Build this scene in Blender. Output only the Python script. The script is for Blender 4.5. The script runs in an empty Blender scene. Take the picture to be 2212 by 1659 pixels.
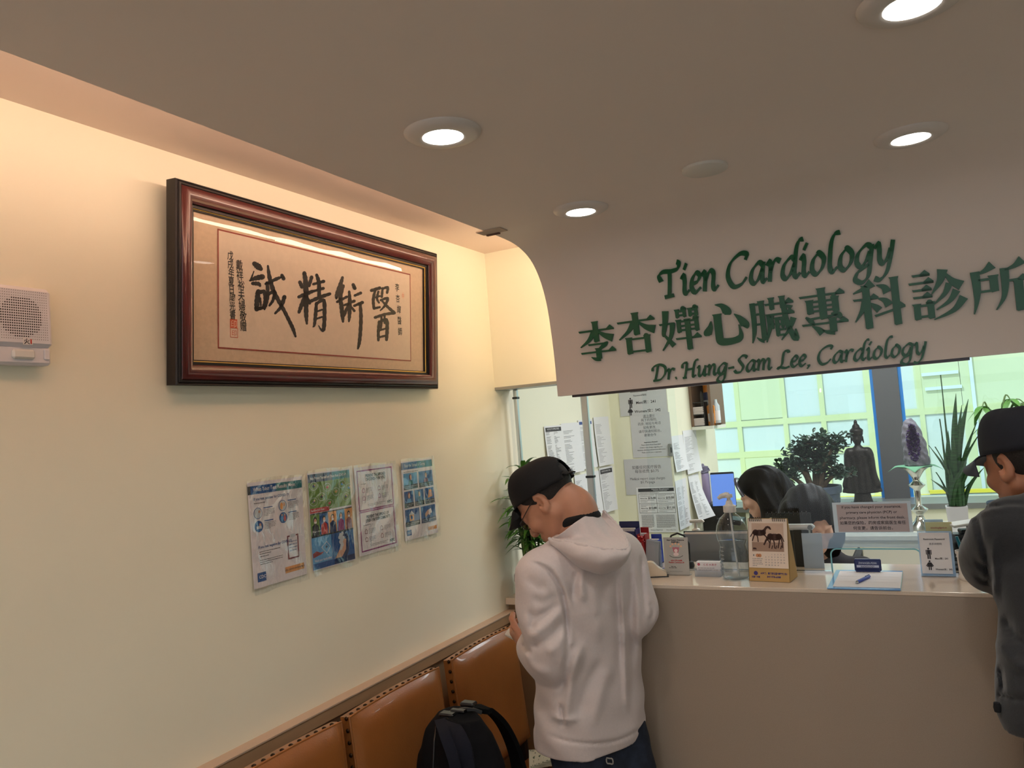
import bpy, math, random
import numpy as np
from mathutils import Vector, Matrix, Euler

C = bpy.context.scene.collection
SC = bpy.context.scene
PI = math.pi
RND = random.Random(7)

# ---------------------------------------------------------------- camera
FPX, PITCH, ROLL, YAW = 1688.4, 0.05602847, -0.07715082, -0.48388968
CAM = Vector((1.65, 0.0, 1.65))
_cy, _sy, _cp, _sp, _cr, _sr = math.cos(YAW), math.sin(YAW), math.cos(PITCH), math.sin(PITCH), math.cos(ROLL), math.sin(ROLL)
FWD = Vector((_sy * _cp, _cy * _cp, _sp))
_r = Vector((_cy, -_sy, 0)); _u = _r.cross(FWD)
RIGHT = _cr * _r + _sr * _u
UP = -_sr * _r + _cr * _u
camd = bpy.data.cameras.new('camera'); cam = bpy.data.objects.new('camera', camd); C.objects.link(cam)
cam.matrix_world = Matrix(((RIGHT.x, UP.x, -FWD.x, CAM.x), (RIGHT.y, UP.y, -FWD.y, CAM.y), (RIGHT.z, UP.z, -FWD.z, CAM.z), (0, 0, 0, 1)))
camd.sensor_fit = 'HORIZONTAL'; camd.sensor_width = 36.0; camd.lens = 36.0 * FPX / 2212.0; camd.clip_start = 0.05
SC.camera = cam

# ---------------------------------------------------------------- view, world, sun, lamps
SC.view_settings.view_transform = 'Standard'; SC.view_settings.look = 'None'
SC.view_settings.gamma = 1.0; SC.view_settings.use_curve_mapping = False
SC.view_settings.exposure = 0.42
SC.cycles.max_bounces = 7; SC.cycles.diffuse_bounces = 4; SC.cycles.glossy_bounces = 4; SC.cycles.transparent_max_bounces = 14
SC.cycles.use_adaptive_sampling = True; SC.cycles.adaptive_threshold = 0.03; SC.cycles.sample_clamp_indirect = 6.0; SC.cycles.caustics_reflective = False; SC.cycles.caustics_refractive = False

W = bpy.data.worlds.new('sky'); SC.world = W; W.use_nodes = True
W.node_tree.nodes['Background'].inputs[0].default_value = (0.92, 0.96, 1.0, 1)
W.node_tree.nodes['Background'].inputs[1].default_value = 0.9

def lamp(name, typ, loc, energy, color, target=None, **kw):
    d = bpy.data.lights.new(name, typ); d.energy = energy; d.color = color
    for k, v in kw.items(): setattr(d, k, v)
    o = bpy.data.objects.new(name, d); C.objects.link(o); o.location = loc
    if target is not None:
        o.rotation_euler = (Vector(target) - Vector(loc)).to_track_quat('-Z', 'Y').to_euler()
    return o

SUN = lamp('sun', 'SUN', (3, -4, 12), 1.75, (1.0, 0.97, 0.90), (1.2, 9, 0), angle=0.02)
SUN.rotation_euler = Vector((0.35, 0.62, -0.70)).to_track_quat('-Z', 'Y').to_euler()
DOWN_XY = [(0.835, 1.333), (0.830, 2.064), (1.688, 1.346), (1.676, 2.040), (0.83, 0.60), (1.69, 0.60), (2.55, 1.34), (2.55, 0.60), (0.83, -0.6), (1.69, -0.6), (2.55, -0.6), (2.55, 2.05)]
CEIL_Z = 2.26
DOWN_W = 8.0
for i, (x, y) in enumerate(DOWN_XY):
    lamp('downlight_lamp', 'SPOT', (x, y, CEIL_Z - 0.022), DOWN_W * (0.5 if y > 2 else 1.0), (1.0, 0.95, 0.88), (x, y, 0), spot_size=2.0 if y > 2 else 2.5, spot_blend=1.0, shadow_soft_size=0.04)
# warm strip behind the open end of the sign board, hidden from the room by the board itself
lamp('cove_lamp', 'AREA', (0.545, 2.68, 2.02), 1.2, (1.0, 0.80, 0.50), (0.30, 2.975, 2.02), shape='RECTANGLE', size=0.03, size_y=0.46)
# unseen area lamps added to brighten the office behind the glass
for x, y in ((1.3, 3.6), (1.3, 5.2), (2.9, 3.6), (2.9, 5.2)):
    lamp('office_fill', 'AREA', (x, y, 2.41), 12, (0.95, 0.98, 1.0), (x, y, 0), shape='RECTANGLE', size=0.6, size_y=0.6)

# ---------------------------------------------------------------- pixel -> point on a real plane of the room
def ray(px, py):
    return ((px - 1106.0) / FPX) * RIGHT - ((py - 829.5) / FPX) * UP + FWD
def at_x(px, py, X): d = ray(px, py); return CAM + d * ((X - CAM.x) / d.x)
def at_y(px, py, Y): d = ray(px, py); return CAM + d * ((Y - CAM.y) / d.y)
def at_z(px, py, Z): d = ray(px, py); return CAM + d * ((Z - CAM.z) / d.z)
def at_plane(px, py, p, n): d = ray(px, py); return CAM + d * ((Vector(p) - CAM).dot(n) / d.dot(n))

# ---------------------------------------------------------------- materials
MAT = {}
def lin(c):
    return tuple(((v / 255.0) / 12.92 if v / 255.0 <= 0.04045 else ((v / 255.0 + 0.055) / 1.055) ** 2.4) for v in c)
def mat(name, rgb, rough=0.6, metal=0.0, spec=0.5, noise=0.0, nscale=8.0, bump=0.0, bscale=60.0, emit=0.0, coat=0.0, sub=0.0, stretch=None, srgb=True, alpha=1.0, sheen=0.0):
    if name in MAT: return MAT[name]
    m = bpy.data.materials.new(name); m.use_nodes = True; nt = m.node_tree; b = nt.nodes['Principled BSDF']
    c = lin(rgb) if srgb else rgb
    b.inputs['Base Color'].default_value = (*c, 1); b.inputs['Roughness'].default_value = rough
    b.inputs['Metallic'].default_value = metal; b.inputs['Specular IOR Level'].default_value = spec
    b.inputs['Coat Weight'].default_value = coat; b.inputs['Coat Roughness'].default_value = 0.08
    if alpha < 1: b.inputs['Alpha'].default_value = alpha
    if sheen: b.inputs['Sheen Weight'].default_value = sheen
    if sub: b.inputs['Subsurface Weight'].default_value = sub; b.inputs['Subsurface Radius'].default_value = (0.012, 0.005, 0.003)
    if emit: b.inputs['Emission Color'].default_value = (*c, 1); b.inputs['Emission Strength'].default_value = emit
    def coords(scale):
        tc = nt.nodes.new('ShaderNodeTexCoord'); mp = nt.nodes.new('ShaderNodeMapping')
        mp.inputs['Scale'].default_value = stretch if stretch else (1, 1, 1)
        nt.links.new(tc.outputs['Object'], mp.inputs['Vector'])
        n = nt.nodes.new('ShaderNodeTexNoise'); n.inputs['Scale'].default_value = scale; n.inputs['Detail'].default_value = 5
        nt.links.new(mp.outputs[0], n.inputs['Vector']); return n
    if noise:
        n = coords(nscale); mx = nt.nodes.new('ShaderNodeMix'); mx.data_type = 'RGBA'
        mx.inputs[6].default_value = (*[v * (1 - noise) for v in c], 1); mx.inputs[7].default_value = (*[min(1, v * (1 + noise)) for v in c], 1)
        cr = nt.nodes.new('ShaderNodeMapRange'); cr.inputs[1].default_value = 0.3; cr.inputs[2].default_value = 0.7
        nt.links.new(n.outputs['Fac'], cr.inputs[0]); nt.links.new(cr.outputs[0], mx.inputs[0]); nt.links.new(mx.outputs[2], b.inputs['Base Color'])
    if bump:
        n = coords(bscale); bp = nt.nodes.new('ShaderNodeBump'); bp.inputs['Strength'].default_value = bump; bp.inputs['Distance'].default_value = 0.002
        nt.links.new(n.outputs['Fac'], bp.inputs['Height']); nt.links.new(bp.outputs[0], b.inputs['Normal'])
    MAT[name] = m; return m
def glass(name, tint=(0.9, 0.97, 0.97), refl=1.0, rough=0.0, ior=1.45):
    """thin pane: clear tinted transmission with a Fresnel mirror on it"""
    if name in MAT: return MAT[name]
    m = bpy.data.materials.new(name); m.use_nodes = True; nt = m.node_tree; nt.nodes.clear()
    o = nt.nodes.new('ShaderNodeOutputMaterial'); t = nt.nodes.new('ShaderNodeBsdfTransparent'); g = nt.nodes.new('ShaderNodeBsdfGlossy')
    t.inputs[0].default_value = (*tint, 1); g.inputs['Roughness'].default_value = rough; g.inputs[0].default_value = (refl, refl, refl, 1)
    f = nt.nodes.new('ShaderNodeFresnel'); ge = nt.nodes.new('ShaderNodeNewGeometry'); mi = nt.nodes.new('ShaderNodeMix'); mi.inputs[2].default_value = ior; mi.inputs[3].default_value = 1.0 / ior
    nt.links.new(ge.outputs['Backfacing'], mi.inputs[0]); nt.links.new(mi.outputs[0], f.inputs[0])   # same Fresnel from either side of the pane
    mx = nt.nodes.new('ShaderNodeMixShader'); nt.links.new(f.outputs[0], mx.inputs[0]); nt.links.new(t.outputs[0], mx.inputs[1]); nt.links.new(g.outputs[0], mx.inputs[2])
    nt.links.new(mx.outputs[0], o.inputs[0]); MAT[name] = m; return m
def wood(name, c1, c2, rough=0.45, scale=6, stretch=(1, 1, 14), coat=0.0):
    if name in MAT: return MAT[name]
    m = mat(name, c1, rough, coat=coat); nt = m.node_tree; b = nt.nodes['Principled BSDF']
    tc = nt.nodes.new('ShaderNodeTexCoord'); mp = nt.nodes.new('ShaderNodeMapping'); mp.inputs['Scale'].default_value = stretch
    n = nt.nodes.new('ShaderNodeTexNoise'); n.inputs['Scale'].default_value = scale; n.inputs['Detail'].default_value = 7; n.inputs['Roughness'].default_value = 0.65
    mx = nt.nodes.new('ShaderNodeMix'); mx.data_type = 'RGBA'; mx.inputs[6].default_value = (*lin(c1), 1); mx.inputs[7].default_value = (*lin(c2), 1)
    nt.links.new(tc.outputs['Object'], mp.inputs[0]); nt.links.new(mp.outputs[0], n.inputs['Vector']); nt.links.new(n.outputs['Fac'], mx.inputs[0]); nt.links.new(mx.outputs[2], b.inputs['Base Color'])
    return m

# ---------------------------------------------------------------- mesh building
class MB:
    def __init__(s): s.v = []; s.f = []; s.m = []
    def add(s, V, F, m=0, M=None):
        k = len(s.v)
        s.v.extend([tuple(M @ Vector(p)) if M else tuple(p) for p in V]); s.f.extend([tuple(i + k for i in q) for q in F]); s.m.extend([m] * len(F)); return s
    def box(s, c, d, M=None, m=0, bev=0.0):
        x, y, z = d[0] / 2, d[1] / 2, d[2] / 2
        if bev <= 0:
            V = [(c[0] + a * x, c[1] + b * y, c[2] + e * z) for a in (-1, 1) for b in (-1, 1) for e in (-1, 1)]
            return s.add(V, [(0, 1, 3, 2), (4, 6, 7, 5), (0, 4, 5, 1), (2, 3, 7, 6), (0, 2, 6, 4), (1, 5, 7, 3)], m, M)
        b = min(bev, x, y, z); V = []; idx = {}
        for a in (-1, 1):
            for q in (-1, 1):
                for e in (-1, 1):
                    for ax in range(3):
                        o = [a * (x - b), q * (y - b), e * (z - b)]; o[ax] += (a, q, e)[ax] * b
                        idx[(a, q, e, ax)] = len(V); V.append((c[0] + o[0], c[1] + o[1], c[2] + o[2]))
        F = []
        def g(a, q, e, ax): return idx[(a, q, e, ax)]
        for sg in (-1, 1):
            F.append([g(sg, -1, -1, 0), g(sg, 1, -1, 0), g(sg, 1, 1, 0), g(sg, -1, 1, 0)][::sg])
            F.append([g(-1, sg, -1, 1), g(-1, sg, 1, 1), g(1, sg, 1, 1), g(1, sg, -1, 1)][::sg])
            F.append([g(-1, -1, sg, 2), g(1, -1, sg, 2), g(1, 1, sg, 2), g(-1, 1, sg, 2)][::sg])
        for p in (-1, 1):
            for q in (-1, 1):
                F.append([g(-1, p, q, 1), g(1, p, q, 1), g(1, p, q, 2), g(-1, p, q, 2)][::p * q])
                F.append([g(p, -1, q, 0), g(p, -1, q, 2), g(p, 1, q, 2), g(p, 1, q, 0)][::-p * q])
                F.append([g(p, q, -1, 0), g(p, q, 1, 0), g(p, q, 1, 1), g(p, q, -1, 1)][::p * q])
        for a in (-1, 1):
            for q in (-1, 1):
                for e in (-1, 1): F.append([g(a, q, e, 0), g(a, q, e, 1), g(a, q, e, 2)][::a * q * e])
        return s.add(V, [tuple(f) for f in F], m, M)
    def tube(s, path, r, n=8, m=0, M=None, closed=False, cap=True, flat=1.0):
        P = [Vector(p) for p in path]; k = len(P); R = r if hasattr(r, '__len__') else [r] * k
        T = [(P[(i + 1) % k] - P[i - 1]) if closed else (P[min(i + 1, k - 1)] - P[max(i - 1, 0)]) for i in range(k)]
        T = [t.normalized() if t.length > 1e-9 else Vector((0, 0, 1)) for t in T]
        a = T[0].orthogonal().normalized(); V = []
        for i in range(k):
            a = (a - T[i] * a.dot(T[i]))
            a = a.normalized() if a.length > 1e-6 else T[i].orthogonal().normalized()
            b = T[i].cross(a)
            for j in range(n):
                t = 2 * PI * j / n; V.append(P[i] + a * (R[i] * math.cos(t)) + b * (R[i] * flat * math.sin(t)))
        F = []
        for i in range(k if closed else k - 1):
            i2 = (i + 1) % k
            for j in range(n):
                j2 = (j + 1) % n; F.append((i * n + j, i * n + j2, i2 * n + j2, i2 * n + j))
        if cap and not closed: F.append(tuple(range(n - 1, -1, -1))); F.append(tuple((k - 1) * n + j for j in range(n)))
        return s.add(V, F, m, M)
    def lathe(s, prof, n=24, c=(0, 0, 0), m=0, M=None, cap=True, sx=1.0, sy=1.0):
        V = []; F = []; k = len(prof)
        for r, z in prof:
            for j in range(n):
                t = 2 * PI * j / n; V.append((c[0] + r * sx * math.cos(t), c[1] + r * sy * math.sin(t), c[2] + z))
        for i in range(k - 1):
            for j in range(n):
                j2 = (j + 1) % n; F.append((i * n + j, i * n + j2, (i + 1) * n + j2, (i + 1) * n + j))
        if cap:
            if prof[0][0] > 1e-6: F.append(tuple(range(n - 1, -1, -1)))
            if prof[-1][0] > 1e-6: F.append(tuple((k - 1) * n + j for j in range(n)))
        return s.add(V, F, m, M)
    def grid(s, fn, nu, nv, m=0, M=None):
        V = [fn(i / nu, j / nv) for j in range(nv + 1) for i in range(nu + 1)]; w = nu + 1
        return s.add(V, [(j * w + i, j * w + i + 1, (j + 1) * w + i + 1, (j + 1) * w + i) for j in range(nv) for i in range(nu)], m, M)
    def prism(s, poly, z0, z1, m=0, M=None, ax='z'):
        n = len(poly)
        def q(x, y, z): return (x, y, z) if ax == 'z' else ((z, x, y) if ax == 'x' else (x, z, y))
        V = [q(x, y, z0) for x, y in poly] + [q(x, y, z1) for x, y in poly]
        F = [tuple(range(n - 1, -1, -1)), tuple(range(n, 2 * n))] + [(i, (i + 1) % n, n + (i + 1) % n, n + i) for i in range(n)]
        return s.add(V, F, m, M)
    def sheet(s, poly, z, m=0, M=None):
        return s.add([(x, y, z) for x, y in poly], [tuple(range(len(poly)))], m, M)
    def rect(s, x0, y0, x1, y1, z, m=0, M=None): return s.sheet([(x0, y0), (x1, y0), (x1, y1), (x0, y1)], z, m, M)
    def disc(s, x, y, r, z, m=0, n=20, ry=None): return s.sheet([(x + r * math.cos(2 * PI * i / n), y + (ry or r) * math.sin(2 * PI * i / n)) for i in range(n)], z, m)
    def line(s, pts, w, z, m=0, closed=False):
        """flat ribbon in the local xy plane"""
        k = len(pts)
        for i in range(k if closed else k - 1):
            a, b = pts[i], pts[(i + 1) % k]; dx, dy = b[0] - a[0], b[1] - a[1]; L = math.hypot(dx, dy) or 1e-9; nx, ny = -dy / L * w / 2, dx / L * w / 2; ex, ey = dx / L * w / 2, dy / L * w / 2
            s.sheet([(a[0] - nx - ex, a[1] - ny - ey), (b[0] - nx + ex, b[1] - ny + ey), (b[0] + nx + ex, b[1] + ny + ey), (a[0] + nx - ex, a[1] + ny - ey)], z, m)
        return s
    def text(s, body, x, y, size, z, m=0, align='C', bold=0.0, depth=0.0, sx=1.0, ang=0.0):
        V, F = glyphs(body, bold, depth)
        xs = [v[0] for v in V] or [0]; w = max(xs); x0 = min(xs)
        off = {'L': -x0, 'C': -(w + x0) / 2, 'R': -w}[align]; ca, sa = math.cos(ang), math.sin(ang)
        VV = []
        for v in V:
            a, b = (v[0] + off) * size * sx, v[1] * size; VV.append((x + a * ca - b * sa, y + a * sa + b * ca, z + v[2] * size))
        return s.add(VV, F, m)
    def warp(s, fn): s.v = [tuple(fn(*p)) for p in s.v]; return s
    def build(s, name, mats, parent=None, smooth=False, M=None):
        me = bpy.data.meshes.new(name); me.from_pydata([tuple(p) for p in s.v], [], s.f)
        for x in (mats if isinstance(mats, (list, tuple)) else [mats]): me.materials.append(x)
        if any(s.m): me.polygons.foreach_set('material_index', s.m)
        if smooth: me.polygons.foreach_set('use_smooth', [True] * len(me.polygons))
        me.update(); o = bpy.data.objects.new(name, me); C.objects.link(o)
        if parent: o.parent = parent
        if M is not None: o.matrix_world = M
        if smooth and smooth != 'full':
            try: me.set_sharp_from_angle(angle=math.radians(smooth if smooth is not True else 40))
            except Exception: pass
        return o

_GC = {}
def glyphs(body, bold=0.0, depth=0.0):
    k = (body, bold, depth)
    if k not in _GC:
        c = bpy.data.curves.new('t', 'FONT'); c.body = body; c.offset = bold; c.extrude = depth; c.resolution_u = 2 if depth == 0 else 3
        o = bpy.data.objects.new('t', c); C.objects.link(o); dg = bpy.context.evaluated_depsgraph_get(); dg.update()
        me = o.evaluated_get(dg).to_mesh()
        _GC[k] = ([tuple(v.co) for v in me.vertices], [tuple(p.vertices) for p in me.polygons])
        o.evaluated_get(dg).to_mesh_clear(); bpy.data.objects.remove(o); bpy.data.curves.remove(c)
    return _GC[k]

def thing(name, label, cat, loc=(0, 0, 0), rotz=0.0, group=None, M=None):
    o = bpy.data.objects.new(name, None); C.objects.link(o); o.empty_display_size = 0.05
    if M is not None: o.matrix_world = M
    else: o.location = loc; o.rotation_euler = (0, 0, rotz)
    return tag(o, label, cat, group)
def tag(o, label, cat, group=None):
    o['label'] = label; o['category'] = cat
    if group: o['group'] = group
    return o
def struct(name, mb, m, smooth=False, M=None):
    o = mb.build(name, m, None, smooth, M); o['kind'] = 'structure'; return o
def plab(o, s): o['label'] = s; return o
def frame(o, u, v):
    """matrix with local x along u, y along v, z out of the sheet"""
    u = Vector(u).normalized(); v = (Vector(v) - u * Vector(v).dot(u)).normalized(); n = u.cross(v); o = Vector(o)
    return Matrix(((u.x, v.x, n.x, o.x), (u.y, v.y, n.y, o.y), (u.z, v.z, n.z, o.z), (0, 0, 0, 1)))
def catmull(P, n=6, closed=False):
    P = [tuple(p) for p in P]; k = len(P); out = []
    for i in range(k if closed else k - 1):
        a, b, c, d = (P[(i - 1) % k], P[i], P[(i + 1) % k], P[(i + 2) % k]) if closed else (P[max(i - 1, 0)], P[i], P[i + 1], P[min(i + 2, k - 1)])
        for j in range(n):
            t = j / n
            out.append(tuple(0.5 * (2 * b[q] + (c[q] - a[q]) * t + (2 * a[q] - 5 * b[q] + 4 * c[q] - d[q]) * t * t + (3 * b[q] - a[q] - 3 * c[q] + d[q]) * t ** 3) for q in range(len(b))))
    if not closed: out.append(P[-1])
    return out
# ================================================================ THE ROOM
WALLC = mat('cream_paint', (245, 241, 220), 0.55, bump=0.12, bscale=90)
CEILC = mat('ceiling_paint', (230, 220, 214), 0.72, bump=0.08, bscale=90)
FASC = mat('bulkhead_paint', (230, 220, 214), 0.6, bump=0.06, bscale=120)
COVEC = mat('cove_ceiling_paint', (232, 212, 200), 0.7)
OFFW = mat('office_paint', (244, 240, 214), 0.6)
QUARTZ_SHADED = mat('quartz', (166, 150, 134), 0.3, noise=0.05, nscale=420)  # counter front: its shade is put into this darker quartz colour
QTOP_LIT = mat('quartz_polished_lit', (222, 206, 188), 0.12, noise=0.05, nscale=420)  # polished tops: the daylight on them is put into this lighter colour
OAK = wood('oak_panel', (172, 142, 108), (146, 116, 86), 0.5, 5, (6, 6, 0.5))
OAKR = wood('oak_rail', (186, 154, 118), (160, 128, 96), 0.5, 5, (8, 0.5, 8))
FLOORM = wood('floor_boards', (150, 140, 128), (128, 118, 106), 0.4, 3, (0.6, 6, 1))
DARKM = mat('window_frame_grey', (92, 92, 94), 0.45, metal=0.3)
CHROME = mat('chrome', (214, 220, 226), 0.12, metal=1.0)
GLASSP = glass('partition_glass', (0.93, 0.985, 0.99), 0.6)
WGLASS = glass('window_glass', (0.77, 0.90, 0.97), 0.8)
BLUEED = mat('blue_film_edge', (40, 150, 245), 0.3)
HDR_Y, HDR_Z = 2.975, 1.831
SIGN_Y, SIGN_Z, SIGN_X = 2.525, 1.749, 0.502
COVE_Z = 2.422
PIL_Y, PIL_X = 4.35, 0.353
WIN_Y = 6.30
LEDGE_Z, LEDGE_Y = 1.135, 2.345
RX = 3.9

struct('floor', MB().box((RX / 2, 2.0, -0.05), (RX + 0.4, 9.2, 0.1)), FLOORM)
struct('wall_left', MB().box((-0.06, 2.0, 1.25), (0.12, 8.9, 2.5)), WALLC)
struct('wall_right', MB().box((RX + 0.06, 2.0, 1.25), (0.12, 8.9, 2.5)), WALLC)
# street side behind the photographer: wide shop window, unseen slab added to block sun
struct('wall_rear', MB().box((RX / 2, -2.46, 0.2), (RX + 0.24, 0.12, 0.4)).box((RX / 2, -2.46, 2.37), (RX + 0.24, 0.12, 0.26)).box((0.15, -2.46, 1.32), (0.54, 0.12, 1.84)).box((RX - 0.1, -2.46, 1.32), (0.44, 0.12, 1.84)), WALLC)
struct('wall_sun_block', MB().box((RX / 2, -3.1, 2.48), (RX + 1.5, 1.3, 0.06)), mat('sun_block_slab', (120, 116, 110), 0.7))  # out-of-view slab, added to keep the sun off the rear opening
# upper slab over everything (the pink strip above the light cove) and the lower dropped ceiling
struct('ceiling_upper', MB().box((RX / 2, 2.0, COVE_Z + 0.05), (RX + 0.24, 8.9, 0.1)), COVEC)
b = MB()
b.box(((SIGN_X + RX) / 2, (-2.4 + 2.10) / 2, CEIL_Z + 0.02), (RX - SIGN_X, 4.50, 0.04))
b.box((SIGN_X + 0.006, (-2.4 + 2.10) / 2, CEIL_Z + 0.055), (0.012, 4.50, 0.03))
struct('ceiling_dropped', b, CEILC)
# the bulkhead: the ceiling sweeps down in a quarter round and becomes the sign board
prof = catmull([(2.10, 2.26), (2.20, 2.259), (2.30, 2.250), (2.387, 2.220), (2.449, 2.164), (2.490, 2.085), (2.510, 1.990), (2.522, 1.880), (SIGN_Y, SIGN_Z)], 5)
back = [(SIGN_Y + 0.035, SIGN_Z), (SIGN_Y + 0.035, 1.98), (SIGN_Y + 0.02, 2.10), (2.47, 2.22), (2.38, 2.285), (2.25, 2.30), (2.10, 2.30)]
b = MB().prism(prof + back, SIGN_X, RX, ax='x')
struct('wall_bulkhead', b, [FASC], smooth=35)
b = MB(); b.box(((0.0 + RX) / 2, HDR_Y + 0.07, (HDR_Z + COVE_Z) / 2), (RX, 0.14, COVE_Z - HDR_Z)); b.box((0.28, HDR_Y + 0.07, HDR_Z - 0.006), (0.56, 0.14, 0.012), m=1)
struct('wall_header', b, [WALLC, mat('track_grey', (150, 152, 150), 0.4, 0.5)])
# sign-board lower edge: thin dark glass track
tl, tr = at_y(1235, 853, SIGN_Y), at_y(2095, 775, SIGN_Y)
b = MB(); b.box(((tl.x + tr.x) / 2, SIGN_Y + 0.018, SIGN_Z - 0.004), (tr.x - tl.x, 0.030, 0.008)); struct('trim_1', b, mat('track_dark', (70, 66, 70), 0.35, 0.6))
# pillar in the office
PY1 = WIN_Y - 0.9
struct('wall_pillar', MB().box((PIL_X / 2, (PIL_Y + PY1) / 2, 1.21), (PIL_X, PY1 - PIL_Y, 2.42)), OFFW)
# wainscot on the left wall
RAIL_Z = 0.884
struct('trim_2', MB().box((0.020, (-2.4 + 2.95) / 2, RAIL_Z - 0.019), (0.040, 5.35, 0.038)).box((0.0215, (-2.4 + 2.95) / 2, RAIL_Z - 0.001), (0.043, 5.35, 0.004), m=1), [OAKR, mat('rail_caulk', (196, 172, 150), 0.7)])
b = MB()
ys = [-2.4, -1.85, -1.25, -0.65, -0.05, 0.56, 1.28, 2.0, 2.62, 2.95]
for y0, y1 in zip(ys, ys[1:]): b.box((0.013, (y0 + y1) / 2, (RAIL_Z - 0.042) / 2), (0.026, y1 - y0 - 0.004, RAIL_Z - 0.042))
struct('wall_wainscot', b, OAK)
struct('wall_wainscot_gap', MB().box((0.003, 0.27, 0.43), (0.006, 5.3, 0.86)), mat('shadow_gap', (46, 28, 20), 0.8))

# ---------------------------------------------------------------- back windows and what stands outside
m1, m2 = at_y(1884, 800, WIN_Y), at_y(1938, 800, WIN_Y)
lf0, lf1 = at_y(1519, 990, WIN_Y), at_y(1536, 990, WIN_Y)
SILL_Z = 0.935
struct('wall_back', MB().box((RX / 2, WIN_Y + 0.06, SILL_Z / 2), (RX + 0.24, 0.12, SILL_Z)).box((RX / 2, WIN_Y + 0.06, 2.40), (RX + 0.24, 0.12, 0.2)).box((lf0.x / 2 - 0.06, WIN_Y + 0.06, 1.6), (lf0.x + 0.12, 0.12, 1.4)), OFFW)
struct('trim_3', MB().box((RX / 2, WIN_Y - 0.20, SILL_Z - 0.018), (RX, 0.40, 0.036)), mat('sill_stone', (120, 120, 116), 0.35))
struct('wall_sill_front', MB().box((RX / 2 + 0.2, WIN_Y - 0.37, 0.46), (RX - 0.4, 0.03, 0.9)), OFFW)
def window(n, x0, x1):
    o = thing('window_%d' % n, '', 'window'); del o['label']; del o['category']; o['kind'] = 'structure'
    b = MB().box(((x0 + x1) / 2, WIN_Y + 0.05, 1.62), (x1 - x0, 0.008, 1.37)); p = b.build('window_pane', WGLASS, o)
    f = MB()
    for x in (x0, x1): f.box((x + (0.012 if x == x0 else -0.012), WIN_Y + 0.03, 1.62), (0.022, 0.03, 1.37))
    f.build('window_edge', BLUEED, o); return o
window(1, lf1.x, m1.x); window(2, m2.x, RX)
b = MB(); b.box(((m1.x + m2.x) / 2, WIN_Y + 0.02, 1.62), (m2.x - m1.x, 0.14, 1.37)); b.box(((lf0.x + lf1.x) / 2, WIN_Y + 0.02, 1.62), (lf1.x - lf0.x, 0.14, 1.37))
struct('trim_4', b, DARKM)

# ---- neighbouring construction front across the gap: pale panels in a yellow grid, blue netting below
FY = 8.6
FAC = mat('panel_white', (236, 240, 226), 0.7); FYG = mat('panel_yellow_green', (236, 238, 186), 0.7); FBAND = mat('panel_band', (236, 236, 172), 0.7); FBEAM = mat('beam_olive', (150, 146, 110), 0.6); FYEL = mat('beam_yellow', (250, 220, 60), 0.5); FBLUE = mat('blue_netting', (56, 120, 236), 0.6, noise=0.3, nscale=3, stretch=(3, 1, .4)); FCY = mat('cyan_sheet', (96, 226, 250), 0.5)
fa = thing('construction_front', 'pale panelled building front with yellow-green strips seen through the office windows', 'building', (0, FY, 0))
def fq(px, py): p = at_y(px, py, FY); return p.x, p.z
def frect(mb, x0, y0, x1, y1, d=0.0, t=0.02, m=0):
    a = fq(x0, (y0 + y1) / 2)[0]; b_ = fq(x1, (y0 + y1) / 2)[0]; c = fq((x0 + x1) / 2, y1)[1]; e = fq((x0 + x1) / 2, y0)[1]
    mb.box(((a + b_) / 2, -d - t / 2, (c + e) / 2), (b_ - a, t, e - c), m=m)
MB().box((2.2, 0.10, 2.2), (9.0, 0.2, 5.0)).build('panel_wall', FAC, fa)
for r in ((1588, 815, 1692, 905), (1603, 973, 1712, 1075), (1975, 770, 2075, 880), (2080, 700, 2500, 1058)): mb = MB(); frect(mb, *r, 0.0, 0.012); mb.build('coloured_panel', FYG, fa)
mb = MB()
for r in ((1540, 880, 2500, 894), (1540, 968, 1990, 981)): frect(mb, *r, 0.012, 0.006)
for r in ((1590, 700, 1600, 1080), (1690, 700, 1700, 1080), (1772, 700, 1783, 1080), (1872, 700, 1886, 1080), (1985, 700, 1996, 1060)): frect(mb, *r, 0.012, 0.005)
mb.build('grid_strip', FBAND, fa)
mb = MB(); frect(mb, 1990, 803, 2070, 810, 0.02, 0.02); frect(mb, 1998, 834, 2078, 841, 0.02, 0.02); frect(mb, 2102, 700, 2110, 1060, 0.02, 0.02); mb.build('white_rail', mat('rail_white', (245, 250, 246), 0.5), fa)
mb = MB(); z1 = fq(2000, 1056)[1]; z0 = fq(2000, 1070)[1]
mb.box((4.4, -0.20, (z0 + z1) / 2 - .02), (5.6, 0.4, z1 - z0 + .01)); mb.box((4.4, -0.39, z1 + .012), (5.6, 0.06, 0.03), m=1); mb.box((-0.3, -0.20, fq(1700, 1078)[1]), (3.84, 0.4, 0.03), m=1)
mb.build('beam', [FBEAM, FYEL], fa)
mb = MB().grid(lambda u, v: (2.05 + u * 4.5, -0.10 + .05 * math.sin(u * 40) * math.sin(v * 7 + u * 9), -0.6 + v * (z0 + .56)), 60, 8); mb.build('blue_netting', FBLUE, fa, True)
mb = MB().box((1.75, -0.08, -0.3 + z0 / 2), (0.65, 0.02, z0 + .56)); mb.build('cyan_sheet', FCY, fa)
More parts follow.
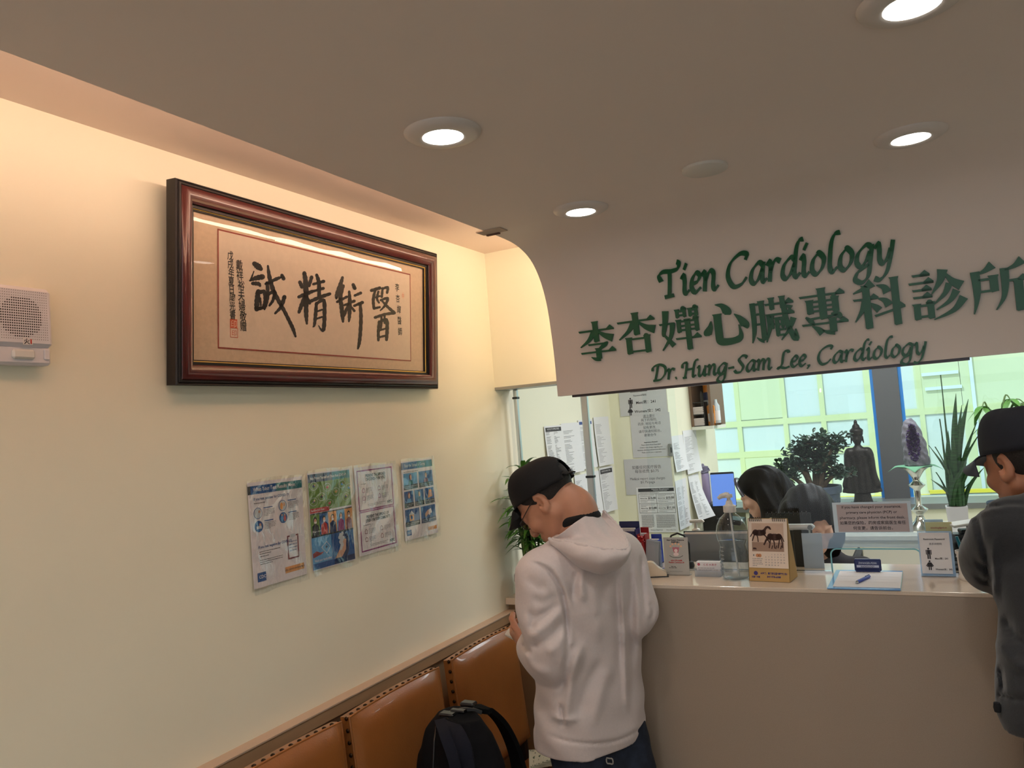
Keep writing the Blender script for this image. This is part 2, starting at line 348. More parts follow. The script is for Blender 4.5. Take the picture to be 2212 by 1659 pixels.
# ================================================================ SIGN LETTERS ON THE BULKHEAD
GREEN = mat('green_acrylic', (18, 92, 58), 0.32)
PROF = sorted([(z, y) for y, z in prof])
def fascia_y(z):
    zs = [p[0] for p in PROF]; return float(np.interp(z, zs, [p[1] for p in PROF]))
def nib(mb, pts, w, thin=0.32, ang=0.75, n=7):
    """broad-nib pen stroke as a closed slab: width follows the stroke direction"""
    P = catmull(pts, n); L = []; Rr = []; k = len(P)
    for i in range(k):
        a, b = P[max(i - 1, 0)], P[min(i + 1, k - 1)]; dx, dy = b[0] - a[0], b[1] - a[1]; t = math.atan2(dy, dx); l = math.hypot(dx, dy) or 1
        h = w / 2 * (thin + (1 - thin) * abs(math.sin(t - ang)))
        L.append((P[i][0] - dy / l * h, P[i][1] + dx / l * h)); Rr.append((P[i][0] + dy / l * h, P[i][1] - dx / l * h))
    slab(mb, L, Rr)
def slab(mb, L, R, d=0.007):
    k = len(L); V = [(*p, 0) for p in L] + [(*p, 0) for p in R] + [(*p, d) for p in L] + [(*p, d) for p in R]; F = []
    for i in range(k - 1):
        F.append((2 * k + i, 3 * k + i, 3 * k + i + 1, 2 * k + i + 1)); F.append((i, 2 * k + i, 2 * k + i + 1, i + 1)); F.append((k + i, k + i + 1, 3 * k + i + 1, 3 * k + i))
    F += [(0, k, 3 * k, 2 * k), (k - 1, 3 * k - 1, 4 * k - 1, 2 * k - 1)[::1]]
    F[-1] = (k - 1, 3 * k - 1, 4 * k - 1, 2 * k - 1); mb.add(V, F)
CAL = {
 'T': (1.00, [[(-.02, .82), (-.10, 1.12), (.12, 1.28), (.55, 1.26), (.88, 1.34), (.98, 1.58), (.88, 1.66)], [(.46, 1.26), (.42, .7), (.36, .05)], [(.12, .0), (.60, .04)]]),
 'i': (.46, [[(.02, .78), (.14, .98), (.19, .7), (.16, .2), (.25, .03), (.42, .2)], [(.20, 1.22), (.36, 1.52)]]),
 'e': (.60, [[(.08, .46), (.36, .55), (.50, .8), (.36, .99), (.13, .72), (.07, .3), (.24, .02), (.54, .24)]]),
 'n': (.84, [[(.00, .78), (.13, .98), (.18, .7), (.15, .35), (.12, 0)], [(.15, .42), (.33, .85), (.50, .98), (.60, .78), (.55, .25), (.64, .03), (.82, .22)]]),
 'C': (1.14, [[(.98, 1.22), (1.06, 1.48), (.72, 1.52), (.25, 1.15), (.10, .55), (.34, .03), (.72, .08), (1.0, .40)]]),
 'a': (.82, [[(.64, .86), (.46, .99), (.15, .68), (.06, .25), (.2, .02), (.42, .22), (.62, .7)], [(.68, 1.0), (.60, .3), (.66, .04), (.82, .2)]]),
 'r': (.66, [[(.00, .78), (.13, .98), (.18, .7), (.15, .35), (.12, 0)], [(.15, .42), (.30, .85), (.46, .99), (.64, .90)]]),
 'd': (.86, [[(.64, .86), (.46, .99), (.15, .68), (.06, .25), (.2, .02), (.42, .22), (.62, .7)], [(1.06, 1.72), (.86, 1.66), (.72, 1.3), (.62, .5), (.60, .2), (.70, .03), (.86, .22)]]),
 'o': (.72, [[(.38, .99), (.14, .7), (.08, .25), (.26, .02), (.52, .28), (.60, .7), (.40, .99), (.30, .97)]]),
 'l': (.50, [[(.62, 1.74), (.38, 1.68), (.22, 1.3), (.14, .5), (.16, .15), (.28, .02), (.46, .22)]]),
 'g': (.82, [[(.66, .92), (.46, .99), (.15, .68), (.08, .28), (.24, .06), (.46, .28), (.62, .7)], [(.72, 1.0), (.64, .2), (.56, -.4), (.30, -.68), (.02, -.52), (.10, -.22), (.36, -.02), (.60, .12)]]),
 'y': (.82, [[(.00, .78), (.14, .98), (.20, .7), (.22, .25), (.36, .06), (.54, .3), (.66, .7)], [(.76, 1.04), (.66, .3), (.50, -.36), (.24, -.66), (.00, -.58)]]),
 'u': (.84, [[(.00, .78), (.13, .98), (.16, .6), (.14, .25), (.24, .03), (.44, .22), (.60, .7)], [(.68, 1.0), (.60, .3), (.66, .04), (.84, .2)]]),
 'm': (1.24, [[(.00, .78), (.13, .98), (.18, .7), (.15, .35), (.12, 0)], [(.15, .42), (.33, .85), (.48, .98), (.56, .78), (.52, 0)], [(.54, .42), (.72, .85), (.88, .98), (.98, .78), (.94, .25), (1.02, .03), (1.2, .22)]]),
 'D': (1.20, [[(.38, 1.42), (.30, .7), (.18, .03)], [(-.06, .95), (-.06, 1.25), (.2, 1.46), (.62, 1.5), (1.02, 1.2), (1.02, .6), (.66, .1), (.2, .02), (.02, .02)]]),
 'H': (1.20, [[(-.08, .95), (-.06, 1.28), (.14, 1.42), (.34, 1.42)], [(.32, 1.42), (.26, .7), (.16, .03)], [(.0, .0), (.3, .03)], [(1.26, 1.62), (1.02, 1.5), (.90, 1.0), (.84, .3), (.90, .04), (1.1, .2)], [(.24, .74), (.86, .80)]]),
 'S': (.92, [[(.86, 1.22), (.92, 1.42), (.62, 1.5), (.34, 1.2), (.5, .85), (.68, .5), (.5, .08), (.16, .02), (.0, .24)]]),
 'L': (1.0, [[(.86, 1.32), (.78, 1.5), (.52, 1.44), (.42, 1.0), (.36, .4), (.16, .04), (.04, .06), (.24, .10), (.6, .0), (.92, .10)]]),
 '-': (.56, [[(.06, .48), (.50, .54)]]), '.': (.36, [[(.08, .06), (.18, .10)]]), ',': (.40, [[(.14, .10), (.16, -.06), (.04, -.26)]]), ' ': (.36, []),
}
def script_line(parent, text, x0, x1, base, xh, w):
    tot = sum(CAL[c][0] for c in text); sx = (x1 - x0) / (tot * xh) ; x = x0
    for c in text:
        adv, strokes = CAL[c]
        if strokes:
            mb = MB()
            for s in strokes:
                ww = w * (1.5 if c in '.' else 1.0); nib(mb, [((px + py * 0.10) * sx, py) for px, py in s], ww)
            mb.warp(lambda a, b, z, X=x: (X + a * xh, fascia_y(base + b * xh) - z - 0.0005, base + b * xh)); mb.build('letter', GREEN, parent)
        x += adv * xh * sx
t = thing('sign_lettering', 'large green script lettering, topmost line of the sign over the counter', 'sign lettering', (0, 0, 0), 0, None)
script_line(t, 'Tien Cardiology', at_y(1428, 600, 2.50).x, at_y(1928, 530, 2.49).x, at_y(1712, 604, 2.505).z + .003, 0.0615, 0.27)
t = thing('sign_lettering', 'small green script lettering, lowest line of the sign over the counter', 'sign lettering')
script_line(t, 'Dr. Hung-Sam Lee, Cardiology', at_y(1410, 800, SIGN_Y).x, at_y(2000, 755, SIGN_Y).x, at_y(1482, 817, SIGN_Y).z + .001, 0.0345, 0.27)

# big Chinese characters: thick uprights, hair-thin horizontals with a wedge at the right end
def hz(mb, x0, y, x1, x2=None, th=4.6, wedge=True, dy=0.0):
    def q(x): return y + dy * (x - x0)
    slab(mb, [(x0, q(x0) + th / 2), (x1, q(x1) + th / 2)], [(x0 + 2, q(x0) - th / 2), (x1, q(x1) - th / 2)])
    if wedge: slab(mb, [(x1 - 19, q(x1) + th / 2), (x1 - 9, q(x1) + 10.5), (x1, q(x1) + 2)], [(x1 - 19, q(x1) - th / 2), (x1 - 9, q(x1) - th / 2), (x1 - 1, q(x1) - th / 2)])
def vt(mb, x, y0, y1, w=14):
    slab(mb, [(x - w / 2 - 2.5, y0 + 1), (x - w / 2, y0 - 4), (x - w / 2, y1 + 1), (x - w / 2 + 3, y1 - 1.5)], [(x + w / 2 + 2, y0 + 1), (x + w / 2, y0 - 4), (x + w / 2, y1), (x + w / 2 - 2, y1 + .5)])
def tp(mb, *pw):
    """tapering brush stroke: points (x, y, width)"""
    P = catmull(pw, 6); L = []; R = []; k = len(P)
    for i in range(k):
        a, b = P[max(i - 1, 0)], P[min(i + 1, k - 1)]; dx, dy = b[0] - a[0], b[1] - a[1]; l = math.hypot(dx, dy) or 1; h = P[i][2] / 2
        L.append((P[i][0] - dy / l * h, P[i][1] + dx / l * h)); R.append((P[i][0] + dy / l * h, P[i][1] - dx / l * h))
    slab(mb, L, R)
def bx(mb, x0, y0, x1, y1, w=11, bars=()):
    vt(mb, x0, y1, y0, w); vt(mb, x1, y1 + 2, y0, w)
    for y in (y1 - 4, y0 + 5, *bars): hz(mb, x0, y, x1, wedge=False)
    tp(mb, (x1 - 8, y1 - 2, 2), (x1 - 2, y1 + 3, 9), (x1 + 5, y1 - 2, 3))
def c_li(m): hz(m, 2, 79, 98); vt(m, 49, 101, 50); tp(m, (44, 76, 15), (28, 56, 9), (3, 40, 2.5)); tp(m, (54, 77, 4), (72, 64, 13), (93, 55, 20)); hz(m, 24, 44, 72, wedge=False); tp(m, (78, 47, 3), (70, 41, 11), (54, 31, 6)); vt(m, 51, 33, 6); tp(m, (54, 5, 10), (42, 6, 9), (30, 12, 2)); hz(m, 2, 24, 98)
def c_xing(m): hz(m, 1, 82, 99); vt(m, 50, 102, 48, 15); tp(m, (45, 79, 15), (28, 58, 9), (2, 40, 2.5)); tp(m, (55, 80, 4), (76, 64, 13), (97, 56, 21)); bx(m, 27, 2, 75, 42, 14)
def c_chan(m):
    hz(m, 0, 66, 38, wedge=False); tp(m, (20, 98, 16), (16, 70, 13), (9, 42, 9), (14, 36, 6), (32, 12, 13)); tp(m, (34, 64, 13), (26, 34, 9), (3, 3, 2.5)); tp(m, (40, 66, 3), (34, 64, 10))
    bx(m, 48, 78, 66, 97, 8); bx(m, 80, 78, 95, 97, 8); bx(m, 49, 42, 93, 72, 10, (57,)); vt(m, 71, 72, -1, 13); hz(m, 38, 27, 101)
def c_xin(m):
    tp(m, (34, 99, 2), (50, 94, 12), (60, 80, 21), (60, 72, 12)); tp(m, (20, 62, 2), (17, 48, 12), (9, 34, 19), (8, 28, 9)); tp(m, (76, 72, 2), (88, 60, 13), (98, 44, 20), (96, 38, 12))
    vt(m, 36, 76, 18, 18); tp(m, (36, 24, 18), (38, 12, 18), (52, 9, 17), (70, 10, 15), (82, 14, 15), (87, 24, 9), (84, 46, 2))
def c_zang(m):
    tp(m, (9, 94, 12), (9, 50, 11), (7, 25, 9), (1, 2, 2)); vt(m, 29, 96, 6, 12); tp(m, (28, 5, 11), (20, 7, 7), (12, 14, 2))
    for y in (90, 67, 44): hz(m, 8, y, 28, wedge=False)
    hz(m, 36, 86, 100); vt(m, 52, 100, 74, 11); vt(m, 76, 101, 74, 11)
    hz(m, 36, 62, 100); tp(m, (43, 62, 11), (43, 34, 10), (33, 0, 2)); hz(m, 42, 40, 54, wedge=False); vt(m, 50, 58, 30, 6)
    vt(m, 60, 54, 12, 9); vt(m, 72, 54, 30, 7)
    for y in (50, 38, 26, 14): hz(m, 60, y, 78, wedge=False)
    tp(m, (78, 84, 12), (80, 50, 12), (88, 20, 12), (98, 2, 14), (99, 24, 3)); tp(m, (97, 50, 13), (86, 26, 8), (66, 2, 2)); tp(m, (84, 80, 3), (94, 72, 13))
def c_zhuan(m):
    hz(m, 2, 87, 98); vt(m, 50, 102, 34, 16); bx(m, 23, 48, 77, 78, 14, (63,)); hz(m, 14, 36, 80, wedge=False, dy=.06); tp(m, (12, 42, 4), (22, 32, 11), (30, 22, 3)); tp(m, (66, 44, 3), (80, 40, 14), (86, 32, 8)); hz(m, 2, 24, 100); vt(m, 68, 34, 3, 15); tp(m, (70, 2, 12), (54, 4, 8), (44, 11, 2)); tp(m, (24, 20, 2), (36, 12, 12), (44, 2, 16))
def c_ke(m):
    tp(m, (44, 97, 20), (28, 87, 10), (4, 78, 2.5)); hz(m, 2, 63, 54); vt(m, 30, 92, -1, 15); tp(m, (26, 60, 13), (18, 38, 9), (3, 16, 2)); tp(m, (36, 54, 2), (46, 44, 12), (53, 36, 15))
    tp(m, (52, 90, 2), (66, 84, 12), (72, 72, 18)); tp(m, (52, 62, 2), (66, 55, 12), (73, 44, 18)); hz(m, 42, 24, 104, dy=.24); vt(m, 87, 102, 1, 15)
def c_zhen(m):
    hz(m, 8, 94, 42); hz(m, 0, 78, 48); hz(m, 6, 63, 43); hz(m, 6, 48, 43); bx(m, 12, 2, 38, 34, 13)
    tp(m, (66, 100, 20), (60, 78, 13), (42, 52, 2)); tp(m, (70, 92, 4), (82, 74, 13), (98, 62, 20)); tp(m, (76, 70, 14), (66, 50, 9), (44, 30, 2)); tp(m, (88, 54, 15), (74, 34, 9), (48, 18, 2)); tp(m, (100, 38, 17), (80, 14, 10), (42, -2, 2))
def c_suo(m):
    tp(m, (42, 98, 18), (28, 88, 9), (12, 82, 3)); tp(m, (10, 88, 17), (11, 50, 14), (8, 24, 8), (2, 2, 2)); hz(m, 14, 70, 42, wedge=False); vt(m, 42, 76, 44, 15); hz(m, 14, 46, 42, wedge=False)
    tp(m, (94, 100, 18), (80, 90, 9), (62, 84, 3)); tp(m, (62, 88, 16), (61, 54, 13), (56, 28, 8), (42, 6, 2)); hz(m, 62, 62, 102); vt(m, 84, 62, 0, 16)
t = thing('sign_lettering', 'green Chinese characters, large middle line of the sign over the counter', 'sign lettering')
for f, (px, py) in zip((c_li, c_xing, c_chan, c_xin, c_zang, c_zhuan, c_ke, c_zhen, c_suo), ((1290, 737), (1376, 720), (1468, 710), (1564, 700), (1668, 690), (1778, 672), (1895, 655), (2022, 635), (2158, 620))):
    p = at_y(px, py, SIGN_Y - 0.012); mb = MB(); f(mb); s = 0.00134
    mb.warp(lambda a, b, z, p=p: (p.x + (a - 50) * s, fascia_y(p.z + (b - 50) * s) - z - 0.0005, p.z + (b - 50) * s - 0.002)); mb.build('letter', GREEN, t)

# ---------------------------------------------------------------- ceiling fittings
TRIMW = mat('white_enamel', (214, 208, 204), 0.4)
def emit_mat(name, rgb, s):
    m = mat(name, rgb, 0.5); b = m.node_tree.nodes['Principled BSDF']; b.inputs['Emission Color'].default_value = (*lin(rgb), 1); b.inputs['Emission Strength'].default_value = s; return m
LENS = emit_mat('lamp_lens', (255, 250, 240), 7.0)
dl = ['round recessed downlight, brightly lit, nearest the picture on the left', 'round recessed downlight, lit, close to the sign over its left end', 'round recessed downlight cut by the top right edge of the photo', 'round recessed downlight, lit, above the right part of the sign']
for i in range(4):
    x, y = DOWN_XY[i]; t = thing('downlight', dl[i], 'ceiling light', (x, y, CEIL_Z), 0, 'recessed ceiling downlights')
    MB().lathe([(0.042, -0.011), (0.048, -0.013), (0.068, -0.010), (0.078, -0.004), (0.079, 0.0)], 40, cap=False).build('trim_ring', TRIMW, t, 60)
    MB().lathe([(0.0001, -0.0135), (0.030, -0.013), (0.043, -0.010)], 32, cap=False).build('lens', LENS, t, True)
for i in range(4, len(DOWN_XY)):
    x, y = DOWN_XY[i]; t = thing('downlight', 'round recessed downlight out of view behind the photographer', 'ceiling light', (x, y, CEIL_Z), 0, 'recessed ceiling downlights out of view')
    MB().lathe([(0.042, -0.011), (0.048, -0.013), (0.068, -0.010), (0.078, -0.004), (0.079, 0.0)], 24, cap=False).build('trim_ring', TRIMW, t, 60)
    MB().lathe([(0.0001, -0.0135), (0.030, -0.013), (0.043, -0.010)], 20, cap=False).build('lens', LENS, t, True)
p = at_z(1522, 362, CEIL_Z)
o = MB().lathe([(0.001, -0.010), (0.050, -0.010), (0.056, -0.007), (0.056, 0.0)], 40, c=p, cap=False).build('blank_cover', mat('cover_plate', (214, 212, 206), 0.5), None, 50)
tag(o, 'plain round blank cover plate on the ceiling between the downlights', 'ceiling cover')
p = at_z(1052, 505, CEIL_Z)
b = MB(); b.box((p.x + .028, p.y - .02, CEIL_Z - 0.0015), (0.085, 0.05, 0.003)); b.box((p.x + .02, p.y + .004, CEIL_Z - 0.004), (0.045, 0.010, 0.006), m=1)
tag(b.build('drywall_patch', [mat('patch', (190, 172, 156), 0.8), mat('patch_crack', (112, 84, 74), 0.9)]), 'small rough drywall patch at the ceiling edge by the bulkhead', 'patch')
# LED rope lying in the light cove on the dropped ceiling's lip
pts = [(SIGN_X + 0.035 + 0.006 * math.sin(i * 1.7), -2.2 + i * 0.1, CEIL_Z + 0.076 + 0.004 * math.sin(i * 2.3)) for i in range(52)]
tag(MB().tube(pts, 0.013, 8).build('light_rope', emit_mat('led_rope', (255, 221, 192), 26.0), None, True), 'glowing LED rope lying in the light cove above the left wall', 'light strip')
MB  # tray that carries the rope
struct('trim_5', MB().box((SIGN_X + 0.05, 0.335, CEIL_Z + 0.055), (0.075, 5.27, 0.028)), CEILC)
# ================================================================ ON THE LEFT WALL
# ---- framed calligraphy, leaning forward a little from its hook
LEAN = 0.075
FU = Vector((0, 1, 0)); FV = Vector((math.sin(LEAN), 0, math.cos(LEAN))); FN = FU.cross(FV)
FT = 0.036
P0 = Vector((0.040, 0, 1.82))
bl, br, tl_, tr_ = [at_plane(*q, P0, FN) for q in ((388, 828), (952, 843), (374, 376), (940, 550))]
fy0 = (bl.y + tl_.y) / 2; fy1 = (br.y + tr_.y) / 2; zb = (bl.z + br.z) / 2; zt = (tl_.z + tr_.z) / 2
FO = Vector((0.040 + (zb - 1.82) * math.tan(LEAN), fy0, zb)); FM = frame(FO, FU, FV); FW = fy1 - fy0; FH = (zt - zb) / math.cos(LEAN)
FI = FM.inverted()
fr = thing('framed_calligraphy', 'framed Chinese brush calligraphy in a wide dark red wooden frame on the cream wall', 'framed picture', M=FM)
def ring(mb, prof, w, h, m=0):
    """mitred moulding: prof = [(inset, z)]"""
    V = []
    for d, z in prof: V += [(d, d, z), (w - d, d, z), (w - d, h - d, z), (d, h - d, z)]
    F = []
    for i in range(len(prof) - 1):
        for j in range(4): F.append((i * 4 + j, i * 4 + (j + 1) % 4, (i + 1) * 4 + (j + 1) % 4, (i + 1) * 4 + j))
    mb.add(V, F, m)
BLK = mat('frame_black', (22, 15, 15), 0.5); BUR = wood('frame_burgundy', (92, 30, 28), (70, 20, 20), 0.28, 4, (3, 3, 3), coat=0.5); GOLD = mat('frame_gold', (214, 178, 96), 0.3, metal=1.0)
mb = MB(); ring(mb, [(0.0, -FT), (0.0, -0.004), (0.003, 0.0), (0.006, -0.002), (0.008, 0.002), (0.012, 0.003), (0.014, 0.001)], FW, FH); mb.rect(0.002, 0.002, FW - .002, FH - .002, -FT + .001); mb.build('outer_moulding', BLK, fr, 30)
mb = MB(); ring(mb, [(0.014, 0.001), (0.017, 0.006), (0.026, 0.010), (0.036, 0.008), (0.046, 0.001), (0.052, -0.005)], FW, FH); mb.build('burgundy_moulding', BUR, fr, 50)
mb = MB(); ring(mb, [(0.052, -0.005), (0.053, -0.012), (0.060, -0.012), (0.060, -0.0165), (0.063, -0.0170), (0.0655, -0.0170), (0.0655, -0.0235)], FW, FH); mb.build('inner_moulding', BLK, fr, 30)
mb = MB(); ring(mb, [(0.0595, -0.0165), (0.0605, -0.0145), (0.0625, -0.0150), (0.063, -0.0172)], FW, FH); mb.build('gold_fillet', GOLD, fr)
SILK = mat('silk_mount', (218, 194, 166), 0.55, noise=0.05, nscale=90, bump=0.1, bscale=300)
MB().rect(0.055, 0.055, FW - .055, FH - .055, -0.0240).build('silk_mount', SILK, fr)
def zl(X, Y): q = FI @ at_plane(360 + X / 3.318, 360 + Y / 3.318, FO, FN); return (q.x, q.y)
pc = [zl(428, 1283), zl(1797, 1400), zl(1772, 775), zl(400, 430)]
px0, px1 = (pc[0][0] + pc[3][0]) / 2, (pc[1][0] + pc[2][0]) / 2; py0, py1 = (pc[0][1] + pc[1][1]) / 2, (pc[2][1] + pc[3][1]) / 2
mb = MB().rect(px0, py0, px1, py1, -0.0232); mb.line([(px0, py0), (px1, py0), (px1, py1), (px0, py1)], 0.004, -0.0228, 1, True)
paper_ = mb.build('calligraphy_paper', [mat('rice_paper', (232, 216, 196), 0.7, noise=0.03, nscale=60), mat('red_border', (150, 62, 48), 0.6)], fr)
INK = mat('ink', (16, 14, 14), 0.55)
def brush(mb, z, *pw):
    P = catmull(pw, 7); L = []; k = len(P)
    for i in range(k):
        a, b = P[max(i - 1, 0)], P[min(i + 1, k - 1)]; dx, dy = b[0] - a[0], b[1] - a[1]; l = math.hypot(dx, dy) or 1; h = P[i][2] / 2 * (1 + 0.12 * math.sin(i * 2.1))
        L.append(((P[i][0] - dy / l * h, P[i][1] + dx / l * h), (P[i][0] + dy / l * h, P[i][1] - dx / l * h)))
    V = []; F = []
    for a, b in L: V += [(*zl(*a), z), (*zl(*b), z)]
    F = [(2 * i, 2 * i + 1, 2 * i + 3, 2 * i + 2) for i in range(k - 1)]
    for i, e in ((0, 1), (k - 1, -1)):
        c = P[i]; r = c[2] / 2; n = len(V); V += [(*zl(c[0] + r * math.cos(t * PI / 5), c[1] + r * math.sin(t * PI / 5)), z) for t in range(10)]; F.append(tuple(range(n, n + 10)))
    mb.add(V, F)
G = {
 'cheng': [[(672, 690, 34), (700, 712, 46), (718, 728, 30)], [(640, 812, 14), (680, 795, 34), (728, 785, 40)], [(660, 832, 26), (700, 835, 30), (712, 850, 18)], [(668, 745, 8), (648, 800, 14)],
  [(700, 890, 34), (690, 960, 36), (688, 1018, 34)], [(690, 905, 26), (740, 892, 30), (748, 950, 24), (738, 1000, 24)], [(690, 1018, 28), (735, 1006, 24)], [(712, 940, 18), (718, 990, 14)],
  [(768, 706, 14), (780, 790, 30), (806, 880, 32), (846, 960, 30), (880, 1020, 26), (920, 1100, 26), (948, 1160, 26), (966, 1215, 14)], [(752, 836, 18), (830, 800, 26), (862, 788, 14)], [(868, 774, 24), (880, 798, 28)],
  [(762, 830, 26), (768, 910, 26), (756, 980, 24), (744, 1020, 12)], [(768, 916, 20), (812, 890, 26), (806, 950, 22), (780, 990, 18)], [(886, 930, 30), (862, 1000, 26), (820, 1048, 16)]],
 'jing': [[(1028, 758, 28), (1038, 830, 36), (1040, 960, 34), (1042, 1060, 30), (1046, 1122, 16)], [(996, 824, 26), (1012, 856, 30)], [(1080, 788, 26), (1062, 850, 22)], [(988, 930, 22), (1040, 908, 30), (1086, 890, 24)], [(1030, 926, 24), (1008, 990, 30), (990, 1040, 22)], [(1046, 926, 18), (1066, 974, 24)],
  [(1116, 772, 22), (1132, 830, 30), (1134, 930, 26)], [(1092, 838, 18), (1166, 818, 24)], [(1090, 890, 18), (1164, 868, 22)], [(1076, 960, 24), (1140, 932, 28), (1210, 908, 22)], [(1114, 976, 22), (1108, 1060, 26), (1100, 1130, 20), (1090, 1146, 8)], [(1116, 978, 20), (1166, 956, 28), (1172, 1060, 28), (1166, 1160, 28), (1150, 1168, 16), (1130, 1136, 6)], [(1120, 1034, 14), (1154, 1022, 14)], [(1118, 1086, 14), (1154, 1074, 14)]],
 'shu': [[(1300, 790, 20), (1286, 840, 30), (1262, 910, 30), (1256, 940, 16)], [(1306, 850, 22), (1286, 930, 28), (1292, 990, 30), (1300, 1060, 30), (1304, 1108, 16)], [(1262, 966, 18), (1330, 930, 20)], [(1348, 892, 18), (1352, 960, 28), (1350, 1060, 26), (1346, 1106, 14)], [(1312, 990, 16), (1384, 960, 22)], [(1340, 990, 18), (1316, 1050, 24), (1308, 1076, 12)], [(1358, 996, 14), (1384, 1030, 20)], [(1376, 842, 24), (1388, 868, 26)],
  [(1388, 920, 18), (1430, 902, 22)], [(1384, 994, 18), (1442, 970, 24)], [(1426, 980, 22), (1432, 1070, 26), (1428, 1180, 26), (1420, 1260, 24), (1410, 1302, 14)]],
 'yi': [[(1506, 884, 22), (1566, 866, 24)], [(1532, 886, 18), (1520, 950, 22), (1524, 1010, 20)], [(1524, 1014, 18), (1566, 1004, 16)], [(1556, 892, 16), (1546, 940, 18), (1560, 972, 14)], [(1536, 934, 14), (1566, 924, 14)], [(1586, 868, 18), (1580, 930, 18)], [(1586, 872, 16), (1622, 862, 20), (1618, 900, 18)], [(1572, 954, 16), (1622, 940, 20), (1604, 990, 18), (1570, 1028, 10)], [(1582, 958, 14), (1620, 1000, 20), (1668, 1044, 24)],
  [(1532, 1078, 20), (1600, 1056, 20), (1670, 1046, 22)], [(1562, 1108, 20), (1556, 1180, 22), (1556, 1242, 18)], [(1562, 1112, 18), (1612, 1096, 26), (1618, 1170, 26), (1614, 1238, 22)], [(1578, 1070, 16), (1578, 1120, 16), (1574, 1160, 12)], [(1600, 1066, 16), (1600, 1118, 14)], [(1568, 1170, 14), (1608, 1158, 14)], [(1564, 1220, 16), (1610, 1208, 16)]],
}
mb = MB()
for k, st in G.items():
    for s in st: brush(mb, -0.0226, *s)
mb.build('large_brush_characters', INK, fr)
mb = MB()
def column(chars, X0, Y0, X1, Y1, size, lean=0.0):
    for i, ch in enumerate(chars):
        t = i / max(1, len(chars) - 1); q = zl(X0 + (X1 - X0) * t, Y0 + (Y1 - Y0) * t); mb.text(ch, q[0], q[1] - size * .38, size, -0.0226, sx=0.82, bold=0.012, ang=0.1 * math.sin(i * 2.2))
mb = MB(); column('戊戌年夏日國光書', 500, 632, 518, 1058, 0.026); mb.build('column_of_characters', INK, fr); mb = MB(); column('戴祥裕夫婦敬贈', 565, 700, 594, 1140, 0.030); mb.build('column_of_characters', INK, fr); mb = MB(); column('李杏嬋醫師', 1690, 862, 1712, 1180, 0.030); mb.build('column_of_characters', INK, fr)
SEAL = mat('seal_red', (206, 92, 60), 0.6); SEALP = mat('seal_paper', (236, 206, 180), 0.6)
for X, Y, full in ((524, 1122, 1), (527, 1187, 0)):
    x, y = zl(X, Y); s = 0.0125; mb = MB()
    if full: mb.rect(x - s, y - s, x + s, y + s, -0.0227); mb.text('印', x, y - .009, .022, -.0225, 1)
    else: mb.line([(x - s, y - s), (x + s, y - s), (x + s, y + s), (x - s, y + s)], .0016, -.0227, 0, True); mb.text('印', x, y - .008, .018, -.0225, 0)
    mb.build('red_seal', [SEAL, SEALP], fr)
mb = MB(); x, y = zl(1731, 920); mb.disc(x, y, .007, -.0227, 1, 16, .012); mb.text('印', x, y - .006, .014, -.0225, 0)
mb.build('red_seal', [SEAL, SEALP], fr)
MB().rect(0.058, 0.058, FW - .058, FH - .058, -0.0185).build('glazing', glass('picture_glass', (0.98, 0.985, 0.98), 0.6, ior=1.5), fr)

# ---- speaker strobe at the left edge
s0 = at_x(0, 700, 0.045); s1 = at_x(118, 700, 0.045); sy1 = s1.y; sw = 0.122; sz1 = at_x(60, 618, 0.045).z; sz0 = at_x(60, 786, 0.045).z
SM = frame((0.0, sy1 - sw, sz0), (0, 1, 0), (0, 0, 1)); sh = sz1 - sz0
sp = thing('alarm_speaker', 'pale grey fire alarm speaker with strobe on the cream wall by the left edge', 'alarm speaker', M=SM)
AL = mat('alarm_plastic', (224, 222, 228), 0.45); ALD = mat('alarm_hole', (52, 46, 48), 0.7)
mb = MB(); z0 = 0.030
mb.box((sw / 2, sh / 2 + .018, .020), (sw, sh - .036, .040), bev=.008); mb.box((sw / 2, .020, .016), (sw - .004, .040, .032), bev=.005); mb.build('housing', AL, sp, 25)
mb = MB(); cx, cy = sw * .46, sh * .60
for i in range(23):
    for j in range(20):
        x, y = 0.012 + i * 0.0044, 0.052 + j * 0.0052
        r = math.hypot(x - cx, y - cy); rr = 0.0016 if r < 0.043 else 0.0008
        if x < sw - .008 and y < sh - .010: mb.disc(x, y, rr, .0404, 0, 7)
mb.build('grille', ALD, sp)
mb = MB().box((sw * .50, .021, .032), (.046, .020, .014), bev=.004); mb.build('strobe_lens', mat('strobe_clear', (226, 226, 222), 0.12, spec=0.8, coat=0.6), sp, 25)
MB().box((sw * .90, .022, .0325), (.012, .022, .006), bev=.002).build('side_clip', AL, sp)
mb = MB().rect(sw * .55 - .010, .040, sw * .55 + .010, .054, .0408); x, y = sw * .55, .047
mb.text('火', x - .002, y - .0045, .012, .0411, 1, bold=.02); mb.rect(x + .005, y - .005, x + .008, y + .005, .0411, 2)
mb.build('pictogram_sticker', [mat('sticker_white', (226, 222, 222), .5), mat('sticker_black', (30, 28, 30), .5), mat('sticker_red', (190, 60, 50), .5)], sp)
# running figure instead of the letter shape: head, trunk and limbs

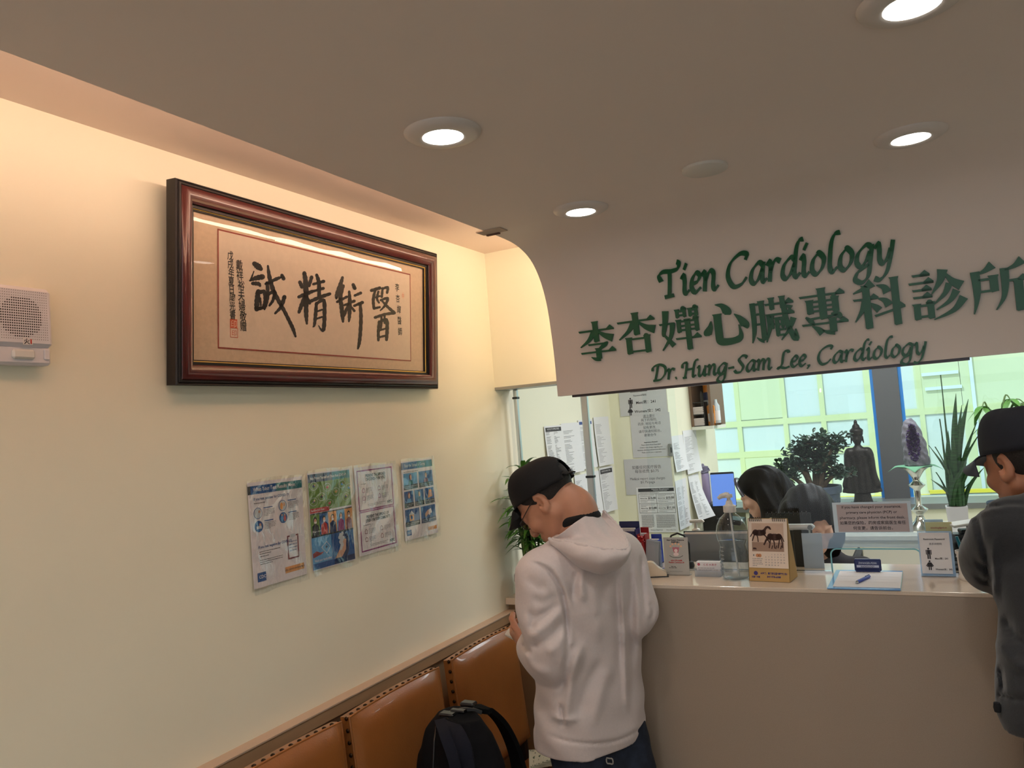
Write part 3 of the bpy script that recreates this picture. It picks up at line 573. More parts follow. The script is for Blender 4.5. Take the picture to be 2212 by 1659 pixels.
# ---- four letter-size posters in plastic sleeves
def col(name, rgb, rough=0.5): return mat(name, rgb, rough)
PW = col('print_white', (236, 230, 232)); PK = col('print_black', (34, 32, 36)); PB = col('print_blue', (24, 84, 150)); PT = col('print_teal', (28, 112, 120)); PG = col('print_green', (110, 146, 62)); PM = col('print_maroon', (130, 48, 56)); PU = col('print_purple', (150, 52, 120)); PO = col('print_orange', (226, 160, 92)); PS = col('print_skin', (214, 168, 140)); PR = col('print_red', (190, 58, 58)); PL = col('print_light_blue', (96, 164, 214)); PN = col('print_navy', (22, 44, 92)); PY = col('print_yellow', (224, 178, 80)); PGY = col('print_grey', (120, 116, 122)); PLG = col('print_pale', (206, 212, 216))
PAL = [PW, PK, PB, PT, PG, PM, PU, PO, PS, PR, PL, PN, PY, PGY, PLG]
iW, iK, iB, iT, iG, iM, iU, iO, iS, iR, iL, iN, iY, iGY, iPL = range(15)
def sleeve_mat():
    if 'plastic_sleeve' in MAT: return MAT['plastic_sleeve']
    m = glass('plastic_sleeve', (0.97, 0.975, 0.98), 1.0, 0.03, 1.9); nt = m.node_tree
    n = nt.nodes.new('ShaderNodeTexNoise'); n.inputs['Scale'].default_value = 22; n.inputs['Detail'].default_value = 1.5; n.inputs['Distortion'].default_value = 1.2
    tc = nt.nodes.new('ShaderNodeTexCoord'); mp = nt.nodes.new('ShaderNodeMapping'); mp.inputs['Scale'].default_value = (1.6, 0.5, 1); bp = nt.nodes.new('ShaderNodeBump'); bp.inputs['Strength'].default_value = 0.5; bp.inputs['Distance'].default_value = 0.006
    nt.links.new(tc.outputs['Object'], mp.inputs[0]); nt.links.new(mp.outputs[0], n.inputs['Vector']); nt.links.new(n.outputs['Fac'], bp.inputs['Height'])
    for nd in nt.nodes:
        if nd.type == 'BSDF_GLOSSY': nt.links.new(bp.outputs[0], nd.inputs['Normal'])
    return m
def greek(mb, x0, y0, x1, n, dy, z, m=iGY, h=.0013, seed=0):
    r = random.Random(seed + int(x0 * 1e4) + int(y0 * 1e4))
    for i in range(n):
        x = x0; e = x1 - (x1 - x0) * (0.0 if i < n - 1 else r.uniform(.15, .6))
        while x < e - .002:
            w = min(r.uniform(.003, .011), e - x); mb.rect(x, y0 - i * dy, x + w, y0 - i * dy + h, z, m); x += w + .0012
def split_quads(mb, L):
    F = mb.f; MI = mb.m; mb.f = []; mb.m = []
    for f, m in zip(F, MI):
        if len(f) == 4:
            P = [Vector(mb.v[i]) for i in f]; nu = max(1, math.ceil((P[1] - P[0]).length / L)); nv = max(1, math.ceil((P[3] - P[0]).length / L))
            if nu * nv > 1:
                mb.grid(lambda u, v: (P[0] * (1 - u) + P[1] * u) * (1 - v) + (P[3] * (1 - u) + P[2] * u) * v, nu, nv, m); continue
        mb.f.append(f); mb.m.append(m)
def poster(name, label, y0, z0, w, h, draw, tail=0.014):
    M = frame((0.0, y0, z0), (0, 1, 0), (0, 0, 1)); t = thing(name, label, 'poster', M=M, group='posters in plastic sleeves on the left wall')
    def wave(x, y, z): return (x, y, z + 0.0035 + 0.0025 * math.sin(3.1 * x / w + y0 * 9) * math.sin(2.2 * y / h + y0 * 5) + 0.003 * max(0, (0.25 - y / h)))
    MB().grid(lambda u, v: wave(u * w, v * h, 0.001), 8, 10, iW).build('sheet', PAL, t, True)
    mb = MB(); draw(mb, w, h); split_quads(mb, .014); mb.warp(wave); mb.build('print', PAL, t)
    def sl(u, v):
        x, y = -0.006 + u * (w + .012), -tail + v * (h + tail + .008); p = wave(x, y, 0.0065); return (p[0] + .0015 * math.sin(v * 9 + y0 * 4), p[1] + .002 * math.sin(u * 7 + y0 * 3), p[2] + 0.0022 + 0.0036 * math.sin(x * 48 + 3 * math.sin(y * 18 + y0 * 7)) * math.sin(y * 14 + y0 * 3))
    MB().grid(sl, 40, 50).build('plastic_sleeve', sleeve_mat(), t, 'full')
    return t
Z1 = .0016; Z2 = .0020; Z3 = .0024
def d1(mb, w, h):
    mb.rect(.006, h * .885, w * .5, h * .965, Z1, iB); mb.rect(w * .5, h * .885, w - .002, h * .965, Z1, iT); mb.rect(.0, h * .885, .010, h * .965, Z2, iK)
    mb.text('What Your Test Results Mean', w * .09, h * .912, .0150, Z3, iW, 'L', .01, sx=.86)
    mb.text('If you test positive for COVID-19', w * .09, h * .825, .0108, Z2, iB, 'L', .012, sx=.9); greek(mb, w * .09, h * .795, w * .5, 1, .004, Z2, iK)
    for x, y, c in ((.15, .70, iPL), (.60, .735, iPL), (.15, .575, iB), (.60, .615, iB)):
        mb.disc(w * x, h * y, .0155, Z1, iB if c == iPL else iB, 24); mb.disc(w * x, h * y, .0140, Z1 + .0002, c, 24)
        if y > .7 and x < .3: mb.rect(w * x - .008, h * y - .009, w * x + .006, h * y + .004, Z2, iO); mb.sheet([(w * x - .010, h * y + .003), (w * x + .008, h * y + .003), (w * x - .001, h * y + .011)], Z2, iY); mb.rect(w * x - .002, h * y - .009, w * x + .002, h * y - .002, Z3, iK)
        elif y > .7: mb.disc(w * x - .004, h * y - .001, .006, Z2, iO, 12, .010); mb.disc(w * x + .006, h * y + .003, .004, Z2, iS, 12, .006)
        elif x < .3: mb.rect(w * x - .009, h * y - .007, w * x + .010, h * y + .001, Z2, iPL); mb.disc(w * x + .005, h * y + .004, .004, Z2, iS, 12)
        else: mb.disc(w * x - .005, h * y - .002, .005, Z2, iL, 12, .009); mb.disc(w * x + .006, h * y - .002, .005, Z2, iR, 12, .009); mb.disc(w * x - .005, h * y + .008, .003, Z3, iS, 10); mb.disc(w * x + .006, h * y + .008, .003, Z3, iS, 10)
        tx = w * x + .021; mb.rect(tx, h * y + .011, tx + .034, h * y + .0135, Z2, iB); greek(mb, tx, h * y + .006, tx + .042, 5, .0040, Z2)
    mb.text('If you test negative for COVID-19', w * .12, h * .365, .0108, Z2, iB, 'L', .012, sx=.86); greek(mb, w * .13, h * .33, w * .52, 2, .006, Z2, iK); greek(mb, w * .13, h * .285, w * .5, 1, .006, Z2, iK); greek(mb, w * .13, h * .25, w * .55, 3, .0055, Z2, iK)
    x0, x1, ya, yb = w * .66, w * .86, h * .20, h * .42; mb.line([(x0 + .006, yb), (x0, yb), (x0, ya), (x1, ya), (x1, yb), (x1 - .006, yb)], .004, Z2, iM); mb.rect(w * .72, yb - .004, w * .80, yb + .005, Z3, iPL)
    for i, s in enumerate(('A negative test', 'result does not', 'mean you won’t', 'get sick later.')): mb.text(s, (x0 + x1) / 2, h * .36 - i * .0085, .0062, Z2, iB, bold=.01, sx=.86)
    mb.rect(w * .58, h * .065, w * .95, h * .125, Z1, iO); mb.text('CDC.GOV/CORONAVIRUS', w * .765, h * .086, .0068, Z2, iK, bold=.01)
    mb.rect(w * .07, h * .055, w * .22, h * .14, Z1, iB); mb.text('CDC', w * .155, h * .085, .0120, Z2, iW, bold=.015)
def d2(mb, w, h):
    mb.rect(.002, h * .900, w * .55, h * .985, Z1, iN); mb.rect(w * .55, h * .900, w - .002, h * .985, Z1, iT); mb.text('Help Protect Yourself and Others from COVID-19', w * .05, h * .928, .0120, Z3, iW, 'L', .015, sx=.66)
    mb.rect(.002, h * .60, w - .002, h * .900, Z1, iG)
    for i, (x, y) in enumerate(((.12, .86), (.42, .83), (.78, .84), (.28, .74), (.62, .77), (.86, .70), (.45, .66), (.95, .79), (.1, .70))):
        mb.line([(w * x + .016 * math.cos(k * PI / 9), h * y + .012 * math.sin(k * PI / 9)) for k in range(18)], .0012, Z2, iPL, True); mb.disc(w * x, h * y, .006, Z2, (iN, iR, iL, iK, iY)[i % 5], 10, .004); mb.disc(w * x + .004, h * y + .003, .0028, Z3, iS, 8)
    mb.rect(.002, h * .585, w * .44, h * .632, Z2, iR); mb.text('Stay 6 feet from others', w * .03, h * .602, .0085, Z3, iW, 'L', .015, sx=.72)
    mb.rect(.002, h * .570, w - .002, h * .580, Z3, iK); mb.rect(.002, h * .335, w - .002, h * .350, Z3, iK)
    for i, (bg, cl) in enumerate(((iG, iK), (iB, iR), (iO, iN), (iL, iU), (iO, iM))):
        x0 = w * (.01 + .198 * i); x1 = x0 + w * .198; cx = (x0 + x1) / 2; mb.rect(x0, h * .35, x1, h * .57, Z1, bg)
        mb.sheet([(cx - .015, h * .35), (cx + .015, h * .35), (cx + .013, h * .45), (cx, h * .48), (cx - .013, h * .45)], Z2, cl); mb.disc(cx, h * .51, .0075, Z2, iK, 14, .010); mb.disc(cx, h * .50, .0058, Z3, iS, 14, .008); mb.rect(cx - .005, h * .478, cx + .005, h * .497, Z3 + .0002, iW)
    mb.text('Wear a mask', w * .04, h * .385, .0085, Z3 + .0003, iW, 'L', .015, sx=.8)
    mb.rect(.002, h * .07, w - .002, h * .335, Z1, iB); mb.rect(.002, h * .07, w * .45, h * .335, Z2, iL)
    mb.sheet([(w * .02, h * .13), (w * .22, h * .155), (w * .27, h * .175), (w * .18, h * .172), (w * .1, h * .195), (w * .02, h * .175)], Z3, iM); mb.line([(w * .22, h * .22), (w * .33, h * .15), (w * .42, h * .21), (w * .34, h * .27)], .002, Z3, iPL, True); mb.text('✚', w * .33, h * .20, .012, Z3, iN)
    mb.disc(w * .76, h * .20, .022, Z2, iN, 20, .040); mb.sheet([(w * .52, h * .07), (w * .66, h * .18), (w * .70, h * .26), (w * .80, h * .25), (w * .78, h * .14), (w * .68, h * .07)], Z3, iS)
    for k in range(14): mb.disc(w * (.66 + .012 * (k % 5)) + .004 * math.sin(k * 3), h * (.16 + .012 * k), .006, Z3 + .0002, iPL, 10)
    mb.rect(.002, h * .010, w * .5, h * .07, Z1, iB); mb.rect(w * .5, h * .010, w - .002, h * .07, Z1, iN); mb.text('Wash your hands often', w * .05, h * .085, .0105, Z3, iW, 'L', .012, sx=.75)
def d3(mb, w, h):
    for y0, y1, l1, l2 in ((.505, .955, 'PREVENT THE SPREAD', 'OF COVID-19 IN NYC!'), (.045, .485, 'PREVENT THE SPREAD OF', 'COVID-19 IN YOUR COMMUNITY!')):
        mb.line([(w * .07, h * y0), (w * .95, h * y0), (w * .95, h * y1), (w * .07, h * y1)], .0042, Z1, iU, True)
        mb.text(l1, w * .52, h * (y1 - .078), .0135, Z2, iK, bold=.02, sx=.80); mb.text(l2, w * .52, h * (y1 - .122), .0135, Z2, iK, bold=.02, sx=.80 if len(l2) < 22 else .66)
        greek(mb, w * .14, h * (y1 - .155), w * .40, 1, .005, Z2, iK)
        for x, y in ((.20, y1 - .23), (.60, y1 - .23), (.20, y1 - .32), (.60, y1 - .32)):
            mb.line([(w * x - .006, h * y - .005), (w * x + .006, h * y - .005), (w * x + .006, h * y + .004), (w * x, h * y + .009), (w * x - .006, h * y + .004)], .0015, Z2, iU if y0 > .5 else iM, True); greek(mb, w * x + .014, h * y + .006, w * x + .050, 4, .0042, Z2)
        greek(mb, w * .28, h * (y0 + .055), w * .74, 2, .0045, Z2); mb.text('NYC', w * .85, h * (y0 + .030), .0125, Z2, iK, bold=.04)
def d4(mb, w, h):
    mb.rect(.010, h * .895, w * .5, h * .985, Z1, iB); mb.rect(w * .5, h * .895, w - .002, h * .985, Z1, iT); mb.rect(.0, h * .895, .008, h * .985, Z2, iN)
    mb.text('Stop the Spread of Germs', w * .09, h * .925, .0155, Z3, iPL, 'L', .012, sx=.80); greek(mb, w * .06, h * .862, w * .97, 1, .005, Z2, iK)
    for k, (x0, x1, y0, y1) in enumerate(((.05, .47, .64, .845), (.52, .97, .64, .845), (.05, .32, .41, .615), (.36, .64, .41, .615), (.68, .97, .41, .615), (.05, .47, .17, .385), (.52, .97, .17, .385))):
        mb.rect(w * x0, h * y0, w * x1, h * y1, Z1, (iL, iB, iB, iB, iB, iB, iB)[k]); cx, cy = w * (x0 + x1) / 2, h * (y0 + y1) / 2 + .006
        if k in (0, 1, 2, 3): mb.disc(cx, cy + .008, .008, Z2, iN if k % 2 else iM, 14, .011); mb.disc(cx + .001, cy + .006, .006, Z3, iS, 14, .009); mb.sheet([(cx - .015, cy - .018), (cx + .015, cy - .018), (cx + .010, cy - .004), (cx - .010, cy - .004)], Z2, (iT, iM, iL, iN)[k])
        elif k == 4: mb.sheet([(cx - .012, cy - .014), (cx + .016, cy - .010), (cx + .014, cy + .014), (cx - .002, cy + .016)], Z2, iO); mb.disc(cx + .006, cy, .009, Z3, iS, 14)
        elif k == 5: mb.rect(cx - .018, cy - .018, cx + .008, cy + .004, Z2, iO); mb.sheet([(cx - .022, cy + .003), (cx + .012, cy + .003), (cx - .005, cy + .018)], Z2, iPL); mb.disc(cx - .006, cy - .006, .007, Z3, iB, 12)
        else: mb.sheet([(cx - .02, cy - .018), (cx, cy - .006), (cx + .012, cy + .010), (cx - .004, cy + .008), (cx - .022, cy - .004)], Z2, iS); [mb.disc(cx + .01 + .005 * math.cos(q), cy + .006 * math.sin(q * 1.7), .006, Z3, iW, 10) for q in range(6)]
        mb.rect(w * x0, h * y0, w * x1, h * y0 + .016, Z3, iK if k != 6 else iN); greek(mb, w * x0 + .004, h * y0 + .0095, w * x1 - .004, 2, .0055, Z3 + .0003, iPL)
    mb.rect(w * .06, h * .055, w * .20, h * .125, Z1, iB); mb.text('CDC', w * .13, h * .078, .0085, Z2, iW, bold=.02); mb.rect(w * .70, h * .060, w * .97, h * .105, Z1, iO); greek(mb, w * .73, h * .078, w * .94, 1, .004, Z2, iK)
zz = lambda py0, px: at_x(px, py0, 0.004)
poster('poster', 'white test results poster with a blue header in a crinkled sleeve, leftmost of the four', 1.544, 1.270, .209, .286, d1)
poster('poster', 'green and blue poster with masked faces and washed hands, second from the left', 1.776, 1.272, .195, .290, d2)
poster('poster', 'white poster with two purple-bordered boxes, third from the left', 1.990, 1.277, .212, .284, d3)
poster('poster', 'poster of small blue pictures on stopping germs, rightmost of the four on the wall', 2.245, 1.285, .200, .276, d4)
# ================================================================ COUNTERS AND GLASS
RXC = RX - 0.004
CX0 = at_z(1350, 1262, LEDGE_Z).x
rc = thing('reception_counter', 'beige quartz reception counter with a raised ledge and a plain slab front', 'counter', (0, 0, 0))
DX = at_z(2130, 1278, LEDGE_Z)
mb = MB().box(((CX0 + RXC) / 2, LEDGE_Y + 0.011, (LEDGE_Z - 0.012) / 2), (RXC - CX0, 0.022, LEDGE_Z - 0.012)); mb.build('front_panel', QUARTZ_SHADED, rc)
mb = MB().box(((CX0 + RXC) / 2, LEDGE_Y + 0.19, LEDGE_Z - 0.006), (RXC - CX0, 0.38, 0.012), bev=.0015); mb.build('ledge_top', QTOP_LIT, rc)
MB().box((CX0 + 0.011, LEDGE_Y + 0.32, (LEDGE_Z - 0.012) / 2), (0.022, 0.60, LEDGE_Z - 0.012)).build('side_panel', QUARTZ_SHADED, rc)
MB().box(((CX0 + RXC) / 2 + .02, 2.94, 0.735), (RXC - CX0 - .04, 0.62, 0.03)).build('desk_top', mat('desk_laminate', (206, 200, 188), 0.4), rc)
lc = thing('low_counter', 'low wood-fronted counter with a quartz top in the wall corner under the bamboo', 'counter')
LOW_Z = 0.935; LOW_Y = 2.926
MB().box((CX0 / 2 - 0.001, LOW_Y + 0.20, LOW_Z - 0.014), (CX0 - .004, 0.40, 0.028), bev=.002).build('counter_top', QTOP_LIT, lc)
mb = MB(); mb.box((CX0 / 2 - .001, LOW_Y + 0.035, 0.4525), (CX0 - .004, 0.02, 0.905)); mb.build('wood_front', OAK, lc)
# glass on the counters
gp = thing('glass_screen', 'clear glass screen standing on the counter ledge below the sign, with a pass-through', 'glass screen')
GY = 2.572; gx0 = CX0 + 0.03; ox0 = at_y(1797, 1220, GY).x; ox1 = at_y(1992, 1220, GY).x; oz = at_y(1900, 1186, GY).z; gz1 = SIGN_Z - 0.010
mb = MB(); rr = .018
arc = [(ox1 - rr + rr * math.cos(t * PI / 12), oz - rr + rr * math.sin(t * PI / 12)) for t in range(7)] + [(ox0 + rr - rr * math.sin(t * PI / 12), oz - rr + rr * math.cos(t * PI / 12)) for t in range(7)]
def gpoly(p): mb.add([(x, GY, z) for x, z in p], [tuple(range(len(p)))])
gpoly([(gx0, LEDGE_Z), (ox0, LEDGE_Z), (ox0, gz1), (gx0, gz1)]); gpoly([(ox1, LEDGE_Z), (RXC, LEDGE_Z), (RXC, gz1), (ox1, gz1)])
gpoly([(ox1, oz - rr), *arc, (ox0, oz - rr), (ox0, gz1), (ox1, gz1)])
mb.build('pane', GLASSP, gp)
mb = MB().box(((gx0 + ox0) / 2, GY, LEDGE_Z + .003), (ox0 - gx0, .012, .006)).box(((ox1 + RXC) / 2, GY, LEDGE_Z + .003), (RXC - ox1, .012, .006)); mb.build('base_channel', CHROME, gp)
mb = MB().tube([(x, GY, z) for x, z in [(ox1, LEDGE_Z)] + arc + [(ox0, LEDGE_Z)]], .0022, 6); mb.build('opening_edge', mat('glass_edge', (120, 190, 200), 0.2), gp, True)
lg = thing('corner_glass', 'narrow glass pane between two chrome posts on the low counter in the corner', 'glass screen')
p1x = at_y(1119, 920, 3.078).x; p2x = at_y(1271, 970, 3.078).x
mb = MB().add([(p1x, 3.078, LOW_Z), (p2x, 3.078, LOW_Z), (p2x, 3.078, HDR_Z - .012), (p1x, 3.078, HDR_Z - .012)], [(0, 1, 2, 3)]).add([(p2x, 3.078, LOW_Z), (CX0, 3.078, LOW_Z), (CX0, 3.078, HDR_Z - .012), (p2x, 3.078, HDR_Z - .012)], [(0, 1, 2, 3)]); mb.build('pane', GLASSP, lg)
for x, w in ((p1x, .011), (p2x, .019)):
    mb = MB().box((x, 3.078, (LOW_Z + HDR_Z - .012) / 2), (w * 1.6, .022, HDR_Z - .012 - LOW_Z), bev=.004); o = mb.build('chrome_post', mat('satin_aluminium', (206, 218, 228), .28, metal=.75), lg, 25)
    for zc in (HDR_Z - .05, 1.42): MB().box((x, 3.078, zc), (w * 1.6 + .006, .028, .010), bev=.002).build('clamp', mat('clamp_dark', (70, 74, 80), .3, 1.0), o, 25)

# ================================================================ LEATHER CHAIRS
LEATHER = mat('tan_leather', (150, 94, 46), 0.34, noise=0.10, nscale=7, bump=0.25, bscale=260, coat=0.35)
CHW = wood('chair_wood', (60, 40, 30), (40, 26, 20), 0.4, 5, (4, 4, 1)); NAILM = mat('nail_bronze', (62, 44, 30), 0.3, metal=0.9)
def chair(label, y, rot=0.0):
    t = thing('leather_chair', label, 'chair', (0.40, y, 0), rot, 'tan leather chairs along the left wall'); w, h = 0.45, 0.42; z0, z1 = 0.465, 0.885
    tilt = math.atan2(0.035, z1 - z0); BM = Matrix.Translation((-0.235 + .0, 0, 0)) @ Matrix.Translation((0.035, 0, z0)) @ Matrix.Rotation(-tilt, 4, 'Y')
    # back pad: local x = thickness (front at 0), y = width, z = height
    def fr_(u, v):
        a, b = 2 * u - 1, 2 * v - 1; bul = (1 - abs(a) ** 5) * (1 - abs(b) ** 5); e = 0.012
        sh = 1 - 0.012 * (1 - abs(b)) - 0.0
        return (-e + (e + 0.010) * (1 - (1 - bul) ** 2.2), a * w / 2 * sh, b * h / 2 + h / 2 + 0.006 * (1 - a * a) * b)
    mb = MB(); n = 28; mb.grid(fr_, n, n)
    idx = [i for i in range(n + 1)] + [(n + 1) * j + n for j in range(1, n + 1)] + [(n + 1) * n + i for i in range(n - 1, -1, -1)] + [(n + 1) * j for j in range(n - 1, 0, -1)]
    k = len(mb.v); m_ = len(idx)
    for d in (0.034, 0.046):
        for i in idx: p = mb.v[i]; mb.v.append((-d, p[1], p[2]))
    for r0 in range(2):
        for i in range(m_):
            a0 = idx[i] if r0 == 0 else k + i; a1 = idx[(i + 1) % m_] if r0 == 0 else k + (i + 1) % m_; b0 = k + r0 * m_ + i; b1 = k + r0 * m_ + (i + 1) % m_
            mb.f.append((a0, b0, b1, a1)); mb.m.append(0)
    mb.f.append(tuple(k + m_ + i for i in range(m_))); mb.m.append(0)
    mb.warp(lambda *p: BM @ Vector(p)); mb.build('back_pad', LEATHER, t, 50)
    # welt cord along the front edge and round nail heads on the side and top faces
    mb = MB(); mb.tube([BM @ Vector((-.013, a * w / 2 * (1 - .012 * (1 - abs(b))), b * h / 2 + h / 2 + .006 * (1 - a * a) * b)) for a, b in [(-1, q / 10 - 1) for q in range(0, 20)] + [(q / 10 - 1, 1) for q in range(0, 20)] + [(1, 1 - q / 10) for q in range(0, 21)]], .0035, 6); mb.build('welt', LEATHER, t, True)
    nail = None; spots = [(-.024, -w / 2 - .0005, z, 'l') for z in [0.02 + .033 * i for i in range(13)]] + [(-.024, yy, h + .006 * (1 - (2 * yy / w) ** 2) + .0005, 't') for yy in [-w / 2 + .022 + .031 * i for i in range(14)]] + [(-.024, w / 2 + .0005, z, 'r') for z in [0.02 + .033 * i for i in range(13)]]
    for x, yy, zz_, sd in spots:
        R = BM @ Matrix.Translation((x, yy, zz_)) @ {'l': Matrix.Rotation(PI / 2, 4, 'X'), 'r': Matrix.Rotation(-PI / 2, 4, 'X'), 't': Matrix.Identity(4)}[sd]
        if nail is None:
            nail = MB().lathe([(.0062, 0), (.0058, .002), (.0035, .0038), (.0001, .0045)], 10, cap=False).build('nail_head', NAILM, t, True); o = nail
        else: o = nail.copy(); C.objects.link(o); o.parent = t
        o.matrix_local = R
    # seat, frame, posts and legs
    def seat_fn(u, v):
        a, b = 2 * u - 1, 2 * v - 1; r = max(abs(a), abs(b)); q = math.hypot(a, b) or 1; s = r / q if r > 0 else 0; s = 0.45 * 1 + 0.55 * s if r > 0 else 1
        x, yy = a * (0.6 + 0.4 * s) , b * (0.6 + 0.4 * s); bul = (1 - r ** 4)
        return (0.032 + x * .215, yy * .208, .415 + .048 * bul ** .6)
    mb = MB(); mb.grid(seat_fn, 24, 24); idx2 = [i for i in range(25)] + [25 * j + 24 for j in range(1, 25)] + [25 * 24 + i for i in range(23, -1, -1)] + [25 * j for j in range(23, 0, -1)]
    k = len(mb.v)
    for i in idx2: p = mb.v[i]; mb.v.append((p[0], p[1], .385))
    for i in range(len(idx2)): mb.f.append((idx2[i], k + i, k + (i + 1) % len(idx2), idx2[(i + 1) % len(idx2)])); mb.m.append(0)
    mb.f.append(tuple(range(k, k + len(idx2)))); mb.m.append(0); mb.build('seat_pad', LEATHER, t, 60)
    MB().box((.03, 0, .355), (.40, .42, .06), bev=.004).build('seat_frame', CHW, t, 25)
    for s in (-1, 1):
        MB().tube([(-.245, s * .195, .001), (-.222, s * .195, .36), (-.232, s * .195, .50), (-.262, s * .195, .80)], [.016, .02, .02, .016], 8).build('leg', CHW, t, True)
        MB().tube([(.205, s * .195, .001), (.20, s * .195, .36)], [.014, .021], 8).build('leg', CHW, t, True)
    return t
chair('tan leather chair nearest the camera, only the top of its back in view', 1.465)
chair('tan leather chair in the middle of the row, with the dark backpack on its seat', 1.950)
chair('tan leather chair in the far corner of the row, with banknotes on its seat', 2.480)
# ================================================================ PEOPLE: smooth bodies grown as distance fields
class Field:
    def __init__(s, xs, ys, zs):
        s.ax = [np.asarray(a, np.float32) for a in (xs, ys, zs)]; s.D = np.full([len(a) for a in s.ax], 0.5, np.float32)
    def put(s, lo, hi, fn, k=0.0, mode='u'):
        pad = k + 0.03; sl = []; co = []
        for a, l, h, i in zip(s.ax, lo, hi, range(3)):
            i0, i1 = max(0, np.searchsorted(a, l - pad) - 1), min(len(a), np.searchsorted(a, h + pad) + 1)
            if i1 <= i0: return s
            sl.append(slice(i0, i1)); sh = [1, 1, 1]; sh[i] = i1 - i0; co.append(a[i0:i1].reshape(sh))
        d = fn(*co); b = s.D[tuple(sl)]
        if mode == 'u':
            m = np.minimum(b, d)
            if k > 0: h = np.maximum(k - np.abs(b - d), 0) / k; m = m - h * h * k / 4
        else:
            m = np.maximum(b, -d)
            if k > 0: h = np.maximum(k - np.abs(b + d), 0) / k; m = m + h * h * k / 4
        s.D[tuple(sl)] = m; return s
    def cap(s, a, b, ra, rb, k=0.02, mode='u'):
        a, b = np.array(a, float), np.array(b, float); v = b - a; L = max(float(v @ v), 1e-9); R = max(ra, rb)
        def fn(X, Y, Z):
            t = np.clip(((X - a[0]) * v[0] + (Y - a[1]) * v[1] + (Z - a[2]) * v[2]) / L, 0, 1)
            return np.sqrt((X - a[0] - t * v[0]) ** 2 + (Y - a[1] - t * v[1]) ** 2 + (Z - a[2] - t * v[2]) ** 2) - (ra + (rb - ra) * t)
        return s.put(np.minimum(a, b) - R, np.maximum(a, b) + R, fn, k, mode)
    def chain(s, pts, rad, k=0.02, n=5, mode='u'):
        P = catmull([(*p, r) for p, r in zip(pts, rad)], n)
        for a, b in zip(P, P[1:]): s.cap(a[:3], b[:3], a[3], b[3], k if len(P) < 3 else min(k, .03), mode)
        return s
    def ell(s, c, r, A=None, k=0.02, mode='u'):
        A = np.array(A if A is not None else np.eye(3), float); c = np.array(c, float); R = max(r)
        def fn(X, Y, Z):
            x, y, z = X - c[0], Y - c[1], Z - c[2]; k0 = 0; k1 = 0
            for ax, rr in zip(A, r): q = (x * ax[0] + y * ax[1] + z * ax[2]) / rr; k0 = k0 + q * q; k1 = k1 + (q / rr) ** 2
            k0 = np.sqrt(k0); return k0 * (k0 - 1) / np.maximum(np.sqrt(k1), 1e-6)
        return s.put(c - R, c + R, fn, k, mode)
    def loft(s, rows, F, L, k=0.03, p=2.3):
        """rows: (z, cx, cy, half depth along F, half width along L); superelliptic sections"""
        rows = sorted(rows); zz_ = [r[0] for r in rows]; cols = list(zip(*rows))
        R = max(max(cols[3]), max(cols[4])); lo = (min(cols[1]) - R, min(cols[2]) - R, zz_[0]); hi = (max(cols[1]) + R, max(cols[2]) + R, zz_[-1])
        def fn(X, Y, Z):
            g = lambda i: np.interp(Z, zz_, cols[i]).astype(np.float32)
            x, y = X - g(1), Y - g(2); a = np.abs(x * F[0] + y * F[1]) / g(3); b = np.abs(x * L[0] + y * L[1]) / g(4)
            d = ((a ** p + b ** p) ** (1 / p) - 1) * np.minimum(g(3), g(4))
            return np.maximum(d, np.maximum(Z - zz_[-1], zz_[0] - Z))
        return s.put(lo, hi, fn, k)
    def bump(s, fn, band=0.02):
        idx = np.nonzero(np.abs(s.D) < band); P = np.stack([s.ax[i][idx[i]] for i in range(3)], 1); s.D[idx] -= fn(P).astype(np.float32); return s
    def mesh(s, name, m, parent=None, rounds=2):
        D = s.D; S = D < 0; n = D.shape
        cnt = np.zeros([q - 1 for q in n], np.int8); cr = [(i, j, k) for i in (0, 1) for j in (0, 1) for k in (0, 1)]
        for i, j, k in cr: cnt += S[i:n[0] - 1 + i, j:n[1] - 1 + j, k:n[2] - 1 + k]
        A = np.argwhere((cnt > 0) & (cnt < 8)); ids = np.full(cnt.shape, -1, np.int32); ids[tuple(A.T)] = np.arange(len(A))
        val = np.stack([D[A[:, 0] + i, A[:, 1] + j, A[:, 2] + k] for i, j, k in cr], 1); acc = np.zeros((len(A), 3)); c = np.zeros(len(A))
        for a in range(8):
            for ax in range(3):
                if cr[a][ax]: continue
                e = list(cr[a]); e[ax] = 1; b = cr.index(tuple(e)); x = (val[:, a] < 0) != (val[:, b] < 0)
                t = np.where(x, val[:, a] / np.where(x, val[:, a] - val[:, b], 1), 0); p = np.tile(np.array(cr[a], float), (len(A), 1)); p[:, ax] = t
                acc[x] += p[x]; c[x] += 1
        P = A + acc / c[:, None]; V = np.stack([np.interp(P[:, i], np.arange(n[i]), s.ax[i]) for i in range(3)], 1); F = []
        for ax in range(3):
            b, cx = [(1, 2), (2, 0), (0, 1)][ax]; sa = [slice(None)] * 3; sb = [slice(None)] * 3; sa[ax] = slice(0, -1); sb[ax] = slice(1, None)
            X = np.argwhere(S[tuple(sa)] != S[tuple(sb)]); X = X[(X[:, b] > 0) & (X[:, cx] > 0) & (X[:, b] < n[b] - 1) & (X[:, cx] < n[cx] - 1)]
            eb = np.zeros(3, int); eb[b] = 1; ec = np.zeros(3, int); ec[cx] = 1
            q = np.stack([ids[tuple((X - o).T)] for o in (eb + ec, ec, 0 * eb, eb)], 1); fl = S[tuple(X.T)]; q[~fl] = q[~fl][:, ::-1]; F.append(q)
        F = np.concatenate(F)
        F = F[(F >= 0).all(1)]
        E = np.unique(np.sort(np.concatenate([F[:, [0, 1]], F[:, [1, 2]], F[:, [2, 3]], F[:, [3, 0]]]), 1), axis=0); deg = np.maximum(np.bincount(E.ravel(), minlength=len(V)), 1)[:, None]
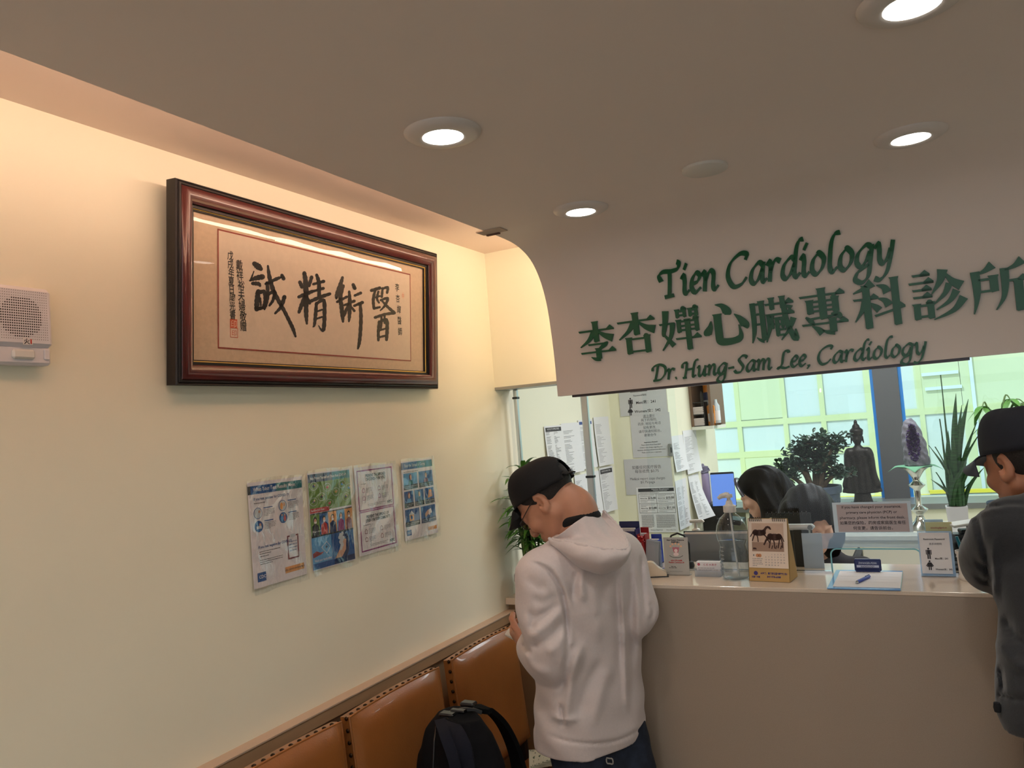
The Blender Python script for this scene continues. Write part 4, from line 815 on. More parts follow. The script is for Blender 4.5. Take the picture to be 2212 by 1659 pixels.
        for lam in (.5, -.53) * rounds:                 # Taubin smoothing takes the grid's steps out without shrinking
            a_ = np.stack([np.bincount(E[:, 0], V[E[:, 1], i], len(V)) + np.bincount(E[:, 1], V[E[:, 0], i], len(V)) for i in range(3)], 1); V = V + lam * (a_ / deg - V)
        me = bpy.data.meshes.new(name); me.from_pydata(V.tolist(), [], F.tolist())
        for x in (m if isinstance(m, (list, tuple)) else [m]): me.materials.append(x)
        me.polygons.foreach_set('use_smooth', [True] * len(me.polygons)); me.update()
        o = bpy.data.objects.new(name, me); C.objects.link(o)
        if parent: o.parent = parent
        return o
def axis(*seg):
    """graded axis: (start, stop, step), ..."""
    out = []
    for a, b, h in seg: out += list(np.arange(a, b - h * .3, h))
    return out + [seg[-1][1]]
def pix(P):
    d = P - np.array(CAM); f = d @ np.array(FWD); return np.stack([1106 + FPX * (d @ np.array(RIGHT)) / f, 829.5 - FPX * (d @ np.array(UP)) / f], 1)
def fold_lines(lines):
    """soft ridges (+) and creases (-) drawn on the cloth: ((points in the picture), height, width px)"""
    L = [(np.array(catmull(p, 6)), h * 1.3, w) for p, h, w in lines]
    def fn(P):
        q = pix(P); out = np.zeros(len(P))
        for pts, h, w in L:
            lo, hi = pts.min(0) - 4 * w, pts.max(0) + 4 * w; sel = np.nonzero(((q > lo) & (q < hi)).all(1))[0]
            if not len(sel): continue
            d = np.full(len(sel), 1e9); tt = np.zeros(len(sel)); n = len(pts) - 1
            for i in range(n):
                a, b = pts[i], pts[i + 1]; v = b - a; t = np.clip(((q[sel] - a) @ v) / max(v @ v, 1e-9), 0, 1); e = np.linalg.norm(q[sel] - a - t[:, None] * v, axis=1); u = e < d; d[u] = e[u]; tt[u] = (i + t[u]) / n
            out[sel] += h * np.exp(-(d / w) ** 2) * np.clip(4 * np.minimum(tt, 1 - tt) + .15, 0, 1)
        return out
    return fn
def head_axes(yaw, pitch, roll=0.0):
    """yaw from +Y towards -X, pitch down; rows: forward, left, up"""
    f0 = Vector((-math.sin(yaw), math.cos(yaw), 0)); l = Vector((-math.cos(yaw), -math.sin(yaw), 0)); up0 = Vector((0, 0, 1))
    f = f0 * math.cos(pitch) - up0 * math.sin(pitch); u = f0 * math.sin(pitch) + up0 * math.cos(pitch)
    l, u = l * math.cos(roll) + u * math.sin(roll), u * math.cos(roll) - l * math.sin(roll)
    return f, l, u
def head(fd, c, ax, s=1.0, ears=True, fem=False):
    f, l, u = ax; A = [tuple(f), tuple(l), tuple(u)]
    def q(x, y, z): return Vector(c) + (f * x + l * y + u * z) * s
    def e(p, r, k=.02, mode='u', AA=None): fd.ell(q(*p), [v * s for v in r], AA or A, k * s, mode)
    e((-.012, 0, .038), (.096, .075, .088), .0); e((.030, 0, -.018), (.062, .060, .085), .03)
    fd.cap(q(.060, 0, -.082), q(.0, 0, -.060), .036 * s, .044 * s, .03 * s)
    for y in (-1, 1): fd.cap(q(.056, y * .016, -.088), q(-.005, y * .050, -.048), .022 * s, .024 * s, .03 * s)
    for y in (-1, 1):
        e((.088, y * .031, .010), (.014, .017, .010), .012, 's'); e((.080, y * .031, .008), (.0125, .0135, .0115), .004)
        e((.066, y * .040, -.022), (.024, .022, .022), .02); fd.cap(q(.094, y * .014, .024), q(.080, y * .044, .024), .0075 * s, .005 * s, .014 * s)
    fd.cap(q(.092, 0, .012), q(.112, 0, -.022), .0085 * s, .0105 * s, .014 * s); e((.108, 0, -.030), (.012, .017, .009), .008)
    fd.cap(q(.090, -.018, -.056), q(.090, .018, -.056), .0075 * s, .0075 * s, .010 * s); fd.cap(q(.100, -.006, -.054), q(.100, .006, -.054), .005 * s, .005 * s, .008 * s)
    fd.cap(q(.099, -.008, -.065), q(.099, .008, -.065), .0065 * s, .0065 * s, .008 * s); fd.cap(q(.104, -.016, -.0595), q(.104, .016, -.0595), .002 * s, .002 * s, .003 * s, 's')
    e((.082, 0, -.094), (.018, .022, .016), .02)
    if ears:
        for y in (-1, 1):
            o = Vector((-.25, y * .9, .1)).normalized(); AA = [tuple(f * .96 + l * (y * .28)), tuple((l * y * .93 - f * .36)), tuple(u)]
            e((-.010, y * .078, -.002), (.020, .009, .033), .006, 'u', AA); e((-.004, y * .084, .002), (.011, .008, .020), .006, 's', AA); fd.cap(q(.004, y * .076, -.026), q(-.002, y * .079, -.030), .0085 * s, .0075 * s, .008 * s)
    return q
def hand(fd, wrist, d, n, side, s=1.0, curl=(.5, .7, .6), spread=.10, thumb=.5, gap=None):
    """palm and five bent fingers; d along the hand, n out of the back of the hand, side towards the thumb"""
    d = Vector(d).normalized(); n = (Vector(n) - d * Vector(n).dot(d)).normalized(); t = Vector(side); t = (t - d * t.dot(d) - n * t.dot(n)).normalized(); w = Vector(wrist)
    A = [tuple(d), tuple(t), tuple(n)]
    fd.ell(w + d * .045 * s, (.052 * s, .040 * s, .016 * s), A, .012 * s); fd.cap(w - d * .02, w + d * .02 * s, .026 * s, .024 * s, .02 * s)
    for i, (off, ln) in enumerate(((.028, .074), (.009, .082), (-.010, .077), (-.028, .060))):
        b = w + d * (.082 - .006 * abs(i - 1)) * s + t * off * s; a = 0.0; p = b; r = .0092 * s; dirx = (d + t * (off * spread * 20)).normalized()
        for j, (frac, cu) in enumerate(zip((.46, .30, .24), curl)):
            a += cu; v = dirx * math.cos(a) - n * math.sin(a); e = p + v * ln * frac * s; fd.cap(p, e, r, r * .9, .004 * s); p = e; r *= .92
    b = w + d * .022 * s + t * .030 * s - n * .006 * s; p = b; a = thumb; r = .0115 * s
    for j, ln in enumerate((.036, .032, .026)):
        v = (t * math.cos(a) + d * math.sin(a) - n * .25 * (j + 1)).normalized(); e = p + v * ln * s; fd.cap(p, e, r, r * .9, .006 * s); p = e; r *= .93; a += .45
SKIN = mat('skin', (192, 140, 114), 0.5, noise=0.05, nscale=30, sub=0.12, spec=0.35)
SKIN2 = mat('skin_weathered', (176, 120, 92), 0.55, noise=0.07, nscale=30, sub=0.1)
BLACKHAIR = mat('black_hair', (12, 10, 11), 0.5, spec=.12)
BUZZ = mat('cropped_hair', (34, 28, 26), 0.7, noise=0.5, nscale=260, bump=0.8, bscale=500)
FLEECE = mat('hoodie_jersey', (212, 201, 200), 0.9, noise=0.025, nscale=160, bump=0.15, bscale=420, sheen=0.3)
DENIM = mat('dark_denim', (30, 40, 58), 0.85, noise=0.28, nscale=45, bump=0.3, bscale=600)
CAPB = mat('cap_twill', (11, 12, 17), 0.85, bump=0.3, bscale=700)
TEEB = mat('black_tee', (18, 18, 22), 0.9)
SHOE = mat('shoe_black', (30, 30, 32), 0.6)

# ---------------------------------------------------------------- the man in the pale hoodie
def man_in_hoodie():
    def ay(px, py, Y): return at_y(px, py, Y - .025)
    a = math.radians(61); F = Vector((-math.sin(a), math.cos(a), 0)); L = Vector((-math.cos(a), -math.sin(a), 0)); O = Vector((.704, 2.172, 0))
    def B(f, l, z, sh=0.0): return O + F * f + L * l + Vector((sh, 0, z))
    base = tuple(B(0, 0, 0)); T = Matrix.Translation(base)
    FF, LL = (F.x, F.y), (L.x, L.y)
    LS, RS = B(.0, .165, 1.222), B(.0, -.138, 1.236)
    LE = ay(1198, 1412, 2.055); LWr = ay(1142, 1394, 2.19); RE = ay(1374, 1335, 2.245); RW = RE + F * .20 + Vector((-.02, -.12, .05))
    HC = ay(1186, 1082, 2.19); ax = head_axes(math.radians(92), math.radians(47)); 
    body = Field(axis((.30, .44, .006), (.44, .72, .004), (.72, 1.02, .007)), axis((1.90, 2.10, .006), (2.10, 2.30, .004), (2.30, 2.58, .007)), axis((-.005, .90, .010), (.90, 1.08, .004), (1.08, 1.26, .007), (1.26, 1.56, .004)))
    q = head(body, HC, ax)
    body.chain([q(-.034, 0, -.030), q(-.046, 0, -.085), B(.0, 0, 1.335), B(-.01, 0, 1.26)], [.046, .046, .050, .075], .02)
    body.loft([(.66, O.x, O.y, .07, .10), (.85, O.x, O.y, .095, .14), (1.05, O.x, O.y, .09, .135), (1.18, O.x, O.y, .09, .15), (1.27, O.x, O.y, .05, .09)], FF, LL)
    for S, E, Wr in ((LS, LE, LWr), (RS, RE, RW)): body.chain([S, E], [.045, .038], .03, 2); body.chain([E, Wr], [.036, .024], .02, 2)
    hd = (LWr - LE).normalized(); hd = (hd * .8 + Vector((-.22, .12, .10))).normalized()
    hand(body, LWr + hd * .01, hd, (-.25, -.75, -.55), (0.1, -.3, .9), .98, (.5, .75, .5), .05, .75)
    hand(body, RW, (RW - RE).normalized(), (.7, .5, .2), (0, 0, 1), .98)
    for sgn, fo in ((1, .015), (-1, -.015)):
        hp = B(0, sgn * .075, .80); kn = B(.0 + fo, sgn * .080, .46, .05); an = B(-.03 + fo, sgn * .09, .085, .14)
        body.chain([hp, kn, an], [.052, .046, .036], .03); body.cap(an + Vector((0, 0, -.03)), an + F * .13 + Vector((0, 0, -.055)), .035, .03, .02)
    man = body.mesh('person', SKIN); tag(man, 'person in a pale hoodie and black cap, standing with bowed head over a phone', 'person', None)
    # --- hoodie
    h = Field(axis((.28, 1.06, .005)), axis((1.84, 2.60, .005)), axis((.690, 1.40, .005)))
    rows = [(.712, -.014, 0, .124, .170), (.76, -.010, 0, .129, .175), (.86, -.004, -.006, .120, .168), (1.0, .0, -.008, .118, .168), (1.12, .004, -.014, .122, .174), (1.20, .002, -.016, .112, .168), (1.27, 0, -.014, .085, .135), (1.325, 0, -.008, .058, .080)]
    h.loft([(z, O.x + dx - .012 * (1.25 - z) / .5, O.y + F.y * df, a_, b_) for z, dx, df, a_, b_ in rows], FF, LL, 0.0, 2.4)
    h.cap(LS + Vector((0, 0, .008)), RS + Vector((0, 0, .008)), .058, .058, .05)
    h.chain([LS + L * -.01, LS * .5 + LE * .5 + L * .012, LE, LE + (LWr - LE) * .45, LWr - (LWr - LE) * .20], [.068, .062, .066, .056, .042], .03, 4)
    h.chain([RS, RS * .5 + RE * .5 - L * .010, RE, RW - (RW - RE) * .12], [.066, .052, .044, .034], .03, 4)
    h.bump(fold_lines([
        (((1147, 1213), (1187, 1234), (1214, 1280), (1222, 1322), (1226, 1381), (1222, 1430)), -.010, 5), (((1156, 1208), (1196, 1230), (1224, 1280), (1232, 1322)), .005, 8),
        (((1246, 1234), (1240, 1262), (1236, 1300)), -.008, 7), (((1262, 1225), (1256, 1262), (1262, 1300)), .008, 9),
        (((1341, 1235), (1347, 1339), (1350, 1430), (1354, 1535)), .008, 6), (((1330, 1240), (1335, 1340), (1340, 1450)), -.006, 7), (((1362, 1235), (1364, 1340), (1366, 1500)), -.004, 8),
        (((1262, 1385), (1243, 1440), (1230, 1500), (1222, 1560)), .009, 11), (((1240, 1390), (1226, 1430), (1212, 1500)), -.007, 9), (((1300, 1420), (1270, 1480), (1250, 1550)), -.006, 12), (((1320, 1440), (1298, 1500), (1280, 1570)), .006, 12),
        (((1210, 1520), (1214, 1545), (1216, 1570)), -.007, 4), (((1192, 1545), (1220, 1556), (1250, 1552)), .005, 7),
        (((1384, 1200), (1388, 1260), (1396, 1330)), -.009, 6), (((1371, 1215), (1376, 1300), (1382, 1420)), .006, 7), (((1310, 1250), (1300, 1300), (1290, 1350)), -.004, 12), (((1280, 1255), (1290, 1320), (1290, 1390)), .004, 12),
        (((1206, 1300), (1182, 1322), (1150, 1338)), -.007, 9), (((1212, 1318), (1190, 1344), (1160, 1366), (1144, 1380)), .006, 9), (((1150, 1288), (1172, 1300), (1204, 1286)), -.005, 9), (((1216, 1342), (1196, 1370), (1166, 1392), (1148, 1398)), -.007, 9), (((1142, 1318), (1152, 1340), (1146, 1362)), -.006, 7), (((1220, 1370), (1204, 1396), (1180, 1412)), .005, 10), (((1136, 1404), (1150, 1440), (1190, 1456)), .004, 10), (((1140, 1246), (1162, 1268), (1180, 1262)), -.005, 10),
        (((1130, 1388), (1136, 1402), (1148, 1412)), -.006, 5), (((1402, 1300), (1410, 1320), (1404, 1345)), -.006, 6),
        (((1184, 1588), (1230, 1602), (1290, 1606), (1350, 1594), (1402, 1560)), -.004, 3.5)]), .03)
    def soft(P): return .0022 * np.sin(P[:, 0] * 31 + P[:, 2] * 17 + 2 * np.sin(P[:, 1] * 19)) * np.sin(P[:, 2] * 23 - P[:, 1] * 27) + .0012 * np.sin(P[:, 2] * 61 + P[:, 0] * 47)
    h.bump(soft, .03)
    h.cap(B(.012, 0, 1.30), B(.02, 0, 1.42), .054, .064, .012, 's')
    ho = h.mesh('hoodie', FLEECE, man)
    # hood: a pouch lying on the back; rows run round the neck, profile runs neck, inside, rim, outside, bottom
    N = [ay(1192, 1163, 2.13), ay(1212, 1152, 2.11), ay(1240, 1130, 2.12), ay(1268, 1112, 2.16), ay(1288, 1104, 2.22), ay(1290, 1112, 2.29)]
    V_ = [ay(1194, 1170, 2.13), ay(1226, 1166, 2.11), ay(1265, 1160, 2.115), ay(1304, 1158, 2.15), ay(1312, 1136, 2.22), ay(1298, 1118, 2.29)]
    R_ = [ay(1186, 1164, 2.09), ay(1240, 1174, 2.045), ay(1304, 1186, 2.045), ay(1354, 1184, 2.11), ay(1342, 1146, 2.21), ay(1304, 1104, 2.28)]
    Q_ = [ay(1188, 1172, 2.085), ay(1238, 1200, 2.030), ay(1304, 1216, 2.030), ay(1357, 1200, 2.10), ay(1348, 1160, 2.22), ay(1312, 1112, 2.29)]
    B_ = [ay(1192, 1178, 2.12), ay(1248, 1222, 2.075), ay(1302, 1238, 2.085), ay(1346, 1212, 2.15), ay(1340, 1168, 2.25), ay(1310, 1122, 2.31)]
    I_ = [B(.06, .10, 1.29), B(-.02, .09, 1.27), B(-.07, .03, 1.26), B(-.08, -.03, 1.26), B(-.05, -.08, 1.28), B(.02, -.09, 1.29)]
    rows = [catmull(r, 9) for r in (N, V_, R_, Q_, B_, I_)]; ncol = len(rows[0]); prof_ = [catmull([rows[i][j] for i in range(6)], 6) for j in range(ncol)]
    mb = MB(); nr = len(prof_[0])
    for j in range(ncol):
        for i in range(nr):
            p = Vector(prof_[j][i]); w = .0022 * math.sin(j * .9 + i * .35) * math.sin(i * .3); w += .0016 * math.sin(j * 2.4) * math.exp(-((i - 12) / 2.0) ** 2); mb.v.append(tuple(p + Vector((0, -w, w))))
    for j in range(ncol - 1):
        for i in range(nr - 1): mb.f.append((j * nr + i, j * nr + i + 1, (j + 1) * nr + i + 1, (j + 1) * nr + i)); mb.m.append(0)
    hood = mb.build('hood', FLEECE, ho, 'full'); hood.modifiers.new('thick', 'SOLIDIFY').thickness = .006; hood.modifiers['thick'].offset = 0; sm = hood.modifiers.new('smooth', 'SUBSURF'); sm.levels = 1; sm.render_levels = 1
    MB().tube([Vector(p) + Vector((.0008 * math.sin(i * 2.6), 0, .0012 * math.sin(i * 2.6))) for i, p in enumerate(catmull(R_, 14))], .0048, 8).build('hood_hem', FLEECE, hood, True)
    # black tee collar at the neck
    cen = B(.004, 0, 1.345); mb = MB(); mb.tube([cen + F * (.054 * math.cos(t)) + L * (.056 * math.sin(t)) + Vector((0, 0, .008 - .024 * math.cos(t))) for t in np.linspace(0, 2 * PI, 40)[:-1]], .010, 10, closed=True, flat=1.5); mb.build('tee_collar', TEEB, man, True)
    # jeans
    j = Field(axis((.36, 1.02, .007)), axis((1.94, 2.48, .007)), axis((.06, .86, .007)))
    j.loft([(.64, O.x - .012, O.y, .100, .142), (.72, O.x - .012, O.y, .098, .138), (.80, O.x - .01, O.y, .08, .12)], FF, LL, 0)
    for sgn, fo in ((1, .015), (-1, -.015)):
        hp = B(0, sgn * .070, .80, .0); kn = B(.0 + fo, sgn * .080, .46, .05); an = B(-.03 + fo, sgn * .09, .10, .14); j.chain([hp, kn, an], [.074, .068, .060], .025)
    j.bump(lambda P: .003 * np.sin(P[:, 2] * 60 + 4 * np.sin(P[:, 0] * 20)) * np.sin(P[:, 1] * 25), .02); j.bump(fold_lines([(((1240, 1634), (1242, 1690), (1310, 1694), (1318, 1630)), .004, 3), (((1318, 1640), (1322, 1700)), -.006, 4)]))
    je = j.mesh('jeans', DENIM, man)
    rp = ay(1317, 1644, 2.10); MB().tube([rp + Vector((.010 * math.cos(t), 0, .009 * math.sin(t) + .002 * math.sin(3 * t))) for t in np.linspace(0, 2 * PI, 14)], .0022, 5).build('frayed_rip', mat('frayed_threads', (150, 148, 144), .9), je, True)
    for sgn, fo in ((1, .015), (-1, -.015)):
        an = B(-.03 + fo, sgn * .09, .0, .14); AA = Matrix.Translation(an) @ Matrix(((F.x, L.x, 0, 0), (F.y, L.y, 0, 0), (0, 0, 1, 0), (0, 0, 0, 1)))
        MB().lathe([(.045, .0), (.052, .006), (.052, .022), (.048, .055), (.040, .085), (.0388, .10)], 20, sx=1.0, sy=.85).warp(lambda x, y, z: ((x + .04 if z > .05 else x * 2.6 + .055), y, z)).build('shoe', SHOE, man, 50, M=AA)
    # --- hair, cap, glasses
    HM = Matrix(((ax[0].x, ax[1].x, ax[2].x, HC.x), (ax[0].y, ax[1].y, ax[2].y, HC.y), (ax[0].z, ax[1].z, ax[2].z, HC.z), (0, 0, 0, 1)))
    hr = Field(axis((.44, .74, .004)), axis((2.06, 2.34, .004)), axis((1.28, 1.56, .004))); A = [tuple(v) for v in ax]
    hr.ell(q(-.014, 0, .038), (.0985, .0780, .0895), A, 0)
    f, l, u = ax
    def cutplane(p0, nrm):
        p0 = np.array(p0); nrm = np.array(Vector(nrm).normalized())
        hr.put((-9, -9, -9), (9, 9, 9), lambda X, Y, Z: -((X - p0[0]) * nrm[0] + (Y - p0[1]) * nrm[1] + (Z - p0[2]) * nrm[2]), .004, 's')
    cutplane(q(.030, 0, .0), f * .9 - u * .35)
    cutplane(q(-.07, 0, -.048), f * .25 - u)
    hr.mesh('hair', BUZZ, man)
    # cap crown (shell with the arched opening at the back), brim, strap, button
    mb = MB(); nu, nv = 64, 18; tilt_ = Matrix.Translation((-.012, 0, .026)) @ Matrix.Rotation(math.radians(-20), 4, 'Y')
    def crown(u_, v_):
        t = u_ * 2 * PI; e = v_ * PI / 2; cx_, sx_ = math.cos(t), math.sin(t)
        r = math.cos(e) ** .75; z = .098 * math.sin(e) ** .9
        front = max(0, cx_)
        return tilt_ @ Vector(((.104 + .004 * front) * r * cx_, .083 * r * sx_, z + .012 * front * math.sin(2 * e)))
    k0 = len(mb.v); mb.grid(crown, nu, nv)
    def open_(f_):
        c_ = Vector((0, 0, 0))
        for i in f_: c_ += Vector(mb.v[i]) / len(f_)
        loc = tilt_.inverted() @ c_; return loc.x < -.03 and ((loc.y / .036) ** 2 + ((loc.z - .008) / .052) ** 2) < 1
    keep = [i for i, f_ in enumerate(mb.f) if not open_(f_)]; mb.f = [mb.f[i] for i in keep]; mb.m = [0] * len(mb.f)
    cp = mb.build('cap', CAPB, man, 'full', M=HM); sd = cp.modifiers.new('thick', 'SOLIDIFY'); sd.thickness = .004; sd.offset = 1
    mb = MB(); mb.tube([tilt_ @ Vector((.105 * math.cos(t), .084 * math.sin(t), .012)) for t in np.linspace(PI - .42, PI + .42, 14)], .011, 8, flat=.25); mb.build('strap', CAPB, cp, True).parent = cp
    st = mb
    mb = MB().box((-.104, -.012, .012), (.008, .016, .020), M=tilt_, bev=.002); mb.build('strap_buckle', mat('cap_buckle', (70, 72, 76), .4, .4), cp)
    mb = MB().lathe([(.008, 0), (.006, .004), (.0001, .005)], 12, c=tilt_ @ Vector((0, 0, .1)), cap=False); mb.build('button', CAPB, cp, True)
    def brim(u_, v_):
        t = (u_ - .5) * 2; w = .070; x = .072 + .032 * math.sqrt(max(0, 1 - (t * .98) ** 2)) + v_ * .066 * math.sqrt(max(0, 1 - abs(t) ** 2.6)); y = t * (.078 - .004 * v_); bx_ = x - .10
        return tilt_ @ Vector((.10 + bx_ * .80 if bx_ > 0 else x, y, .003 - max(0, bx_) * .70 - .16 * t * t * (.12 + .10 * v_)))
    mb = MB().grid(brim, 24, 10); br_ = mb.build('brim', CAPB, cp, 'full'); sd = br_.modifiers.new('thick', 'SOLIDIFY'); sd.thickness = .004
    gm = mat('glasses_frame', (60, 54, 52), .3, .5); mb = MB()
    for y in (1, -1): mb.tube([q(-.004, y * .0765, .020), q(.03, y * .0745, .019), q(.094, y * .066, .012)], .0016, 6); mb.tube([q(.098, y * (.034 + .024 * math.cos(t)), .004 + .017 * math.sin(t)) for t in np.linspace(0, 2 * PI, 22)[:-1]], .0015, 6, closed=True)
    mb.tube([q(.100, -.010, .008), q(.103, 0, .010), q(.100, .010, .008)], .0014, 6); gl = mb.build('glasses', gm, man, True)
    mb = MB()
    for y in (1, -1): mb.add([q(.0985, y * (.034 + .023 * math.cos(t)), .004 + .016 * math.sin(t)) for t in np.linspace(0, 2 * PI, 22)[:-1]], [tuple(range(21))])
    mb.build('lens', glass('spectacle_glass', (.97, .98, .98), 1.0, ior=1.55), gl)
    # phone held in the left hand, a thing of its own
    ph = LWr + hd * .082 + Vector((-.004, .010, .022)); PM_ = frame(ph, hd, (0.1, .55, .5))
    t = thing('phone', 'pale smartphone held in the left hand of the man in the hoodie', 'phone', M=PM_)
    MB().box((.0, 0, 0), (.120, .060, .008), bev=.003).build('phone_body', mat('phone_white', (214, 212, 208), .3), t, 30); MB().box((0, 0, .0044), (.110, .054, .0008)).build('screen', mat('phone_screen', (30, 34, 44), .1), t)
    return man
man_in_hoodie()

# ---------------------------------------------------------------- the man in the dark jacket leaning on the ledge
JACK = mat('charcoal_fleece', (35, 36, 40), 0.92, noise=0.12, nscale=200, bump=0.2, bscale=420, sheen=0.25)
def man_in_jacket():
    a = math.radians(8); F = Vector((-math.sin(a), math.cos(a), 0)); L = Vector((-math.cos(a), -math.sin(a), 0)); FF, LL = (F.x, F.y), (L.x, L.y)
    O = Vector((1.925, 2.06, 0))
    def B(f, l, z): return O + F * f + L * l + Vector((0, 0, z))
    LS, RS = B(.03, .128, 1.335), B(.03, -.175, 1.335); LE = Vector((at_y(2146, 1240, 2.25).x, 2.250, 1.220)); LW = LE + Vector((.17, .13, -.022)); RE = B(.20, -.26, 1.220); RW = RE + Vector((-.16, .12, -.022))
    HC = at_y(2222, 1004, 2.27); ax = head_axes(math.radians(40), math.radians(16))
    body = Field(axis((1.66, 1.74, .007), (1.74, 1.96, .004), (1.96, 2.32, .007)), axis((1.80, 2.14, .007), (2.14, 2.42, .004), (2.42, 2.64, .006)), axis((-.005, 1.10, .010), (1.10, 1.36, .006), (1.36, 1.62, .004)))
    q = head(body, HC, ax)
    body.chain([q(-.034, 0, -.030), q(-.046, 0, -.085), B(.045, 0, 1.40), B(.02, 0, 1.32)], [.046, .046, .048, .06], .02)
    body.loft([(.80, O.x, O.y - .07, .085, .13), (1.05, O.x, O.y - .03, .09, .135), (1.28, O.x, O.y + .02, .085, .15), (1.35, O.x, O.y + .02, .045, .08)], FF, LL)
    for S, E, Wr in ((LS, LE, LW), (RS, RE, RW)): body.chain([S, E], [.045, .038], .03, 2); body.chain([E, Wr], [.036, .024], .02, 2)
    hand(body, LW, LW - LE, (0, 0, 1), (.9, .3, 0), 1.0, (.08, .10, .08)); hand(body, RW, RW - RE, (0, 0, 1), (-.9, .3, 0), 1.0, (.08, .10, .08))
    for s in (1, -1): body.chain([B(-.07, s * .08, .86), B(-.06, s * .09, .46), B(-.06, s * .095, .085)], [.070, .052, .040], .03); an = B(-.06, s * .095, .06); body.cap(an, an + F * .13 + Vector((0, 0, -.025)), .035, .03, .02)
    p = body.mesh('person', SKIN2); tag(p, 'person in a dark jacket and cap leaning on the counter at the right edge', 'person')
    j = Field(axis((1.64, 2.32, .006)), axis((1.80, 2.62, .006)), axis((.92, 1.50, .006)))
    j.loft([(.945, O.x - .02, O.y - .085, .118, .178), (.97, O.x - .02, O.y - .085, .124, .184), (1.04, O.x - .02, O.y - .06, .128, .180), (1.16, O.x, O.y - .015, .125, .178), (1.26, O.x, O.y + .02, .125, .185), (1.33, O.x, O.y + .03, .10, .150), (1.385, O.x, O.y + .035, .074, .098), (1.430, O.x - .005, O.y + .047, .068, .076), (1.455, O.x - .008, O.y + .056, .066, .070)], FF, LL, 0.0, 2.4)
    j.cap(LS, RS, .066, .066, .05); j.chain([LS, LS * .5 + LE * .5 + L * .02 - F * .02, LE + Vector((0, -.01, 0)), LE + (LW - LE) * .5, LW - (LW - LE) * .1], [.066, .058, .052, .046, .040], .03, 4); j.chain([RS, RE, RE + (RW - RE) * .5, RW - (RW - RE) * .1], [.074, .062, .052, .042], .03, 4)
    j.bump(fold_lines([(((2085, 1120), (2130, 1098), (2180, 1090), (2240, 1092)), -.006, 3.5), (((2085, 1127), (2130, 1105), (2180, 1097), (2240, 1099)), .003, 5),
        (((2106, 1100), (2118, 1150), (2132, 1210), (2140, 1280)), -.008, 6), (((2150, 1160), (2146, 1230), (2150, 1300)), .006, 8), (((2110, 1210), (2126, 1226), (2142, 1220)), -.006, 6), (((2108, 1240), (2126, 1256), (2142, 1248)), -.006, 6), (((2170, 1330), (2190, 1370), (2230, 1400)), -.006, 10), (((2156, 1380), (2180, 1420), (2220, 1450)), .006, 12), (((2155, 1500), (2185, 1508), (2230, 1512)), -.005, 4), (((2160, 1440), (2166, 1470), (2164, 1500)), -.005, 5)]), .03)
    j.bump(lambda P: .002 * np.sin(P[:, 0] * 33 + P[:, 2] * 21) * np.sin(P[:, 2] * 25 - P[:, 1] * 31), .03)
    j.cap(B(.062, 0, 1.435), B(.082, 0, 1.50), .046, .054, .01, 's')
    ja = j.mesh('jacket', JACK, p)
    tg = at_y(2154, 1526, 1.925); mb = MB(); mb.tube([tg + Vector((.02, .03, .012)), tg + Vector((.008, .01, .002)), tg], .0022, 6); c_ = mb.build('drawcord', mat('cord_grey', (96, 96, 92), .8), ja, True); MB().lathe([(.0001, -.012), (.006, -.011), (.0075, -.002), (.006, .008), (.0001, .010)], 12, c=tg, cap=False).build('cord_stopper', CAPB, c_, True)
    t_ = Field(axis((1.74, 2.18, .008)), axis((1.78, 2.20, .008)), axis((.07, 1.0, .008))); t_.loft([(.84, O.x, O.y - .085, .105, .155), (.96, O.x, O.y - .085, .10, .15)], FF, LL, 0)
    for s in (1, -1): t_.chain([B(-.08, s * .078, .88), B(-.06, s * .09, .46), B(-.06, s * .095, .10)], [.092, .070, .062], .025)
    t_.mesh('trousers', mat('black_trousers', (20, 20, 24), .85), p)
    for s in (1, -1):
        an = B(-.06, s * .095, .0); MB().lathe([(.045, .0), (.052, .006), (.052, .022), (.048, .055), (.040, .085), (.0388, .10)], 20, sx=.85).warp(lambda x, y, z: (x, y + .04 if z > .05 else y * 2.6 + .055, z)).build('shoe', SHOE, p, 50, M=Matrix.Translation(an))
    f, l, u = ax; A = [tuple(v) for v in ax]
    hr = Field(axis((1.70, 2.02, .005)), axis((2.10, 2.44, .005)), axis((1.40, 1.66, .005))); hr.ell(q(-.016, 0, .030), (.096, .0775, .092), A, 0)
    for p0, nr in ((q(.026, 0, 0), f * .95 - u * .2), (q(-.07, 0, -.052), -u + f * .1)):
        hr.put((-9,) * 3, (9,) * 3, lambda X, Y, Z: -((X - p0[0]) * nr[0] + (Y - p0[1]) * nr[1] + (Z - p0[2]) * nr[2]), .004, 's')
    hr.mesh('hair', BUZZ, p)
    HM = Matrix(((f.x, l.x, u.x, HC.x), (f.y, l.y, u.y, HC.y), (f.z, l.z, u.z, HC.z), (0, 0, 0, 1))); tl2 = Matrix.Translation((-.006, 0, .034)) @ Matrix.Rotation(math.radians(-8), 4, 'Y')
    CAPN = mat('navy_cap_mesh', (24, 27, 38), 0.85, bump=0.5, bscale=900)
    def crown(u_, v_):
        t = u_ * 2 * PI; e = v_ * PI / 2; r = math.cos(e) ** .62; return tl2 @ Vector((.104 * r * math.cos(t), .084 * r * math.sin(t), .104 * math.sin(e) ** .9 + .016 * max(0, math.cos(t)) * math.sin(2 * e)))
    cp = MB().grid(crown, 56, 16).build('cap', CAPN, p, 'full', M=HM); sd = cp.modifiers.new('thick', 'SOLIDIFY'); sd.thickness = .004; sd.offset = 1
